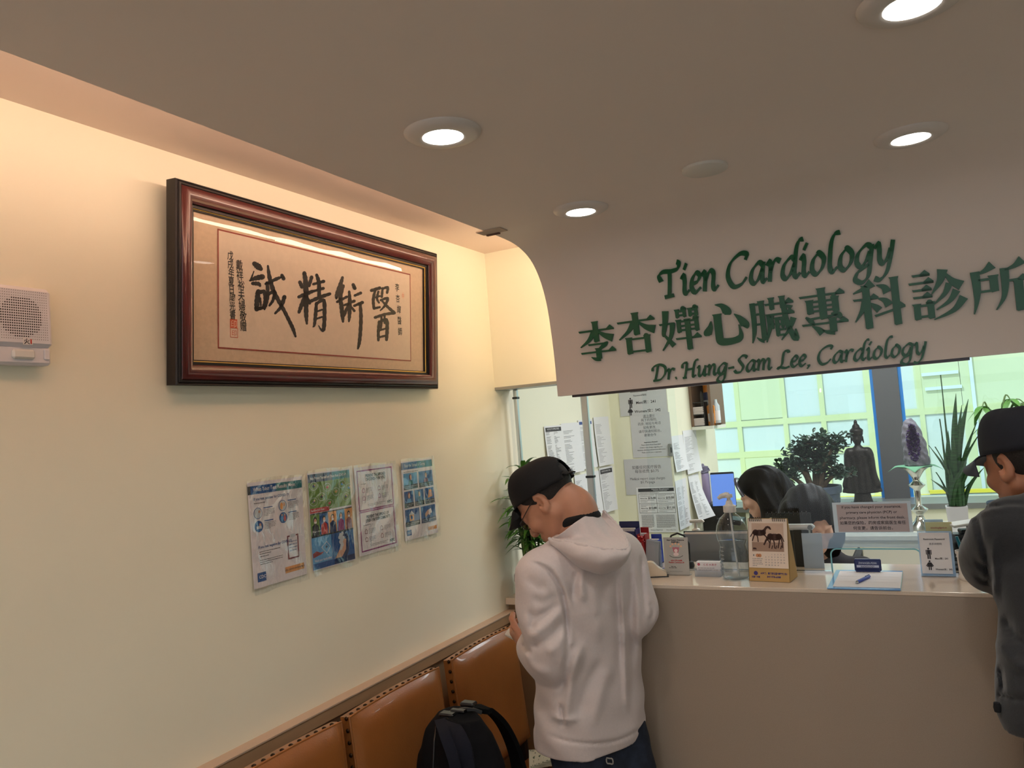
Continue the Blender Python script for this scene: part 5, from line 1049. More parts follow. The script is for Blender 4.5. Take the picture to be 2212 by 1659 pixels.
    def brim(u_, v_):
        t = (u_ - .5) * 2; return tl2 @ Vector((.072 + .032 * math.sqrt(max(0, 1 - (t * .98) ** 2)) + v_ * .070 * math.sqrt(max(0, 1 - abs(t) ** 2.6)), t * (.078 - .004 * v_), .004 - .022 * v_ - .16 * t * t * (.12 + .08 * v_)))
    b_ = MB().grid(brim, 24, 10).build('brim', mat('cap_brim_grey', (58, 62, 74), .7), cp, 'full'); sd = b_.modifiers.new('thick', 'SOLIDIFY'); sd.thickness = .004
    MB().lathe([(.008, 0), (.006, .004), (.0001, .005)], 12, c=tl2 @ Vector((0, 0, .104)), cap=False).build('button', CAPN, cp, True)
man_in_jacket()

# ---------------------------------------------------------------- two receptionists bent over their desks
KNIT = mat('maroon_knit', (44, 26, 30), 0.95, noise=0.2, nscale=90, bump=0.3, bscale=300); KNIT2 = mat('dark_knit', (30, 28, 32), 0.95, noise=0.2, nscale=90)
def seated(label, name_col, HC, yaw, pitch, face, O, skin_box, hairfn, handfn=None, knit=KNIT, extra=None):
    a = yaw; F = Vector((-math.sin(a), math.cos(a), 0)); L = Vector((-math.cos(a), -math.sin(a), 0)); FF, LL = (F.x, F.y), (L.x, L.y)
    def B(f, l, z): return O + F * f + L * l + Vector((0, 0, z))
    ax = head_axes(face, pitch); xs = axis((O.x - .45, HC.x - .13, .012), (HC.x - .13, HC.x + .13, .005), (HC.x + .13, O.x + .45, .012)); ys = axis((O.y - .50, HC.y - .13, .012), (HC.y - .13, HC.y + .13, .005), (HC.y + .13, O.y + .50, .012)); zs = axis((-.01, .70, .014), (.70, HC.z - .15, .008), (HC.z - .15, HC.z + .15, .005))
    b = Field(xs, ys, zs); q = head(b, HC, ax, .96, True, True)
    b.chain([q(-.034, 0, -.030), q(-.046, 0, -.085), B(.02, 0, HC.z - .17), B(0, 0, HC.z - .26)], [.042, .042, .045, .07], .02)
    ZS = HC.z - .24
    b.loft([(.44, O.x, O.y, .09, .15), (.75, O.x, O.y, .08, .12), (ZS - .08, O.x, O.y, .08, .14), (ZS + .04, O.x, O.y, .045, .08)], FF, LL)
    arms = []
    for s in (1, -1):
        S = B(.02, s * .15, ZS); E = B(.10, s * .20, .86); W_ = B(.29, s * .09, .825); arms.append((S, E, W_)); b.chain([S, E], [.040, .034], .03, 2); b.chain([E, W_], [.033, .022], .02, 2); hand(b, W_, W_ - E, (0, 0, 1), L * (-s), .92, (.3, .4, .3))
        b.chain([B(-.02, s * .09, .47), B(.36, s * .10, .47), B(.36, s * .10, .08)], [.07, .055, .036], .03); b.cap(B(.36, s * .1, .05), B(.48, s * .1, .03), .03, .026, .02)
    p = b.mesh('person', mat('skin_fair', (222, 172, 150), 0.5, noise=0.04, nscale=30, sub=0.1)); tag(p, label, 'person')
    j = Field(axis((O.x - .45, O.x + .45, .009)), axis((O.y - .5, O.y + .5, .009)), axis((.50, ZS + .16, .009)))
    j.loft([(.53, O.x, O.y, .115, .175), (.75, O.x, O.y, .105, .15), (ZS - .08, O.x, O.y, .105, .165), (ZS + .03, O.x, O.y, .075, .11), (ZS + .09, O.x, O.y, .055, .065)], FF, LL, 0); j.cap(B(.02, .15, ZS), B(.02, -.15, ZS), .055, .055, .04)
    for S, E, W_ in arms: j.chain([S, E, E + (W_ - E) * .8], [.058, .050, .036], .03, 4)
    j.bump(lambda P: .003 * np.sin(P[:, 0] * 33 + P[:, 2] * 21) * np.sin(P[:, 2] * 25 - P[:, 1] * 31), .03); j.mesh('sweater', knit, p)
    t_ = Field(axis((O.x - .6, O.x + .6, .012)), axis((O.y - .6, O.y + .6, .012)), axis((.06, .60, .012))); t_.loft([(.41, O.x, O.y, .12, .175), (.55, O.x, O.y, .11, .165)], FF, LL, 0)
    for s in (1, -1): t_.chain([B(-.02, s * .09, .47), B(.36, s * .10, .47), B(.36, s * .10, .09)], [.082, .066, .05], .03)
    t_.mesh('trousers', mat('black_trousers', (20, 20, 24), .85), p)
    h = Field(axis((HC.x - .32, HC.x + .40, .006)), axis((HC.y - .32, HC.y + .32, .006)), axis((HC.z - .42, HC.z + .17, .006))); hairfn(h, q, ax); h.mesh('hair', BLACKHAIR, p, 8)
    if extra: extra(p, q, ax)
    return p, B
def cutp(h, p0, nr): h.put((-9,) * 3, (9,) * 3, lambda X, Y, Z: -((X - p0[0]) * nr[0] + (Y - p0[1]) * nr[1] + (Z - p0[2]) * nr[2]), .006, 's')
HC1 = at_y(1640, 1066, 4.27)
def hair1(h, q, ax):
    f, l, u = ax; A = [tuple(v) for v in ax]
    h.ell(q(-.014, 0, .042), (.104, .086, .094), A, 0); h.ell(q(-.05, 0, -.01), (.075, .088, .09), A, .03)
    cutp(h, q(.052, 0, .030), f * .96 - u * .5)
    P0 = q(-.07, 0, .03); e1, e2, e3 = at_y(1700, 1075, 4.30), at_y(1725, 1120, 4.27), at_y(1735, 1175, 4.25)
    h.chain([P0, e1 + Vector((-.02, 0, .0)), e2, e3], [.085, .075, .06, .035], .03); h.chain([q(-.055, .055, .0), at_y(1672, 1110, 4.18), at_y(1672, 1160, 4.17), at_y(1676, 1190, 4.17)], [.045, .05, .05, .03], .03)
    h.chain([q(-.05, -.02, .09), at_y(1690, 1045, 4.33), at_y(1715, 1085, 4.35)], [.03, .028, .014], .02)
    h.bump(lambda P: .0022 * np.sin(P[:, 1] * 160 + P[:, 0] * 60 + 2.0 * np.sin(P[:, 2] * 12)), .02)
def band1(p, q, ax):
    MB().tube([q(.030 - .03 * abs(math.cos(t)) * 0 + .028, .086 * math.cos(t), .036 + .098 * math.sin(t)) for t in np.linspace(-.10, PI + .10, 30)], .010, 8, flat=.4).build('headband', mat('satin_headband', (52, 48, 58), .3, coat=.4), p, True)
seated('person with long black hair and a headband, bent over the desk by the window', 0, HC1, math.radians(88), math.radians(30), math.radians(86), HC1 + Vector((.20, .02, -HC1.z)), None, hair1, extra=band1)
HC2 = at_y(1757, 1126, 3.52)
def hair2(h, q, ax):
    f, l, u = ax; A = [tuple(v) for v in ax]
    h.ell(q(-.012, 0, .042), (.106, .090, .096), A, 0); h.ell(q(-.04, 0, -.02), (.08, .092, .10), A, .03)
    h.ell(q(.085, .0, -.05), (.06, .050, .105), A, .02, 's')
    h.chain([q(-.03, -.07, .02), at_y(1720, 1120, 3.50), at_y(1712, 1160, 3.48)], [.055, .055, .035], .03); h.chain([q(-.02, .07, .02), q(.0, .085, -.08), q(.02, .08, -.15)], [.045, .04, .022], .03); h.chain([q(-.06, 0, .05), at_y(1730, 1090, 3.58), at_y(1705, 1120, 3.56)], [.08, .06, .04], .03)
    h.bump(lambda P: .0022 * np.sin(P[:, 0] * 150 + P[:, 1] * 60 + 2.0 * np.sin(P[:, 2] * 12)), .02)
seated('person with dark hair bowed low behind the glass notice, face half hidden', 0, HC2, math.radians(180), math.radians(26), math.radians(206), HC2 + Vector((0.0, .20, -HC2.z)), None, hair2, knit=KNIT2)
# ================================================================ THINGS ON THE LEDGE AND DESK
PAPER = mat('paper_white', (234, 232, 234), 0.7); PAPERG = mat('paper_grey', (196, 192, 196), 0.7); TXT = mat('print_ink', (44, 42, 48), 0.7); TXTG = mat('print_ink_pale', (118, 116, 122), 0.7)
ACR = glass('acrylic', (0.95, 0.97, 0.98), 0.9, 0.02); ACRE = mat('acrylic_edge', (150, 180, 215), 0.15)
WPL = mat('white_plastic', (226, 222, 216), 0.35); BPL = mat('black_plastic', (26, 27, 30), 0.4); GPL = mat('grey_plastic', (120, 122, 126), 0.45); NAVY = mat('navy_plastic', (26, 40, 96), 0.35); BLUEP = mat('blue_plastic', (34, 64, 170), 0.35); REDP = mat('red_plastic', (168, 28, 34), 0.35); TEAL = mat('teal_plastic', (20, 110, 130), 0.4)
LZ = LEDGE_Z
def sheet_obj(name, label, cat, M, w, h, draw, mats, group=None, curl=lambda x, y: 0.0, nu=6, nv=10, base=None):
    """one sheet of paper: the sheet is the thing, what is printed on it is its part; local x right, y up from the lower left corner"""
    mb = MB().grid(lambda u, v: (u * w, v * h, curl(u * w, v * h)), nu, nv); o = mb.build(name, base or PAPER, None, True, M); tag(o, label, cat, group)
    if draw:
        pr = MB(); draw(pr, w, h); split_quads(pr, .03); pr.warp(lambda x, y, z: (x, y, z + curl(x, y))); pr.build('print', mats, o)
    return o
def px_frame_y(x0, y0, x1, y1, Y):
    """frame of a sheet that faces the room in the plane y = Y, from the picture rectangle it fills"""
    cx_, cy_ = (x0 + x1) / 2, (y0 + y1) / 2; a = at_y(x0, cy_, Y).x; b = at_y(x1, cy_, Y).x; c = at_y(cx_, y1, Y).z; d = at_y(cx_, y0, Y).z
    return frame((a, Y, c), (1, 0, 0), (0, 0, 1)), b - a, d - c
# notice taped on the glass
M_, w_, h_ = px_frame_y(1800, 1084, 1970, 1150, GY - .003)
def dn(mb, w, h):
    mb.rect(w * .055, h * .02, w * .955, h * .93, .0005, 0)
    for i, (s, k) in enumerate((('If you have changed your insurance,', .84), ('primary care physician (PCP) or', .72), ('pharmacy, please inform the front desk.', .92), ('如果您的保险，药房或家庭医生有任', .93), ('何变更，请告诉前台。', .56))):
        V, F = glyphs(s, .004, 0); xs = [v[0] for v in V]; L_ = max(xs) - min(xs); mb.text(s, w * .5, h * (.80 - .176 * i), w * .90 * k / L_, .0010, 1, bold=.004)
sheet_obj('notice', 'wide notice about changed insurance taped on the glass screen over the pass-through', 'notice', M_, w_, h_, dn, [mat('notice_paper', (186, 174, 176), .7), TXT], base=mat('notice_sleeve', (206, 226, 240), .4))
# tall stand-up card
def easel(name, label, cat, x0, y0, x1, y1, Y, mats, draw, lean=.10, depth=.05, base=None, group=None):
    p = at_y((x0 + x1) / 2, y1, Y); a = at_y(x0, y1, Y).x; b = at_y(x1, y1, Y).x; h = (at_y((x0 + x1) / 2, y0, Y).z - LZ - .001) / math.cos(lean)
    M = frame((a, Y, LZ + .001), (1, 0, 0), (0, math.sin(lean), math.cos(lean))); t = thing(name, label, cat, M=M, group=group); w = b - a
    return t, w, h
t, w, h = easel('counter_sign', 'grey metal stand-up card welcoming new patients, left end of the ledge', 'counter sign', 1437, 1162, 1490, 1243, 2.490, None, None)
mb = MB().box((w / 2, h / 2, -.001), (w, h, .002)); mb.box((w / 2, .001, -.030), (w, .002, .058)); mb.build('panel', mat('brushed_panel', (186, 184, 178), .4, .2), t)
mb = MB(); mb.text('New Patient Welcome', w / 2, h * .91, .0062, .0006, 0, bold=.03); mb.text('欢迎新病人', w / 2, h * .855, .0058, .0006, 0, bold=.02)
mb.disc(w * .5, h * .66, w * .12, .0005, 1, 20); mb.disc(w * .40, h * .71, w * .045, .0005, 1, 12); mb.disc(w * .60, h * .71, w * .045, .0005, 1, 12); mb.disc(w * .5, h * .55, w * .11, .0006, 2, 16, h * .05); mb.disc(w * .5, h * .645, w * .07, .0008, 2, 14)
for i in range(5): a = PI * (.15 + .175 * i); mb.disc(w * .5 + w * .24 * math.cos(a), h * .70 + w * .20 * math.sin(a), w * .042, .0006, 4, 10)
mb.text('HAPPY KIDS DENTAL', w / 2, h * .465, .0040, .0006, 0, bold=.02, sx=.8) if False else mb.line([(w * .5 + w * .30 * math.cos(a), h * .56 + h * .10 * math.sin(a)) for a in np.linspace(PI * 1.15, PI * 1.85, 12)], .0012, .0006, 0)
mb.text('626-270-6688', w / 2, h * .365, .0066, .0006, 3, bold=.03); mb.text('Flushing Commons 2A', w / 2, h * .315, .0062, .0006, 3, bold=.03, sx=.9)
mb.text('Scan me', w * .36, h * .215, .0046, .0006, 0, bold=.02); mb.text('for more info', w * .34, h * .180, .0046, .0006, 0, bold=.02); mb.rect(w * .2, h * .095, w * .74, h * .099, .0006, 0)
mb.build('print', [TXT, mat('bear_pink', (206, 128, 140), .6), mat('bear_pale', (240, 214, 210), .6), mat('sign_red', (196, 60, 58), .6), mat('peach', (234, 186, 150), .6)], t)
# card holder with business cards
p = at_z(1533, 1243, LZ); t = thing('card_holder', 'clear acrylic holder with pale business cards between the stand-up card and the sanitizer', 'card holder', (p.x, p.y, LZ), 0)
w = .076; mb = MB().box((0, .0, .0015), (w + .006, .044, .003)).box((0, .021, .022), (w + .006, .0025, .044)); mb.box((0, -.021, .010), (w + .006, .0025, .020)); mb.box((-w / 2 - .002, 0, .012), (.002, .042, .022)).box((w / 2 + .002, 0, .012), (.002, .042, .022)); mb.build('holder', mat('acrylic_milky', (196, 204, 214), .15, alpha=.38), t)
mb = MB().box((0, .004, .0235), (w, .022, .040)); cards = mb.build('cards', PAPER, t); mb = MB(); mb.text('保 健 大 药 房', .006, .0325, .0068, .0, 0, bold=.02); mb.disc(-.030, .036, .0045, 0, 0, 14); greek(mb, -.034, .024, .034, 1, .004, 0, 1); greek(mb, -.032, .018, .032, 3, .004, 0, 2); mb.rect(-.032, .006, .030, .011, 0, 3); mb.warp(lambda x, y, z: (x, -.0075 - z, y)); mb.build('card_print', [mat('card_rose', (190, 90, 110), .6), TXTG, TXTG, mat('card_gold', (200, 184, 140), .6)], cards)
# hand sanitizer
p = at_z(1590, 1250, LZ); t = thing('hand_sanitizer', 'large clear pump bottle of hand sanitizer on the ledge left of the calendar', 'bottle', (p.x, p.y, LZ), 0.1)
PET = glass('clear_pet', (.90, .93, .95), 1.0, .03, 1.5); PETL = glass('gel', (.90, .93, .95), .5, .05, 1.3); R = .046
prof_b = [(.0001, .001), (.030, .0), (.040, .003), (.043, .012), (.0435, .040), (.041, .046), (.044, .052), (.0425, .060), (.044, .068), (.0415, .076), (.0435, .084), (.0395, .092), (.039, .105), (.044, .115), (.0475, .130), (.0475, .145), (.044, .165), (.034, .185), (.022, .196), (.016, .202), (.016, .212)]
MB().lathe(prof_b, 40).build('bottle_body', PET, t, 'full'); MB().lathe([(max(0.0001, r - .002), z + .002) for r, z in prof_b if z < .12] + [(.0001, .118)], 32).build('gel', PETL, t, 'full')
mb = MB(); mb.lathe([(.0185, .204), (.0195, .206), (.0195, .224), (.012, .227), (.008, .240), (.0055, .241), (.0055, .252)], 24); mb.tube([(0, 0, .255), (-.008, 0, .257), (-.022, 0, .254), (-.032, 0, .247)], [.0095, .009, .0075, .005], 12); mb.lathe([(.0115, .249), (.0125, .252), (.0115, .259), (.0001, .261)], 20); mb.tube([(0, 0, .205), (.004, 0, .10), (.010, 0, .008)], .0028, 8); mb.build('pump', WPL, t, 50)
mb = MB()
for i in range(7): mb.box((-.030, -.0335, .030 + i * .012), (.010, .0008, .0012))
mb.warp(lambda x, y, z: (x, -math.sqrt(max(0, .0448 ** 2 - x * x)), z)); mb.build('level_marks', mat('mark_white', (240, 244, 246), .4), t)
# desk calendar
a = at_z(1619, 1255, LZ); b = at_z(1706, 1259, LZ); w = (b - a).length; lean = .20; M = frame((a.x, a.y, LZ + .001), b - a, ((a - b).y * -math.sin(lean) * 0, math.sin(lean), math.cos(lean)))
t = thing('desk_calendar', 'standing desk calendar with a photo of two horses on a kraft easel', 'calendar', M=M); h = .186
KRAFT = mat('kraft_board', (186, 150, 92), .75); SEPIA = [mat('sepia_light', (206, 178, 158), .7, noise=.06, nscale=40), mat('sepia_dark', (66, 40, 34), .7), TXTG, mat('cal_orange', (206, 140, 96), .7), mat('print_violet', (60, 50, 120), .7), mat('sepia_mid', (164, 134, 116), .7)]
mb = MB().box((w / 2, h / 2, -.001), (w, h, .002)); mb.add([(0, 0, -.002), (w, 0, -.002), (w, h, -.002), (0, h, -.002), (0, .0175, -.085), (w, .0175, -.085)], [(3, 2, 5, 4)]); mb.add([(w + .001, 0, 0), (w + .001, h, -.001), (w + .001, .018, -.085)], [(0, 1, 2)]).add([(-.001, 0, 0), (-.001, h, -.001), (-.001, .018, -.085)], [(0, 2, 1)])
mb.build('easel', KRAFT, t)
pg = MB().box((w / 2, h * .60, .001), (w * .98, h * .78, .0015)).build('page', mat('calendar_page', (234, 216, 200), .7), t)
mb = MB(); x0, x1, y0, y1 = w * .10, w * .90, h * .47, h * .92; z = .002; mb.rect(x0, y0, x1, y1, z, 0); mb.rect(x0, y0, x1, y0 + (y1 - y0) * .32, z + .0002, 5)
def horse(ox, oy, s, graze, flip=1):
    def P(pts, m=1): mb.sheet([(ox + flip * a_ * s, oy + b_ * s) for a_, b_ in pts], z + .0005, m)
    mb.disc(ox, oy, .42 * s, z + .0005, 1, 18, .20 * s); mb.disc(ox - flip * .26 * s, oy + .02 * s, .20 * s, z + .0005, 1, 14); mb.disc(ox + flip * .24 * s, oy + .02 * s, .19 * s, z + .0005, 1, 14)
    if graze: P([(-.30, .16), (-.46, .02), (-.62, -.26), (-.52, -.30), (-.36, -.12), (-.18, -.06)]); P([(-.56, -.20), (-.70, -.44), (-.62, -.50), (-.50, -.28)]); L_ = ((-.26, -.62, -.34), (-.10, -.64, -.02), (.28, -.62, .18), (.38, -.60, .44))
    else: P([(.20, .16), (.42, .42), (.62, .44), (.58, .34), (.46, .24), (.36, -.02)]); P([(.50, .46), (.70, .40), (.78, .22), (.70, .20), (.56, .32)]); L_ = ((-.34, -.50, -.48), (-.20, -.56, -.10), (.26, -.44, .52), (.30, -.60, .62))
    for hx, ey, ex in L_: mb.line([(ox + flip * hx * s, oy - .10 * s), (ox + flip * (hx + ex) / 2 * s + .02 * s, oy + ey * .5 * s), (ox + flip * ex * s, oy + ey * s)], .07 * s, z + .0005, 1)
    mb.line([(ox + flip * (.40 if graze else -.42) * s, oy + .06 * s), (ox + flip * (.52 if graze else -.60) * s, oy - .24 * s)], .06 * s, z + .0005, 1)
horse(w * .30, h * .765, .046, False); horse(w * .68, h * .70, .050, True)
for xx in (.60, .70, .82): mb.line([(w * xx, h * .52), (w * (xx + .02), h * .56)], .003, z + .0004, 1)
mb.sheet([(w * .12, h * .50), (w * .22, h * .50), (w * .20, h * .525), (w * .13, h * .53)], z + .0004, 1)
mb.disc(w * .23, h * .405, .0052, z, 3, 14); mb.disc(w * .29, h * .405, .0052, z, 3, 14); mb.rect(w * .12, h * .395, w * .15, h * .42, z, 2); greek(mb, w * .10, h * .35, w * .36, 5, .0052, z, 2)
for r in range(5):
    for c_ in range(7):
        n_ = r * 7 + c_ - 1
        if 1 <= n_ <= 31: mb.text(str(n_), w * (.44 + .075 * c_), h * (.415 - .042 * r), .0052, z, 2, bold=.01)
mb.text('65岁了，看了解红蓝卡医疗保险！', w * .62, h * .112, .0068, .0006, 4, bold=.03, sx=.8); mb.text('347-978-6088', w * .62, h * .060, .0072, .0006, 4, bold=.03); mb.disc(w * .17, h * .125, .0062, .0006, 4, 16); mb.text('红蓝一卡通', w * .17, h * .055, .0058, .0006, 4, bold=.03, sx=.85)
mb.build('print', SEPIA, pg)
mb = MB()
for i in range(19):
    x = w * (.06 + .88 * i / 18)
    if 7 <= i <= 11: continue
    mb.tube([(x, h - .003 + .006 * math.sin(q), .001 + .005 * math.cos(q)) for q in np.linspace(0, 2 * PI, 10)[:-1]], .0009, 5, closed=True)
mb.build('wire_binding', mat('wire_black', (40, 36, 36), .4, .6), t, True)
# clipboard with form, clip and pen
c0, c1, c2, c3 = [at_z(*q, LZ) for q in ((1787, 1272), (1946, 1276), (1941, 1236), (1800, 1233))]
M = frame((c0.x, c0.y, LZ + .001), c1 - c0, c3 - c0); w = (c1 - c0).length; h = ((c3 - c0).length + (c2 - c1).length) / 2
t = thing('clipboard', 'blue translucent clipboard with a white form, overhanging the ledge', 'clipboard', M=M)
MB().box((w / 2, h / 2 - .004, .0015), (w, h + .008, .003), bev=.0012).build('board', mat('blue_acrylic', (120, 172, 232), .12, alpha=.75), t)
mb = MB().box((w * .535, h * .47, .0038), (w * .92, h * .86, .0012)); pap = mb.build('form', PAPER, t); mb = MB(); greek(mb, w * .18, h * .82, w * .85, 1, .004, .0046, 0); [mb.rect(w * .12, h * (.30 + .14 * i), w * .95, h * (.30 + .14 * i) + .0006, .0046, 0) for i in range(4)]; mb.build('print', [TXTG], pap)
cl = MB().box((w * .50, h * .93, .022), (w * .40, .012, .036), bev=.003).box((w * .5, h * .90, .006), (w * .36, .022, .006), bev=.002).build('clip', NAVY, t, 30)
mb = MB(); mb.text('ZWANGER-PESIRI', 0, .0, .0080, 0, 0, sx=.8, bold=.01); mb.rect(-w * .165, -.0105, w * .165, -.0035, 0, 0); mb.text('RADIOLOGY', 0, -.0096, .0066, .0003, 1, bold=.02); mb.warp(lambda x, y, z: (w * .50 + x, h * .93 - .0065 - z, .026 + y)); mb.build('clip_print', [mat('clip_white', (196, 204, 226), .5), NAVY], cl)
pa, pb_ = at_z(1848, 1259, LZ + .010), at_z(1879, 1244, LZ + .010)
t = thing('pen', 'blue retractable pen lying on the white form of the clipboard', 'pen', M=frame(pa, pb_ - pa, (0, 0, 1))); Lp = (pb_ - pa).length
def onx(prof): return [((r, z)) for r, z in prof]
RX90 = Matrix.Rotation(PI / 2, 4, 'Y')
MB().lathe([(.0042, .012), (.0046, .02), (.0046, Lp - .008), (.004, Lp - .004)], 14, M=RX90).build('barrel', BLUEP, t, 50); MB().lathe([(.0008, 0), (.0012, .003), (.0036, .010), (.0042, .012)], 12, M=RX90).build('tip', CHROME, t, True); MB().box((Lp - .018, .005, 0), (.026, .0014, .003)).build('pocket_clip', NAVY, t)
# acrylic restroom sign
a = at_z(1992, 1243, LZ); b = at_z(2064, 1245, LZ); w = (b - a).length; h = .1245; M = frame((a.x, a.y, LZ + .001), (1, 0, 0), (0, .10, 1))
t = thing('restroom_sign', 'clear acrylic sign stand with the restroom numbers, right of the clipboard', 'sign stand', M=M)
MB().box((w / 2, h / 2, -.0035), (w * 1.05, h, .0015)).box((w / 2, .0012, .008), (w * 1.05, .0024, .026)).build('stand', mat('acrylic_blue', (170, 206, 240), .12, alpha=.5), t)
pp = MB().box((w * .48, h * .5, -.0018), (w * .92, h * .93, .0008)).build('sheet', PAPER, t); mb = MB(); mb.text('Restroom Password', w * .47, h * .80, .0066, -.0008, 0, bold=.02); mb.text('洗手间密码', w * .50, h * .69, .0066, -.0008, 0)
def person_icon(mb, x, y, s, skirt, z, m):
    mb.disc(x, y + .43 * s, .085 * s, z, m, 12)
    if skirt: mb.sheet([(x - .10 * s, y + .32 * s), (x + .10 * s, y + .32 * s), (x + .28 * s, y - .10 * s), (x - .28 * s, y - .10 * s)], z, m); [mb.rect(x + o_ - .05 * s, y - .42 * s, x + o_ + .05 * s, y - .10 * s, z, m) for o_ in (-.08 * s, .08 * s)]; mb.line([(x - .12 * s, y + .28 * s), (x - .30 * s, y)], .07 * s, z, m); mb.line([(x + .12 * s, y + .28 * s), (x + .30 * s, y)], .07 * s, z, m)
    else: mb.rect(x - .13 * s, y - .05 * s, x + .13 * s, y + .32 * s, z, m); [mb.rect(x + o_ - .055 * s, y - .48 * s, x + o_ + .055 * s, y, z, m) for o_ in (-.075 * s, .075 * s)]; mb.line([(x - .19 * s, y + .29 * s), (x - .19 * s, y - .06 * s)], .07 * s, z, m); mb.line([(x + .19 * s, y + .29 * s), (x + .19 * s, y - .06 * s)], .07 * s, z, m)
person_icon(mb, w * .27, h * .49, .032, False, -.0008, 0); person_icon(mb, w * .27, h * .215, .029, True, -.0008, 0); mb.text('Men/男：241', w * .64, h * .36, .0062, -.0008, 0, bold=.02); mb.text('Women/女：342', w * .68, h * .12, .0060, -.0008, 0, bold=.02); mb.build('print', [TXT], pp)
# white cup with a teal pen
p = at_z(2094, 1252, LZ); t = thing('pen_cup', 'white ribbed ceramic cup with a teal pen beside the restroom sign', 'cup', (p.x, p.y, LZ), 0)
MB().lathe([(.0001, .001), (.022, 0), (.0245, .003), (.0245, .010), (.023, .013), (.0245, .060), (.0265, .063), (.025, .068), (.0275, .072), (.028, .080), (.0255, .080), (.022, .012), (.0001, .010)], 28).build('cup_body', WPL, t, 50)
MB().tube([(.004, 0, .012), (-.012, .004, .085), (-.020, .006, .118)], [.004, .0048, .004], 8).build('pen', TEAL, t, True)
# cream tape dispenser and grey folder card at the left end
p = at_z(1412, 1247, LZ); t = thing('tape_dispenser', 'rounded cream tape dispenser on the ledge beside the hoodie man’s shoulder', 'tape dispenser', (p.x - .005, p.y + .01, LZ), 0.3)
CREAM = mat('cream_plastic', (226, 208, 184), .35); mb = MB().prism(catmull([(-.050, .0), (-.052, .022), (-.030, .044), (.0, .048), (.018, .032), (.034, .020), (.044, .012), (.044, .0)], 5), -.016, .016, M=Matrix.Rotation(0, 4, 'Z'), ax='y'); mb.build('body', CREAM, t, 40); MB().box((0, 0, .0015), (.10, .036, .003)).build('foot', BPL, t)
t = thing('pamphlet_rack', 'small clear rack with grey folded pamphlets behind the hoodie man’s shoulder', 'pamphlet rack', (at_z(1410, 1225, LZ).x, 2.615, LZ), -.25)
MB().box((0, 0, .0015), (.060, .04, .003)).box((0, .018, .03), (.060, .002, .06)).build('rack', mat('acrylic_milky', (196, 204, 214), .15, alpha=.38), t); mb = MB(); [mb.box((0, .010 - .006 * i, .048), (.050, .0015, .088), M=Matrix.Rotation(.12, 4, 'Y')) for i in range(3)]; mb.build('pamphlets', mat('grey_card', (170, 176, 188), .6), t)
# coloured bins standing behind the glass by the wall pillar
def bin_(label, x0, y0, x1, y1, Y, m, dep=.05, zb=None, name='desk_bin'):
    a = at_y(x0, (y0 + y1) / 2, Y).x; b = at_y(x1, (y0 + y1) / 2, Y).x; zt = at_y((x0 + x1) / 2, y0, Y).z; zb = zb or LZ; w, hh = b - a, zt - zb
    t = thing(name, label, 'bin', ((a + b) / 2, Y + dep / 2, zb), 0, 'plastic desk bins behind the glass')
    mb = MB().box((0, -dep / 2 + .0015, hh * .40), (w, .003, hh * .80), bev=.001).box((0, dep / 2 - .0015, hh / 2), (w, .003, hh), bev=.001).box((-w / 2 + .0015, 0, hh * .42), (.003, dep, hh * .84)).box((w / 2 - .0015, 0, hh * .42), (.003, dep, hh * .84)).box((0, 0, .0015), (w, dep, .003)); mb.build('body', m, t)
    mb = MB().box((0, .006, hh * .45), (w * .7, .012, hh * .80)); mb.build('papers', PAPER, t); return t
bin_('navy plastic bin nearest the hoodie man behind the glass', 1330, 1130, 1374, 1200, 2.66, NAVY); bin_('red plastic bin between two blue ones behind the glass', 1376, 1143, 1394, 1200, 2.67, REDP); bin_('bright blue plastic bin beside the red one behind the glass', 1399, 1158, 1422, 1205, 2.66, BLUEP)
p = at_z(1392, 1225, LZ); t = thing('ribbon_bow', 'small red paper bow standing in front of the coloured bins', 'bow', (p.x, 2.600, LZ), 0); zc = at_y(1390, 1166, 2.60).z - LZ
MB().tube([(0, 0, .001), (0, 0, zc - .01)], .002, 6).lathe([(.0001, 0), (.014, 0), (.014, .004), (.0001, .005)], 14).build('stem', CHROME, t, True); mb = MB()
for i in range(7): a_ = i * 2 * PI / 7; mb.tube([(0, 0, zc), (.010 * math.cos(a_), -.004, zc + .010 * math.sin(a_)), (.014 * math.cos(a_ + .35), .002, zc + .014 * math.sin(a_ + .35)), (0, .002, zc)], .0032, 6, flat=.6)
mb.build('petals', REDP, t, True)
# black headset loop, grey monitor backs, phone terminal, white pump bottle: behind the glass
t = thing('monitor', 'silver monitor seen from behind through the glass, left of the sanitizer', 'monitor', (at_y(1560, 1190, 2.86).x, 2.86, .752), 0.04); zt = at_y(1530, 1150, 2.86).z - .75; w = at_y(1642, 1190, 2.86).x - at_y(1480, 1190, 2.86).x
MB().box((0, 0, zt - .15), (w, .022, .30), bev=.006).build('back_shell', mat('silver_shell', (150, 152, 154), .35, .5), t, 30); MB().box((0, .012, zt - .15), (w + .004, .006, .304)).build('bezel', BPL, t); MB().box((0, .0, .10), (.05, .03, .19)).box((0, .02, .006), (.20, .16, .012), bev=.004).build('stand', GPL, t)
t = thing('headset', 'black wire headset hanging behind the stand-up card', 'headset', (at_y(1464, 1160, 2.62).x, 2.62, LZ), 0); zt = at_y(1464, 1152, 2.62).z - LZ
MB().tube([(-.034, 0, .012), (-.036, 0, zt * .7), (-.022, 0, zt - .008), (0, 0, zt), (.022, 0, zt - .008), (.036, 0, zt * .7), (.034, 0, .012)], .0035, 8).build('band', BPL, t, True); mb = MB(); [mb.lathe([(.0001, 0), (.014, .001), (.016, .008), (.012, .020), (.0001, .024)], 14, c=(s * .034, 0, .0)) for s in (-1, 1)]; mb.build('ear_pad', BPL, t, True)
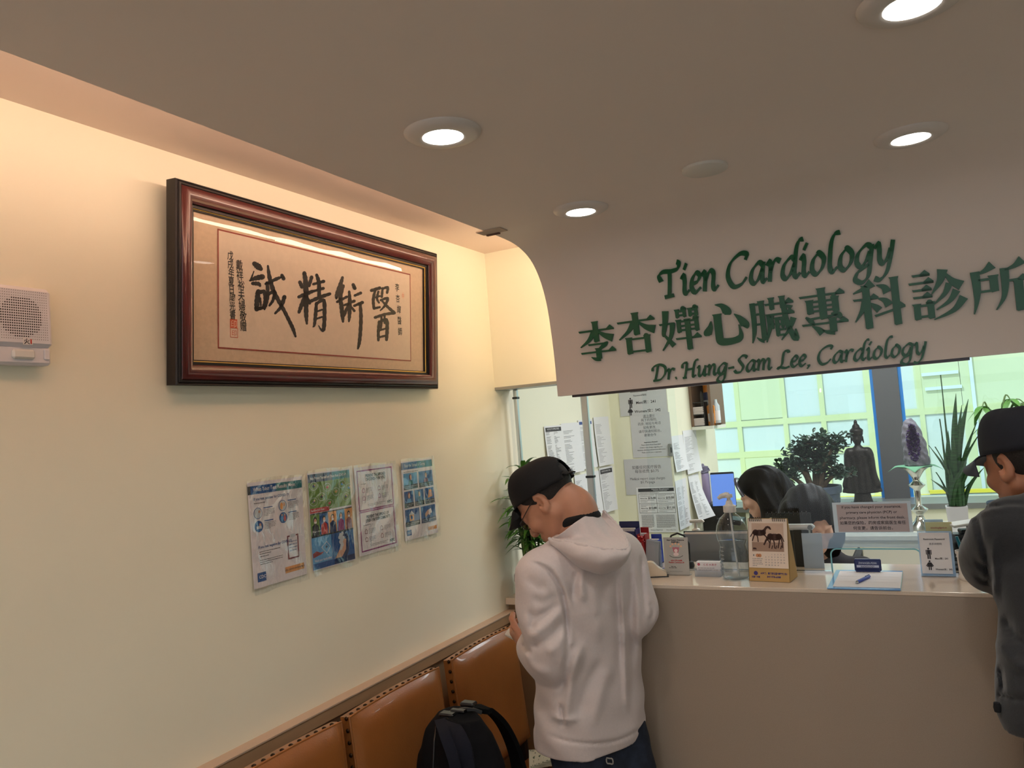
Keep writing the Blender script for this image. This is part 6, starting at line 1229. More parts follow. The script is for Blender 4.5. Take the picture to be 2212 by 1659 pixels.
p = at_y(1504, 1150, 3.06); t = thing('pump_bottle', 'small white pump bottle standing behind the silver monitor', 'bottle', (p.x, 3.06, .752), 0); zt = at_y(1504, 1125, 3.06).z - .75
MB().lathe([(.0001, 0), (.034, 0), (.036, .006), (.036, zt - .12), (.026, zt - .085), (.013, zt - .07), (.013, zt - .05)], 24).build('bottle_body', WPL, t, 50); mb = MB().lathe([(.016, zt - .055), (.016, zt - .035), (.007, zt - .03), (.006, zt - .006)], 16); mb.tube([(0, 0, zt - .004), (.028, 0, zt - .002), (.034, 0, zt - .007)], [.008, .006, .004], 8); mb.tube([(0, 0, zt - .004), (-.022, 0, zt - .004)], [.008, .006], 8); mb.build('pump', WPL, t, True)
t = thing('ring_binder_calendar', 'dark spiral calendar seen from behind, beside the horse calendar through the glass', 'calendar', (at_y(1700, 1130, 2.90).x, 2.90, .752), .05); zt = at_y(1700, 1112, 2.90).z - .75
MB().box((0, .02, zt - .11), (.155, .003, .22), M=Matrix.Rotation(-.05, 4, 'X')).box((0, .05, (zt - .22) / 2), (.15, .10, zt - .22)).build('back_board', mat('dark_board', (38, 44, 46), .6), t); mb = MB(); [mb.tube([(-.065 + .0145 * i, .02 + .006 * math.cos(q), zt + .006 * math.sin(q)) for q in np.linspace(0, 2 * PI, 9)[:-1]], .001, 5, closed=True) for i in range(10)]; mb.build('wire_binding', mat('wire_black', (40, 36, 36), .4, .6), t, True)
p = at_y(1658, 1124, 2.66); t = MB().box((0, 0, .04), (.062, .0012, .030), M=Matrix.Rotation(-.12, 4, 'Y')).box((0, .0, .012), (.012, .002, .05)).build('memo_card', mat('cream_card', (232, 224, 190), .7), None, M=Matrix.Translation((p.x, 2.60, p.z - .045))); tag(t, 'cream memo card sticking up behind the horse calendar', 'card')
t.location.z = LZ; 
for v in t.data.vertices: v.co.z *= (p.z + .008 - LZ) / .055
t = thing('desk_phone', 'black desk phone with a pale handset bar, behind the horse calendar', 'phone', (at_y(1732, 1160, 2.68).x, 2.672, LZ), 0); zt = at_y(1735, 1130, 2.68).z - LZ
MB().box((0, .01, zt * .45), (.050, .05, zt * .9), bev=.004).build('base', BPL, t, 30); MB().box((-.002, -.006, zt - .010), (.092, .03, .018), bev=.007).build('handset', mat('pale_grip', (206, 204, 206), .3), t, 30); MB().lathe([(.0001, 0), (.008, 0), (.008, .003), (.0001, .003)], 16, M=Matrix.Translation((.032, -.021, zt - .010)) @ Matrix.Rotation(PI / 2, 4, 'X')).build('button', GPL, t); MB().tube([(.01, -.018, zt * .5), (.014, -.022, zt * .3), (.010, -.020, .002)], .002, 6).build('cord', BPL, t, True)
t = MB().box((0, 0, .055), (.060, .004, .110)).build('file_folder', mat('folder_grey', (176, 184, 196), .5), None, M=Matrix.Translation((at_y(1757, 1200, 2.64).x, 2.64, LZ))); tag(t, 'pale grey file folder standing behind the glass right of the horse calendar', 'folder')
M_, w_, h_ = px_frame_y(1776, 1152, 1990, 1186, GY + .004); o = MB().grid(lambda u, v: (u * w_, v * h_ + .006 * math.sin(u * 3), .001 + .0008 * math.sin(u * 20)), 20, 3).build('plastic_strip', mat('frosted_strip', (180, 206, 238), .3, alpha=.55), None, True, M_); tag(o, 'frosted plastic strip taped across the glass over the pass-through', 'plastic strip')
# right end: black terminal, card box on it, white tablet
t = thing('card_terminal', 'black payment terminal standing behind the restroom sign', 'terminal', (at_y(2058, 1200, 2.64).x, 2.64, LZ), 0); zt = at_y(2060, 1154, 2.64).z - LZ; w = .125
MB().box((0, .02, zt / 2), (w, .06, zt), bev=.006).build('housing', BPL, t, 30); MB().box((.0, -.0105, zt * .62), (w * .8, .002, zt * .5)).build('screen', mat('dark_screen', (14, 16, 20), .1), t); mb = MB(); [mb.box((-.03 + .03 * i, -.011, .012 + .012 * j), (.02, .004, .007), bev=.001) for i in range(3) for j in range(2)]; mb.build('keypad', GPL, t)
zb = LZ + zt + .0005; xk = at_y(2021, 1140, 2.64).x
t = thing('card_box', 'yellow card with red writing in a small rack on the black terminal', 'card rack', (xk + .008, 2.655, zb), 0); MB().box((0, 0, .0165), (.070, .006, .033)).build('card', mat('manila', (224, 206, 140), .7), t); mb = MB(); mb.text('tiencardiology@gmail.com', 0, .015, .0064, 0, 0, bold=.02, sx=.62); mb.warp(lambda x, y, z: (x, -.0035, y)); mb.build('print', [mat('red_ink', (190, 50, 40), .7)], t)
mb = MB().box((-.012, .010, .020), (.050, .004, .040)).build('paper_slip', mat('blue_slip', (190, 214, 236), .6), t)
t = thing('tablet', 'white tablet propped on a black stand beside the yellow card', 'tablet', (xk + .085, 2.66, zb), .25); MB().box((0, 0, .006), (.05, .04, .012), bev=.003).box((0.01, .01, .018), (.02, .02, .02)).build('stand', BPL, t); MB().box((.005, 0, .030), (.10, .070, .007), M=Matrix.Rotation(-.12, 4, 'Y'), bev=.002).build('tablet_body', WPL, t, 30)
# bamboo in a marbled vase on the low counter
MARB = mat('marbled_glaze', (178, 176, 172), .25, noise=.35, nscale=14, coat=.4); vx, vy = .104, 2.994
t = thing('lucky_bamboo', 'leafy lucky bamboo in a grey marbled round vase in the wall corner', 'plant', (vx, vy, LOW_Z))
MB().lathe([(.0001, .001), (.040, 0), (.048, .006), (.070, .035), (.080, .068), (.079, .090), (.066, .118), (.048, .134), (.040, .140), (.040, .146), (.035, .145), (.036, .132), (.0001, .125)], 36).build('vase', MARB, t, 50)
LEAFG = mat('bamboo_leaf', (74, 126, 50), .42, noise=.25, nscale=30); STEMG = mat('bamboo_stem', (96, 124, 60), .45); mbs = MB(); mbl = MB(); rr_ = random.Random(5)
def leaf(mb, p, d, L, w, droop, n=7, fold=.25, up=Vector((0, 0, 1))):
    d = Vector(d).normalized(); s = d.cross(up); s = s.normalized() if s.length > 1e-3 else Vector((1, 0, 0)); V = []; p = Vector(p)
    for i in range(n + 1):
        t_ = i / n; q = p + d * (L * t_) - up * (droop * L * t_ * t_); ww = w * math.sin(PI * min(1, t_ * .93 + .07)) ** .8 * (1 - t_ * .25) * (1 if i < n else .02); V += [q - s * ww + up * ww * fold, q, q + s * ww + up * ww * fold]
    mb.add(V, [f for i in range(n) for f in ((3 * i, 3 * i + 1, 3 * i + 4, 3 * i + 3), (3 * i + 1, 3 * i + 2, 3 * i + 5, 3 * i + 4))])
for i in range(18):
    a_ = rr_.uniform(0, 2 * PI); r_ = rr_.uniform(.004, .028); ht = rr_.uniform(.22, .44); top = Vector((r_ * 2.6 * math.cos(a_) + .015, r_ * 2.6 * math.sin(a_) - .015, .10 + ht)); b0 = Vector((r_ * math.cos(a_), r_ * math.sin(a_), .10)); mbs.tube([b0, b0 * .5 + top * .5 + Vector((.006, 0, 0)), top], [.0055, .005, .004], 7)
    for k in range(13):
        t_ = rr_.uniform(.34, 1.02); q = b0.lerp(top, min(1, t_)); aa = rr_.uniform(0, 2 * PI); d = Vector((math.cos(aa), math.sin(aa), rr_.uniform(.25, 1.0)))
        if q.x + vx + d.normalized().x * .13 < .01: d.x = abs(d.x) * .6
        leaf(mbl, q, d, rr_.uniform(.10, .17), rr_.uniform(.009, .014), rr_.uniform(.3, .8))
for px_, py_ in ((1082, 1030), (1078, 1100), (1085, 1060), (1088, 1150), (1110, 1005), (1130, 995), (1100, 1180), (1095, 1125), (1290, 1085), (1240, 1000), (1160, 988)):
    e = at_y(px_, py_, 2.95 if px_ < 1200 else 3.02) - Vector((vx, vy, LOW_Z)); s_ = Vector((.0, -.01, max(.16, e.z - .05))); d = (e - s_) + Vector((0, 0, .06)); leaf(mbl, s_, d, d.length * 1.0, .0125, .06 / max(.05, d.length)); 
mbl.warp(lambda x, y, z: (max(x, .006 - vx), min(y, 3.064 - vy), z)); mbs.build('stems', STEMG, t, True); mbl.build('leaves', LEAFG, t, True)

# ---------------------------------------------------------------- backpack and banknotes on the chairs
PACK = mat('backpack_nylon', (8, 9, 15), .85, spec=.2, noise=.2, nscale=60, bump=.25, bscale=500); PACKB = mat('backpack_mesh', (6, 7, 9), .9, spec=.2, bump=.3, bscale=700); STRAP = mat('strap_navy', (19, 21, 34), .85, spec=.25, bump=.3, bscale=500)
def at_pack(px_, py_, Y): return at_y(px_, py_, Y)
bp = Field(axis((.18, .60, .006)), axis((1.72, 2.24, .006)), axis((.455, .90, .006)))
fwd_ = Vector((.45, .89, 0)); lft_ = Vector((-.89, .45, 0)); c0_ = Vector((.385, 1.915, .462))
bp.loft([(.466, c0_.x, c0_.y, .085, .145), (.50, c0_.x, c0_.y, .105, .160), (.60, c0_.x, c0_.y - .005, .110, .160), (.72, c0_.x - .004, c0_.y + .004, .095, .148), (.79, c0_.x - .006, c0_.y + .012, .075, .120), (.84, c0_.x - .008, c0_.y + .02, .045, .085)], (fwd_.x, fwd_.y), (lft_.x, lft_.y), 0, 2.6)
bp.ell((c0_.x - .05, c0_.y - .10, .58), (.10, .06, .11), None, .03); bp.bump(lambda P: .003 * np.sin(P[:, 0] * 40 + P[:, 2] * 25) * np.sin(P[:, 2] * 31 - P[:, 1] * 27), .03)
bag = bp.mesh('backpack', PACK); tag(bag, 'dark navy backpack with black buckles standing on the middle leather chair', 'backpack')
def ribbon(pts, w, th, name, m, parent, side):
    mb = MB(); P = [Vector(p) for p in catmull([tuple(p) for p in pts], 6)]; n = len(P); V = []
    for i in range(n):
        T = (P[min(i + 1, n - 1)] - P[max(i - 1, 0)]).normalized(); S = (Vector(side) - T * Vector(side).dot(T)).normalized(); N_ = T.cross(S); V += [P[i] - S * w / 2 - N_ * th / 2, P[i] + S * w / 2 - N_ * th / 2, P[i] + S * w / 2 + N_ * th / 2, P[i] - S * w / 2 + N_ * th / 2]
    F = [(4 * i + a, 4 * i + (a + 1) % 4, 4 * i + 4 + (a + 1) % 4, 4 * i + 4 + a) for i in range(n - 1) for a in range(4)] + [(3, 2, 1, 0), tuple(4 * n - 4 + a for a in range(4))]; return mb.add(V, F).build(name, m, parent, 40)
ribbon([at_y(1038, 1536, 1.99), at_y(1052, 1532, 2.03), at_y(1082, 1560, 2.08), at_y(1106, 1606, 2.10), at_y(1122, 1665, 2.09), at_y(1126, 1720, 2.04)], .055, .014, 'shoulder_strap', PACKB, bag, (.9, -.4, 0))
ribbon([at_y(965, 1556, 1.90), at_y(985, 1580, 1.845), at_y(1004, 1620, 1.815), at_y(1012, 1680, 1.80)], .040, .010, 'shoulder_strap', STRAP, bag, (.9, .3, 0)); ribbon([at_y(950, 1556, 1.86), at_y(962, 1590, 1.80), at_y(980, 1640, 1.775), at_y(990, 1690, 1.77)], .030, .008, 'compression_strap', STRAP, bag, (.9, .3, 0))
ribbon([at_y(962, 1560, 1.93), at_y(985, 1538, 1.95), at_y(1012, 1532, 1.97), at_y(1040, 1538, 1.99)], .030, .010, 'haul_loop', BPL, bag, (.5, -.8, .2))
mb = MB(); q = at_y(1012, 1520, 1.95); mb.box(q, (.046, .030, .012), bev=.004); q = at_y(968, 1543, 1.92); mb.box(q, (.050, .030, .012), bev=.004); q = at_y(990, 1536, 1.94); mb.box(q, (.05, .02, .010), bev=.003); mb.build('buckle', mat('buckle_black', (18, 19, 22), .25, coat=.4), bag, 30)
MB().tube([at_y(944, 1560, 1.85), at_y(938, 1600, 1.79), at_y(936, 1640, 1.77), at_y(934, 1690, 1.765)], .0025, 6).build('zipper', mat('zip_metal', (66, 66, 70), .3, .9), bag, True)
NOTE = [mat('note_paper', (190, 190, 168), .75), mat('note_green', (84, 96, 78), .75)]
for i in range(9):
    ang = 2.05 - .11 * i; M = Matrix.Translation((.345 + .010 * i, 2.462 + .008 * i, .4665 + .0022 * i)) @ Matrix.Rotation(ang, 4, 'Z')
    o = MB().grid(lambda u, v: (u * .156, v * .066 - .033, .001 + .003 * math.sin(u * 3)), 8, 3).build('banknote', NOTE[0], None, True, M); tag(o, 'banknote in the fanned pile on the far leather seat', 'banknote', 'fanned banknotes on the chair seat')
    z_ = lambda x: .0016 + .003 * math.sin(x / .156 * 3); mb = MB(); mb.line([(.006, -.027), (.150, -.027), (.150, .027), (.006, .027)], .003, 0, 0, True); mb.disc(.078, 0, .016, 0, 0, 18, .020); mb.disc(.118, 0, .012, 0, 0, 14); [mb.text('20', x, y, .012, 0, 0, bold=.02) for x, y in ((.018, .014), (.138, .014), (.018, -.022), (.138, -.022))]; [mb.rect(.034, .016 - .008 * k, .056, .018 - .008 * k, 0, 0) for k in range(5)]
    mb.warp(lambda x, y, z: (x, y, z_(x))); mb.build('print', [NOTE[1]], o)
# ================================================================ THE OFFICE BEHIND THE GLASS
def lines_page(seed, head=None, tone=0, two=False):
    def d(mb, w, h):
        r = random.Random(seed)
        if head == 'dark': mb.rect(w * .06, h * .86, w * .94, h * .96, .0006, 2); mb.text('NOTICE TO EMPLOYEES', w * .5, h * .90, w * .062, .0009, 3)
        elif head == 'blue': mb.rect(w * .06, h * .90, w * .94, h * .96, .0006, 4)
        y = h * .84
        while y > h * .06:
            if r.random() < .12: y -= h * .03; continue
            if two: greek(mb, w * .08, y, w * .47, 1, .004, .0006, tone, .0016, seed + int(y * 1e4)); greek(mb, w * .53, y, w * (.6 + .33 * r.random()), 1, .004, .0006, tone, .0016, seed + 7)
            else: greek(mb, w * .10, y, w * (.45 + .45 * r.random()), 1, .004, .0006, tone, .0016, seed + int(y * 1e4))
            y -= h * .026
    return d
PM_ = [TXT, TXTG, mat('dark_header', (58, 58, 62), .7), PAPER, mat('blue_header', (70, 90, 150), .7)]
# sheets on the left wall beyond the corner glass
def wall_sheet(label, x0, y0, x1, y1, draw, curlv=.012, group='papers on the office left wall'):
    a = at_x(x0, (y0 + y1) / 2, .012); b = at_x(x1, (y0 + y1) / 2, .012); zt = at_x((x0 + x1) / 2, y0, .012).z; zb = at_x((x0 + x1) / 2, y1, .012).z; w, h = b.y - a.y, zt - zb
    return sheet_obj('paper_sheet', label, 'paper', frame((.006, a.y, zb), (0, 1, 0), (0, 0, 1)), w, h, draw, PM_, group, lambda x, y: curlv * max(0, (1 - y / h)) ** 1.6 + curlv * .8 * (x / w) ** 3)
wall_sheet('white sheet with a dark printed heading on the office left wall, nearest the chrome post', 1181, 919, 1216, 1010, lines_page(3, 'dark', 0, True))
wall_sheet('white text sheet on the office left wall, second from the corner post', 1218, 913, 1253, 1022, lines_page(5))
wall_sheet('sheet with a thin blue heading on the office left wall, half behind the thick post', 1255, 906, 1282, 1012, lines_page(8, 'blue', 1))
wall_sheet('tall narrow sheet on the office left wall, the farthest of the upper row', 1288, 900, 1317, 1006, lines_page(13, None, 1))
wall_sheet('sheet of the lower row on the office left wall, just right of the black cap', 1246, 1024, 1272, 1110, lines_page(17, None, 1))
wall_sheet('plain text sheet on the office left wall, lower row, beside the thick post', 1274, 1018, 1296, 1112, lines_page(19, None, 1))
wall_sheet('sheet with a dark heading on the office left wall, the farthest of the lower row', 1300, 1008, 1326, 1106, lines_page(21, 'dark', 1))
# notices on the face of the pillar
def pillar_sheet(label, x0, y0, x1, y1, draw, n=1, mats=None, base=None):
    M_, w, h = px_frame_y(x0, y0, x1, y1, PIL_Y - .002 - .0012 * n); return sheet_obj('pillar_notice', label, 'notice', M_, w, h, draw, mats or [TXT, TXTG, mat('dark_header', (58, 58, 62), .7), PAPER], 'notices on the pillar face', lambda x, y: 0, 2, 2, base)
def pd1(mb, w, h):
    greek(mb, w * .25, h * .95, w * .75, 1, .004, .0006, 0, .003); mb.text('Password/密码', w * .45, h * .78, .013, .0006, 0); person_icon(mb, w * .24, h * .52, .060, False, .0006, 0); mb.text('Men/男：241', w * .56, h * .46, .022, .0006, 0, bold=.012); person_icon(mb, w * .22, h * .16, .050, True, .0006, 0); mb.text('Women/女：342', w * .58, h * .10, .022, .0006, 0, bold=.012)
def pd2(mb, w, h):
    for i, s in enumerate(('请注意!!!', '阁下的保险,', '药房, 地址与电话', '如有更改,', '请尽快通知前台。', '谢谢合作')): mb.text(s, w * .48, h * (.92 - .088 * i), .0185, .0006, 1)
    mb.line([(w * .34, h * .91), (w * .62, h * .91)], .0014, .0006, 1); mb.text('Importance Notice!!!', w * .48, h * .33, .0095, .0006, 0, bold=.02)
    for i, s in enumerate(('Please inform Front Desk ASAP', 'if there is any changes regarding your', 'insurance, pharmacy and personal information.', 'Thank you for your cooperation.')): mb.text(s, w * .48, h * (.27 - .058 * i), .0100, .0006, 0, sx=.9)
def pd3(mb, w, h): [mb.text(s, w * .48, h * y, z, .0006, 1, sx=sx) for s, y, z, sx in (('如要任何医疗报告', .72, .022, 1), ('每张收费 $0.75', .61, .022, 1), ('Medical report copy charges', .41, .0215, .85), ('$0.75/page', .31, .020, 1))]
def pd4(mb, w, h):
    mb.rect(w * .05, h * .90, w * .97, h * .975, .0006, 2); mb.text('Attention Miscellaneous', w * .62, h * .94, .0105, .0009, 3); mb.text('Industry Employees', w * .62, h * .912, .0105, .0009, 3); greek(mb, w * .1, h * .875, w * .9, 1, .004, .0006, 1, .002); mb.line([(w * .05, h * .43), (w * .97, h * .43), (w * .97, h * .855), (w * .05, h * .855)], .0016, .0006, 0, True); mb.line([(w * .51, h * .43), (w * .51, h * .855)], .0016, .0006, 0); mb.line([(w * .05, h * .64), (w * .97, h * .64)], .0016, .0006, 0)
    for x, y, s in ((.05, .74, '$15.00'), (.51, .74, '$13.50'), (.05, .52, '$12.00'), (.51, .52, '$11.10')): mb.text(s, w * (x + .345), h * y, .0165, .0006, 0, bold=.03); mb.text('Minimum Wage', w * (x + .13), h * (y + .006), .0072, .0006, 0, bold=.02, sx=.9); greek(mb, w * (x + .04), h * (y + .085), w * (x + .40), 2, .008, .0006, 1, .002); greek(mb, w * (x + .04), h * (y - .03), w * (x + .40), 2, .009, .0006, 1, .002)
    greek(mb, w * .08, h * .38, w * .40, 15, h * .0195, .0006, 1, .0022); greek(mb, w * .46, h * .38, w * .94, 15, h * .0195, .0006, 1, .0022); mb.text('Minimum Wage Poster', w * .45, h * .045, .0078, .0006, 0); mb.text('Post in Plain View', w * .82, h * .045, .0078, .0006, 0)
GRYP = mat('grey_copy_paper', (206, 204, 206), .7)
pillar_sheet('restroom code notice at the top of the pillar under the sign', 1338, 843, 1441, 896, pd1, 2, base=GRYP); pillar_sheet('bilingual change of details notice on the pillar, below the restroom codes', 1364, 893, 1450, 987, pd2, 1, base=GRYP); pillar_sheet('wide notice of report copy charges on the pillar', 1350, 990, 1452, 1068, pd3, 1, base=GRYP); pillar_sheet('minimum wage poster with four prices, lowest on the pillar', 1378, 1052, 1462, 1150, pd4, 2)
# sheets on the pillar's window side, their lower ends curling away
def side_sheet(label, x0, y0, x1, y1, draw, lift=.03, ex=2.2):
    X = PIL_X + .002; a = at_x(x0, (y0 + y1) / 2, X); b = at_x(x1, (y0 + y1) / 2, X); zt = at_x((x0 + x1) / 2, y0, X).z; zb = at_x((x0 + x1) / 2, y1, X).z; w, h = b.y - a.y, zt - zb
    return sheet_obj('curled_sheet', label, 'paper', frame((X, a.y, zb), (0, 1, 0), (0, 0, 1)), w, h, draw, PM_, 'curling sheets on the pillar side', lambda x, y: .001 + lift * max(0, 1 - y / h) ** ex * (.5 + .5 * x / w))
side_sheet('short sheet on the pillar side, left one of the upper pair', 1453, 940, 1478, 1018, lines_page(31, None, 1), .025); side_sheet('long sheet hanging from the pillar side under the wall cabinet', 1478, 928, 1507, 1022, lines_page(33, None, 1), .020); side_sheet('list of numbers on the pillar side, left one of the lower pair', 1462, 1034, 1486, 1142, lines_page(35, None, 0, True), .012); side_sheet('number table on the pillar side with its corner curled far out', 1490, 1024, 1512, 1122, lines_page(37, None, 0, True), .085, 1.5)
p = at_y(1447, 972, PIL_Y); t = thing('latch_plate', 'small grey metal latch plate on the edge of the pillar', 'latch', (p.x, PIL_Y - .001, p.z)); MB().box((.004, -.006, 0), (.020, .012, .070), bev=.002).build('plate', mat('zinc', (150, 152, 152), .35, .8), t); MB().box((.012, -.0125, .0), (.006, .004, .030)).build('slot', BPL, t)
# wall cabinet hung on the pillar side
X0 = PIL_X + .001; ya = at_x(1490, 880, PIL_X).y; cz0 = at_x(1520, 928, PIL_X + .08).z; cz1 = cz0 + .62; cyA, cyB = ya, ya + .34; cxB = at_y(1566, 900, cyB).x; cd = cxB - X0
t = thing('wall_cabinet', 'open wood-lined wall shelf with bottles and trays, hung on the pillar side', 'shelf', (X0, cyA, cz0)); LAM = mat('cabinet_white', (226, 226, 212), .5); WDI = wood('cabinet_wood', (126, 98, 76), (102, 76, 58), .55, 5, (3, 3, .6)); D = cyB - cyA
MB().box((cd / 2, D / 2, .010), (cd, D, .020)).build('shelf_board', LAM, t); sh2 = .365; MB().box((cd / 2, D / 2, sh2), (cd, D, .020)).build('shelf_board', LAM, t); MB().box((cd / 2, D / 2, .61), (cd, D, .02)).build('shelf_board', LAM, t); MB().box((cd - .008, D / 2, .31), (.016, D, .58)).build('end_panel', WDI, t); MB().box((cd / 2, D - .006, .31), (cd - .016, .012, .58)).build('back_panel', WDI, t); MB().box((.008, D / 2, .31), (.016, D, .58)).build('end_panel', WDI, t)
bz = cz0 + .0205
def on_shelf(px_, dy): p = at_y(px_, 900, cyA + dy); return p.x
o = thing('spray_can', 'navy aerosol can with an orange cap on the wall shelf', 'spray can', (on_shelf(1534, .15), cyA + .15, bz)); MB().lathe([(.0001, 0), (.030, 0), (.032, .004), (.032, .20), (.028, .212)], 24).build('can', NAVY, o, 50); MB().lathe([(.029, .210), (.0295, .26), (.026, .268), (.0001, .270)], 24).build('cap', mat('orange_cap', (236, 138, 24), .4), o, 50); MB().lathe([(.0323, .10), (.0323, .16)], 24, cap=False).build('label_band', mat('can_label', (210, 216, 226), .5), o, True)
o = thing('pump_bottle', 'grey translucent pump bottle at the back of the wall shelf', 'bottle', (on_shelf(1512, .24), cyA + .24, bz)); MB().lathe([(.0001, 0), (.036, 0), (.038, .01), (.038, .20), (.020, .225), (.013, .23), (.013, .245)], 20).build('bottle_body', mat('milky', (176, 172, 166), .4), o, 50); mb = MB().lathe([(.016, .24), (.016, .258), (.006, .262), (.006, .285)], 14); mb.tube([(-.02, 0, .288), (.025, 0, .288), (.034, 0, .282)], [.006, .008, .005], 8); mb.build('pump', WPL, o, True)
o = thing('sanitizer_tube', 'orange and white upright pouch in front of the spray can', 'pouch', (on_shelf(1537, .05), cyA + .05, bz)); mb = MB().prism([(-.020, 0), (.020, 0), (.022, .12), (.010, .13), (-.010, .13), (-.022, .12)], -.010, .010, ax='y'); mb.build('pouch', mat('orange_pouch', (226, 140, 44), .5), o); MB().box((0, -.0108, .05), (.036, .001, .05)).build('label_patch', PAPER, o)
o = thing('clear_bottle', 'small clear bottle with a white label at the shelf’s right end', 'bottle', (on_shelf(1548, .09), cyA + .09, bz)); MB().lathe([(.0001, 0), (.022, 0), (.024, .01), (.024, .12), (.012, .14), (.010, .16)], 18).build('bottle_body', mat('pale_bottle', (190, 200, 204), .25), o, 50); MB().lathe([(.0244, .03), (.0244, .09)], 18, cap=False).build('label_band', PAPER, o, True)
o = thing('letter_tray', 'black two-tier letter tray full of papers on the wall shelf', 'tray', (on_shelf(1508, .055), cyA + .055, bz)); mb = MB(); [mb.box((0, 0, z), (.105, .10, .004)) for z in (.002, .072, .148)]; [mb.box((x, 0, .075), (.003, .10, .15)) for x in (-.052, .052)]; mb.build('tray', BPL, o); mb = MB(); [mb.box((.002 * (i % 3), -.004 * (i % 2), z0 + .003 + i * .0042), (.092, .09, .0034), M=Matrix.Rotation(.03 * math.sin(i * 2), 4, 'Z')) for z0 in (.004, .074) for i in range(11)]; mb.build('papers', mat('paper_stack', (224, 210, 204), .8), o)
o = MB().lathe([(.0001, .001), (.020, 0), (.046, .020), (.048, .022), (.044, .021), (.018, .004), (.0001, .004)], 20).build('saucer', mat('brown_saucer', (110, 84, 62), .4), None, 50, M=Matrix.Translation((on_shelf(1553, .03) - .01, cyA + .052, bz + .0005)) @ Matrix.Scale(.55, 4)); tag(o, 'small brown saucer at the front corner of the wall shelf', 'saucer')
for i in range(4):
    o = MB().box((0, 0, .05), (.018, .13, .10), bev=.002).build('file_box', [GPL, PAPER, BPL, GPL][i], None, 25, M=Matrix.Translation((X0 + .06 + .035 * i, cyA + .12, cz0 + sh2 + .0105))); tag(o, ['grey file box on the upper board of the wall shelf, nearest the pillar', 'white file box on the upper board of the wall shelf', 'black file box on the upper board of the wall shelf', 'grey file box on the upper board of the wall shelf, farthest from the pillar'][i], 'box', 'file boxes on the upper shelf board')
# credenza under the windows
CZ = .835
t = thing('credenza', 'long pale cabinet under the office windows carrying plants and ornaments', 'cabinet', (2.25, 5.50, 0)); MB().box((0, 0, CZ - .015), (3.1, .60, .03), bev=.003).build('top', LAM, t); MB().box((0, .01, (CZ - .03) / 2), (3.06, .56, CZ - .03)).build('body', OFFW, t); [MB().box((-1.29 + .516 * i, -.276, .41), (.50, .018, .74), bev=.003).build('door', LAM, t) for i in range(6)]
# label printer and purple flask on a side stand by the pillar
py_ = 4.98; p = at_y(1545, 1090, py_); pw = at_y(1574, 1090, py_).x - at_y(1517, 1090, py_).x; zb = .752; ztp = at_y(1530, 1086, py_).z
t = thing('side_desk', 'desk against the pillar side that carries the printers and the blue monitor', 'desk', (PIL_X + .265, 4.74, 0)); MB().box((0, 0, .735), (.52, .80, .03)).build('desk_top', mat('desk_laminate', (206, 200, 188), .4), t); [MB().box((sx * .23, sy, .36), (.04, .04, .72)).build('leg', GPL, t) for sx in (-1, 1) for sy in (.05, .36)]
t = thing('label_printer', 'black label printer carrying the purple flask beside the pillar', 'printer', (p.x, py_, zb)); hh = ztp - zb; MB().box((0, 0, hh / 2), (pw, .20, hh), bev=.01).build('housing', BPL, t, 30); MB().box((pw * .45, -.06, hh * .72), (pw * .9, .16, .03), M=Matrix.Rotation(.12, 4, 'Y'), bev=.004).build('output_tray', BPL, t, 30); MB().box((pw * .45, -.07, hh * .75), (pw * .5, .12, .006), M=Matrix.Rotation(.12, 4, 'Y')).build('label_roll', PAPER, t); MB().box((0.02, -.101, hh * .25), (.05, .003, .020)).build('sticker', PAPER, t)
q = at_y(1524, 1086, py_); fh = at_y(1520, 1001, py_).z - ztp; t = thing('flask', 'tall pale purple drinking flask with a carry loop on the black printer', 'flask', (q.x, py_, ztp + .0005)); LIL = mat('lilac_steel', (150, 136, 172), .35, .3); fr_ = (at_y(1534, 1050, py_).x - at_y(1507, 1050, py_).x) / 2
MB().lathe([(.0001, 0), (fr_ * .94, 0), (fr_, .006), (fr_, fh * .70), (fr_ * .92, fh * .745)], 28).build('flask_body', LIL, t, 50); MB().lathe([(fr_ * .90, fh * .745), (fr_ * .92, fh * .80), (fr_ * .90, fh * .92), (fr_ * .35, fh * .94), (fr_ * .28, fh * .985), (.0001, fh)], 24).build('lid', mat('lilac_lid', (112, 106, 130), .45), t, 50); MB().tube([(-fr_ * .9, -.004, fh * .86), (-fr_ * .6, -fr_ * 1.1, fh * .80), (fr_ * .4, -fr_ * 1.15, fh * .77), (fr_ * 1.15, -.004, fh * .82), (fr_ * .9, 0, fh * .88)], .0045, 6).build('carry_loop', mat('lilac_lid', (112, 106, 130), .45), t, True)
a, b, c = at_y(1536, 1060, 4.55), at_y(1588, 1031, 4.60), at_y(1589, 1092, 4.60); t = thing('monitor', 'screen showing plain blue, turned towards the bent receptionist', 'monitor', (a.x, 4.55, zb + .003)); w_ = b.x - a.x; hz_ = b.z - c.z + .02
MB().box((w_ / 2, .03, c.z - zb + hz_ / 2), (w_, .022, hz_ + .02), bev=.004, M=Matrix.Rotation(.15, 4, 'Z')).build('casing', BPL, t, 30); MB().box((w_ / 2, .0175, c.z - zb + hz_ / 2), (w_ * .98, .002, hz_), M=Matrix.Rotation(.15, 4, 'Z')).build('screen', emit_mat('blue_screen', (92, 128, 206), .55), t); MB().box((w_ / 2, .06, (c.z - zb) / 2 + .01), (.05, .03, c.z - zb)).box((w_ / 2, .06, .006), (.18, .14, .012), bev=.004).build('stand', BPL, t)
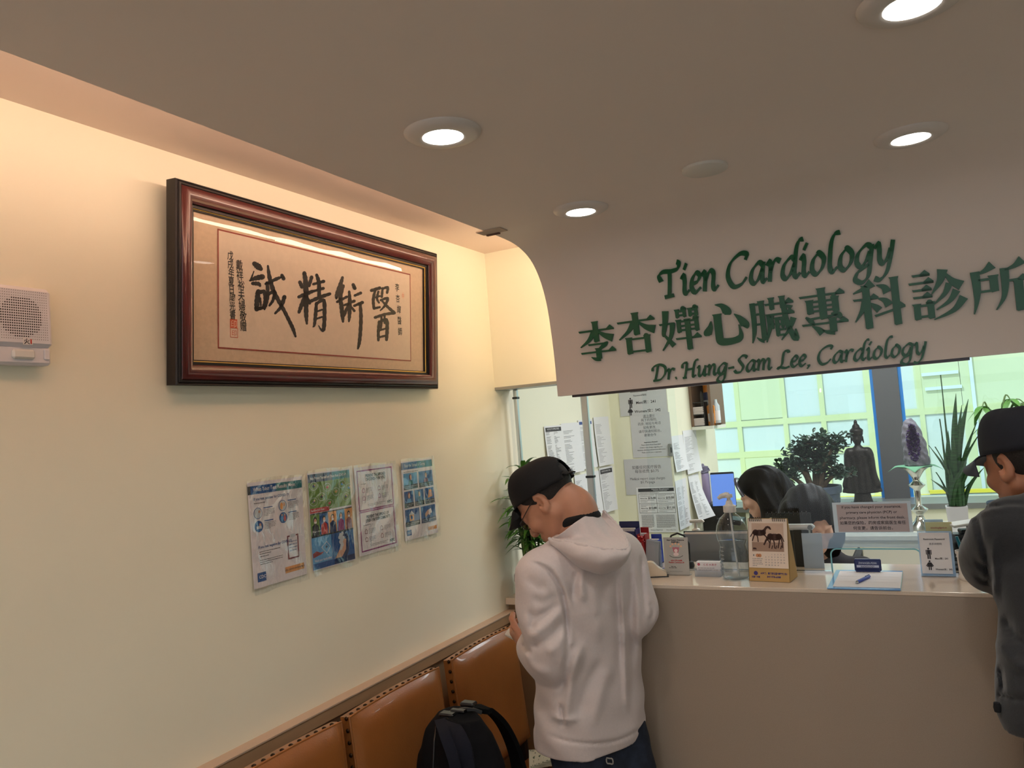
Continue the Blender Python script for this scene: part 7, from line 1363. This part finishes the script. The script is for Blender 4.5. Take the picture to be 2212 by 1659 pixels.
p = at_y(1648, 1098, 4.82); t = thing('desk_scanner', 'grey and black document scanner in front of the bent receptionist’s face', 'scanner', (p.x, 4.82, zb), .2); hh = at_y(1612, 1078, 4.82).z - zb; MB().box((0, .0, hh * .42), (.16, .14, hh * .84), bev=.01).build('base', BPL, t, 30); MB().box((0, .02, hh * .92), (.15, .10, .10), M=Matrix.Translation((0, .02, hh * .92)) @ Matrix.Rotation(-.5, 4, 'X') @ Matrix.Translation((0, -.02, -hh * .92)), bev=.01).build('lid', mat('scanner_grey', (150, 158, 160), .45), t, 30)
for (px_, y_, rz, lab) in ((1648, 4.40, 0, 'office chair behind the bent receptionist with the headband'), ):
    pass
def office_chair(x, y, rz, label):
    t = thing('office_chair', label, 'chair', (x, y, 0), rz, 'office chairs behind the counter'); UP_ = mat('office_mesh', (34, 35, 38), .8)
    MB().box((0, 0, .345), (.44, .44, .06), bev=.02).build('seat', UP_, t, 40); MB().box((-.235, 0, .68), (.035, .40, .42), bev=.015).build('backrest', UP_, t, 40); MB().tube([(-.15, 0, .31), (-.262, 0, .34), (-.268, 0, .60)], .014, 8).build('back_bar', BPL, t, True); MB().tube([(0, 0, .10), (0, 0, .32)], .024, 12).build('column', CHROME, t, True)
    for i in range(5): a_ = i * 2 * PI / 5; MB().tube([(0, 0, .11), (.20 * math.cos(a_), .20 * math.sin(a_), .075)], [.022, .014], 8).build('leg', BPL, t, True); MB().lathe([(.0001, -.012), (.025, -.012), (.027, 0), (.025, .012), (.0001, .012)], 14, M=Matrix.Translation((.21 * math.cos(a_), .21 * math.sin(a_), .0275)) @ Matrix.Rotation(a_, 4, 'Z') @ Matrix.Rotation(PI / 2, 4, 'X')).build('castor', BPL, t, True)
office_chair(HC1.x + .205, HC1.y + .02, PI, 'black office chair under the receptionist with the headband'); office_chair(HC2.x, HC2.y + .205, -PI / 2, 'black office chair under the receptionist bowed behind the notice')
# ---------------------------------------------------------------- on the sill and the credenza
JLEAF = mat('jade_leaf', (44, 66, 50), .32, noise=.3, nscale=30, coat=.2); BARK = mat('jade_bark', (96, 82, 66), .85, noise=.25, nscale=60); POTB = mat('slate_pot', (66, 78, 96), .5, noise=.15, nscale=30); SOIL = mat('soil', (46, 36, 28), .95, noise=.4, nscale=120)
jy = 5.60; pc_ = at_y(1765, 1055, jy); pr_ = (at_y(1819, 1055, jy).x - at_y(1711, 1055, jy).x) / 2; t = thing('jade_plant', 'bushy jade plant in a wide slate-blue pot before the window', 'plant', (pc_.x, jy - .05, CZ + .001)); ph_ = pc_.z - CZ + .02
mb = MB(); mb.lathe([(.0001, 0), (pr_ * .72, 0), (pr_ * .78, .02), (pr_ * .93, ph_ - .05), (pr_ * 1.0, ph_ - .045), (pr_ * 1.02, ph_ - .02), (pr_ * 1.0, ph_), (pr_ * .93, ph_), (pr_ * .9, ph_ - .03), (.0001, ph_ - .04)], 40); mb.build('pot', POTB, t, 40); MB().lathe([(.0001, ph_ - .026), (pr_ * .92, ph_ - .030)], 30, cap=False).build('soil', SOIL, t)
mb = MB()
for k in range(9):
    z = .05 + k * (ph_ - .12) / 9; rr0 = pr_ * (.79 + .14 * (z / ph_)); mb.tube([((rr0 + .002) * math.cos(q), (rr0 + .002) * math.sin(q), z + .004 * math.sin(q * 24 + k * PI)) for q in np.linspace(0, 2 * PI, 97)[:-1]], .004, 4, closed=True)
mb.build('woven_bands', POTB, t, True)
base_ = Vector((pc_.x, jy - .05, CZ)); rj = random.Random(11); mbb = MB(); mbl = MB()
tips = []
for sx_, top in ((-.03, (1712, 1000)), (-.02, (1735, 960)), (.0, (1762, 985)), (.03, (1795, 985)), (.035, (1820, 1020)), (-.05, (1694, 1025)), (-.04, (1690, 1065)), (.02, (1770, 950)), (.03, (1806, 955))):
    e = at_y(*top, jy - .05 + rj.uniform(-.10, .10)) - base_; s_ = Vector((sx_, rj.uniform(-.02, .02), ph_ - .03)); m_ = s_.lerp(e, .45) + Vector((rj.uniform(-.02, .02), 0, .02)); mbb.tube(catmull([tuple(s_), tuple(m_), tuple(e)], 5), list(np.linspace(.022, .006, 11)), 8); tips.append((m_, e))
    for k in range(4): q = m_.lerp(e, rj.uniform(.2, .9)); r_ = q + Vector((rj.uniform(-.11, .11), rj.uniform(-.10, .10), rj.uniform(-.02, .08))); mbb.tube([q, r_], [.006, .003], 5); tips.append((q, r_))
def jleaf(p, d, L, w):
    d = Vector(d).normalized(); s = d.cross(Vector((.13, .2, 1))).normalized(); n_ = s.cross(d); V = [p]; F = []
    for i, (a_, b_) in enumerate(((.25, .55), (.6, 1.0), (.88, .7))): V += [p + d * (L * a_) + s * (w * b_), p + d * (L * a_) + n_ * .004, p + d * (L * a_) - s * (w * b_), p + d * (L * a_) - n_ * .004]
    V.append(p + d * L); F += [(0, 1 + i, 1 + (i + 1) % 4) for i in range(4)] + [(1 + 4 * r + i, 5 + 4 * r + i, 5 + 4 * r + (i + 1) % 4, 1 + 4 * r + (i + 1) % 4) for r in range(2) for i in range(4)] + [(9 + i, 13, 9 + (i + 1) % 4) for i in range(4)]; mbl.add(V, F)
for q, e in tips:
    for k in range(34):
        t_ = rj.uniform(.30, 1.10); p = Vector(q).lerp(Vector(e), t_) + Vector((rj.uniform(-.034, .034), rj.uniform(-.034, .034), rj.uniform(-.022, .034))); jleaf(p, (rj.uniform(-1, 1), rj.uniform(-1, 1), rj.uniform(-.3, 1)), rj.uniform(.030, .046), rj.uniform(.011, .016))
mbb.build('branches', BARK, t, True); mbl.build('leaves', JLEAF, t, True)
# standing statue
sy_ = 6.06; sb = at_y(1865, 1083, sy_); st_h = at_y(1853, 904, sy_).z - SILL_Z; t = thing('statue', 'dark bronze standing robed statue with a pointed crown on the window sill', 'statue', (sb.x, sy_, SILL_Z), 0); BRZ = mat('dark_bronze', (44, 40, 36), .42, metal=.55, noise=.3, nscale=25)
k = st_h; f = Field(axis((-.16 * k / .58, .16 * k / .58, .0045)), axis((-.08, .08, .0045)), axis((.0, k + .006, .0045)))
def Zk(v): return v * k
f.loft([(Zk(.0), 0, 0, .040, .066), (Zk(.05), 0, 0, .036, .058), (Zk(.11), 0, 0, .032, .052), (Zk(.115), 0, 0, .040, .118), (Zk(.13), 0, 0, .040, .126), (Zk(.30), 0, 0, .036, .090), (Zk(.46), 0, 0, .034, .064), (Zk(.56), 0, 0, .036, .058), (Zk(.62), 0, 0, .033, .056), (Zk(.65), 0, 0, .026, .038), (Zk(.68), 0, 0, .016, .020)], (0, 1), (1, 0), 0, 2.2)
for s_ in (-1, 1): f.chain([(s_ * .058, 0, Zk(.610)), (s_ * .076, -.005, Zk(.50)), (s_ * .084, -.012, Zk(.36)), (s_ * .096, -.012, Zk(.25)), (s_ * .102, -.014, Zk(.20))], [.026, .019, .015, .011, .009], .02)
f.cap((0, 0, Zk(.66)), (0, 0, Zk(.72)), .018, .017, .01); f.ell((0, -.003, Zk(.762)), (.032, .034, .046), None, .01); f.cap((0, -.036, Zk(.765)), (0, -.038, Zk(.748)), .004, .006, .006)
for s_ in (-1, 1): f.cap((s_ * .036, 0, Zk(.78)), (s_ * .040, 0, Zk(.71)), .006, .005, .004); f.ell((s_ * .012, -.032, Zk(.772)), (.006, .004, .003), None, .003, 's')
f.cap((0, 0, Zk(.795)), (0, 0, Zk(.835)), .036, .045, .004); f.chain([(0, 0, Zk(.835)), (0, 0, Zk(.87)), (0, 0, Zk(.90)), (0, 0, Zk(.94)), (0, 0, Zk(.985))], [.034, .022, .019, .010, .003], .008)
f.bump(lambda P: .0022 * np.cos(P[:, 0] * 150) * ((P[:, 2] > .12 * k) & (P[:, 2] < .55 * k)) + .002 * np.sin(P[:, 2] * 200) * ((P[:, 2] > .80 * k)), .02)
o = f.mesh('figure', BRZ, t)
MB().box((0, 0, .001), (.17, .11, .002)).build('base_pad', BPL, t)
# amethyst geode on a green cloth, on a turned silver pedestal
gy_ = 5.45; gb = at_y(1990, 1140, gy_); gc = at_y(1985, 1006, gy_); t = thing('pedestal', 'turned silver pedestal stand with bulging knops carrying the geode', 'stand', (gb.x, gy_, CZ)); gh = gc.z - CZ
SIL = mat('polished_silver', (196, 192, 184), .16, metal=1.0); MB().lathe([(.0001, 0), (.082, 0), (.086, .006), (.070, .018), (.034, .05), (.022, .075), (.020, .09), (.026, .098), (.048, .118), (.050, .124), (.026, .140), (.018, .150), (.017, .235), (.020, .245), (.046, .268), (.048, .274), (.022, .296), (.020, .31), (.030, .330), (.050, gh - .030), (.075, gh - .012), (.098, gh - .006), (.094, gh), (.0001, gh)], 36).build('column', SIL, t, 50)
cl_ = Vector((gb.x, gy_, CZ + gh)); pcx = gb.x; mb = MB()
def cloth(u, v):
    a_, b_ = (u - .5) * .215, (v - .5) * .215; x, y = (a_ - b_) * .7071, (a_ + b_) * .7071; r = math.hypot(x, y); drop = max(0, r - .112); return (x, y, .002 - drop * 1.1 * (1 - .3 * abs(math.cos(math.atan2(y, x) * 2))) + .004 * math.sin(x * 60) * min(1, drop * 20))
o = MB().grid(cloth, 26, 24).build('green_cloth', mat('green_cloth', (118, 176, 140), .85), None, True, Matrix.Translation(cl_ + Vector((0, 0, .0005)))); tag(o, 'small pale green cloth under the geode on the silver pedestal', 'cloth'); o.modifiers.new('t', 'SOLIDIFY').thickness = .0015
gg = at_y(1981, 1000, gy_); gw = (at_y(2008, 970, gy_).x - at_y(1952, 970, gy_).x) / 2; ghh = at_y(1975, 905, gy_).z - cl_.z; t = thing('geode', 'tall amethyst geode with a grey rind standing on the green cloth', 'geode', (gg.x, gy_, cl_.z + .004))
f = Field(axis((-.13, .13, .004)), axis((-.10, .10, .004)), axis((.0, ghh + .02, .004)))
f.loft([(0, .0, 0, .075, gw * .98), (ghh * .15, .0, 0, .078, gw * 1.0), (ghh * .45, -.006, 0, .075, gw * .93), (ghh * .75, -.014, 0, .065, gw * .75), (ghh * .92, -.020, 0, .05, gw * .52), (ghh, -.022, 0, .02, gw * .2)], (0, 1), (1, 0), 0, 2.2); f.bump(lambda P: .004 * np.sin(P[:, 0] * 90 + P[:, 2] * 40) * np.sin(P[:, 2] * 80 + P[:, 1] * 60), .03)
f.ell((-.008, -.095, ghh * .50), (gw * .52, .070, ghh * .40), None, .01, 's'); f.mesh('rind', mat('geode_rind', (116, 112, 122), .7, noise=.3, nscale=60, bump=.5, bscale=120), t)
rg = random.Random(3); mb = MB()
for i in range(260):
    a_ = rg.uniform(0, 2 * PI); r_ = math.sqrt(rg.random()); x, z = -.008 + gw * .52 * r_ * math.cos(a_), ghh * .50 + ghh * .40 * r_ * math.sin(a_); y = -.095 + .070 * math.sqrt(max(0, 1 - r_ * r_)) if r_ < 1 else -.09; d = Vector((rg.uniform(-.5, .5), -1, rg.uniform(-.4, .6))).normalized(); s_ = rg.uniform(.004, .009); a1 = d.orthogonal().normalized(); b1 = d.cross(a1); c_ = Vector((x, min(y, -.03), z)); mb.add([c_ + (a1 * math.cos(q) + b1 * math.sin(q)) * s_ for q in np.linspace(0, 2 * PI, 7)[:-1]] + [c_ + d * s_ * 2.0], [(j, (j + 1) % 6, 6) for j in range(6)])
mb.build('crystals', mat('amethyst', (62, 40, 84), .12, coat=.5, noise=.5, nscale=60), t)
# snake plant, white pot
sy2 = 5.30; pb2 = at_y(2072, 1150, sy2); pw2 = (at_y(2096, 1096, sy2).x - at_y(2048, 1096, sy2).x) / 2; pz = at_y(2072, 1093, sy2).z; t = thing('snake_plant', 'tall snake plant with upright banded leaves in a square white pot', 'plant', (pb2.x, sy2, CZ + .0005)); hh = pz - CZ
MB().prism([(-pw2 * .86, -pw2 * .86), (pw2 * .86, -pw2 * .86), (pw2 * .86, pw2 * .86), (-pw2 * .86, pw2 * .86)], 0, hh).warp(lambda x, y, z: (x * (1 + .16 * z / hh), y * (1 + .16 * z / hh), z)).build('pot', mat('white_pot', (206, 202, 204), .4), t); MB().lathe([(.0001, hh + .002), (pw2 * .9, hh + .001)], 16, cap=False).build('soil', SOIL, t)
SNK = mat('snake_leaf', (40, 74, 38), .42, noise=.55, nscale=26, stretch=(.7, .7, 6)); mb = MB(); b0 = Vector((pb2.x, sy2, CZ)); rs = random.Random(9)
for (x, y, w_) in ((2032, 810, .010), (2065, 850, .022), (2078, 875, .018), (2092, 862, .022), (2030, 905, .014), (2110, 912, .022), (2124, 925, .016), (2048, 930, .020), (2020, 965, .012), (2100, 960, .022), (2060, 940, .022), (2075, 980, .024), (2088, 1000, .024), (2040, 985, .018), (2115, 985, .018), (2022, 1020, .014), (2010, 1035, .012), (2126, 1010, .014), (2006, 962, .012), (2052, 1010, .022), (2066, 1030, .02), (2098, 1040, .02)):
    e = at_y(x, y, sy2 + rs.uniform(-.08, .08)) - b0; s_ = Vector((rs.uniform(-.5, .5) * pw2 + (e.x) * .12, rs.uniform(-.5, .5) * pw2, hh)); n = 12; V = []; tw = rs.uniform(-.8, .8)
    for i in range(n + 1):
        u_ = i / n; q = s_.lerp(e, u_) + Vector((-(e.x - s_.x) * .25 * math.sin(PI * u_), 0, 0)); ww = .72 * w_ * (.55 + .65 * math.sin(PI * min(u_ * .8 + .12, 1))) * (1 - u_ ** 6) + .0008; a_ = tw + u_ * .6; sd = Vector((math.cos(a_), math.sin(a_), 0)); nn = Vector((-math.sin(a_), math.cos(a_), 0)); V += [q - sd * ww + nn * ww * .25, q - nn * .003, q + sd * ww + nn * ww * .25, q + nn * .004]
    mb.add(V, [(4 * i + a_, 4 * i + (a_ + 1) % 4, 4 * i + 4 + (a_ + 1) % 4, 4 * i + 4 + a_) for i in range(n) for a_ in range(4)])
mb.build('leaves', SNK, t, True)
# money tree at the right edge, its pot hidden behind the man in the jacket
my_ = 5.42; mp = at_y(2172, 1100, my_); t = thing('money_tree', 'money tree with drooping fingered leaves above the cap of the man in the jacket', 'plant', (mp.x, my_, CZ + .0005)); b0 = Vector((mp.x, my_, CZ)); MB().lathe([(.0001, 0), (.07, 0), (.075, .01), (.095, .16), (.09, .165), (.085, .15), (.0001, .145)], 28).build('pot', POTB, t, 40)
mbs = MB(); mbl = MB(); MON = mat('money_leaf', (88, 140, 56), .42, noise=.2, nscale=20)
hubs = [(2122, 878), (2182, 862), (2205, 895), (2132, 915), (2155, 900), (2212, 870), (2230, 880)]
for k, (x, y) in enumerate(hubs):
    e = at_y(x, y, my_ + (k % 3 - 1) * .08) - b0; mbs.tube(catmull([(0, 0, .14), (e.x * .25, e.y * .3, e.z * .75), (e.x * .7, e.y * .8, e.z * 1.02), tuple(e)], 5), list(np.linspace(.010, .0025, 16)), 6)
    for j in range(6): a_ = j * 2 * PI / 6 + k; leaf(mbl, e, (math.cos(a_) * .8, math.sin(a_) * .8, -.35 + .25 * math.sin(j * 2)), rs.uniform(.085, .125), .020, .45)
mbs.build('stems', STEMG, t, True); mbl.build('leaves', MON, t, True)
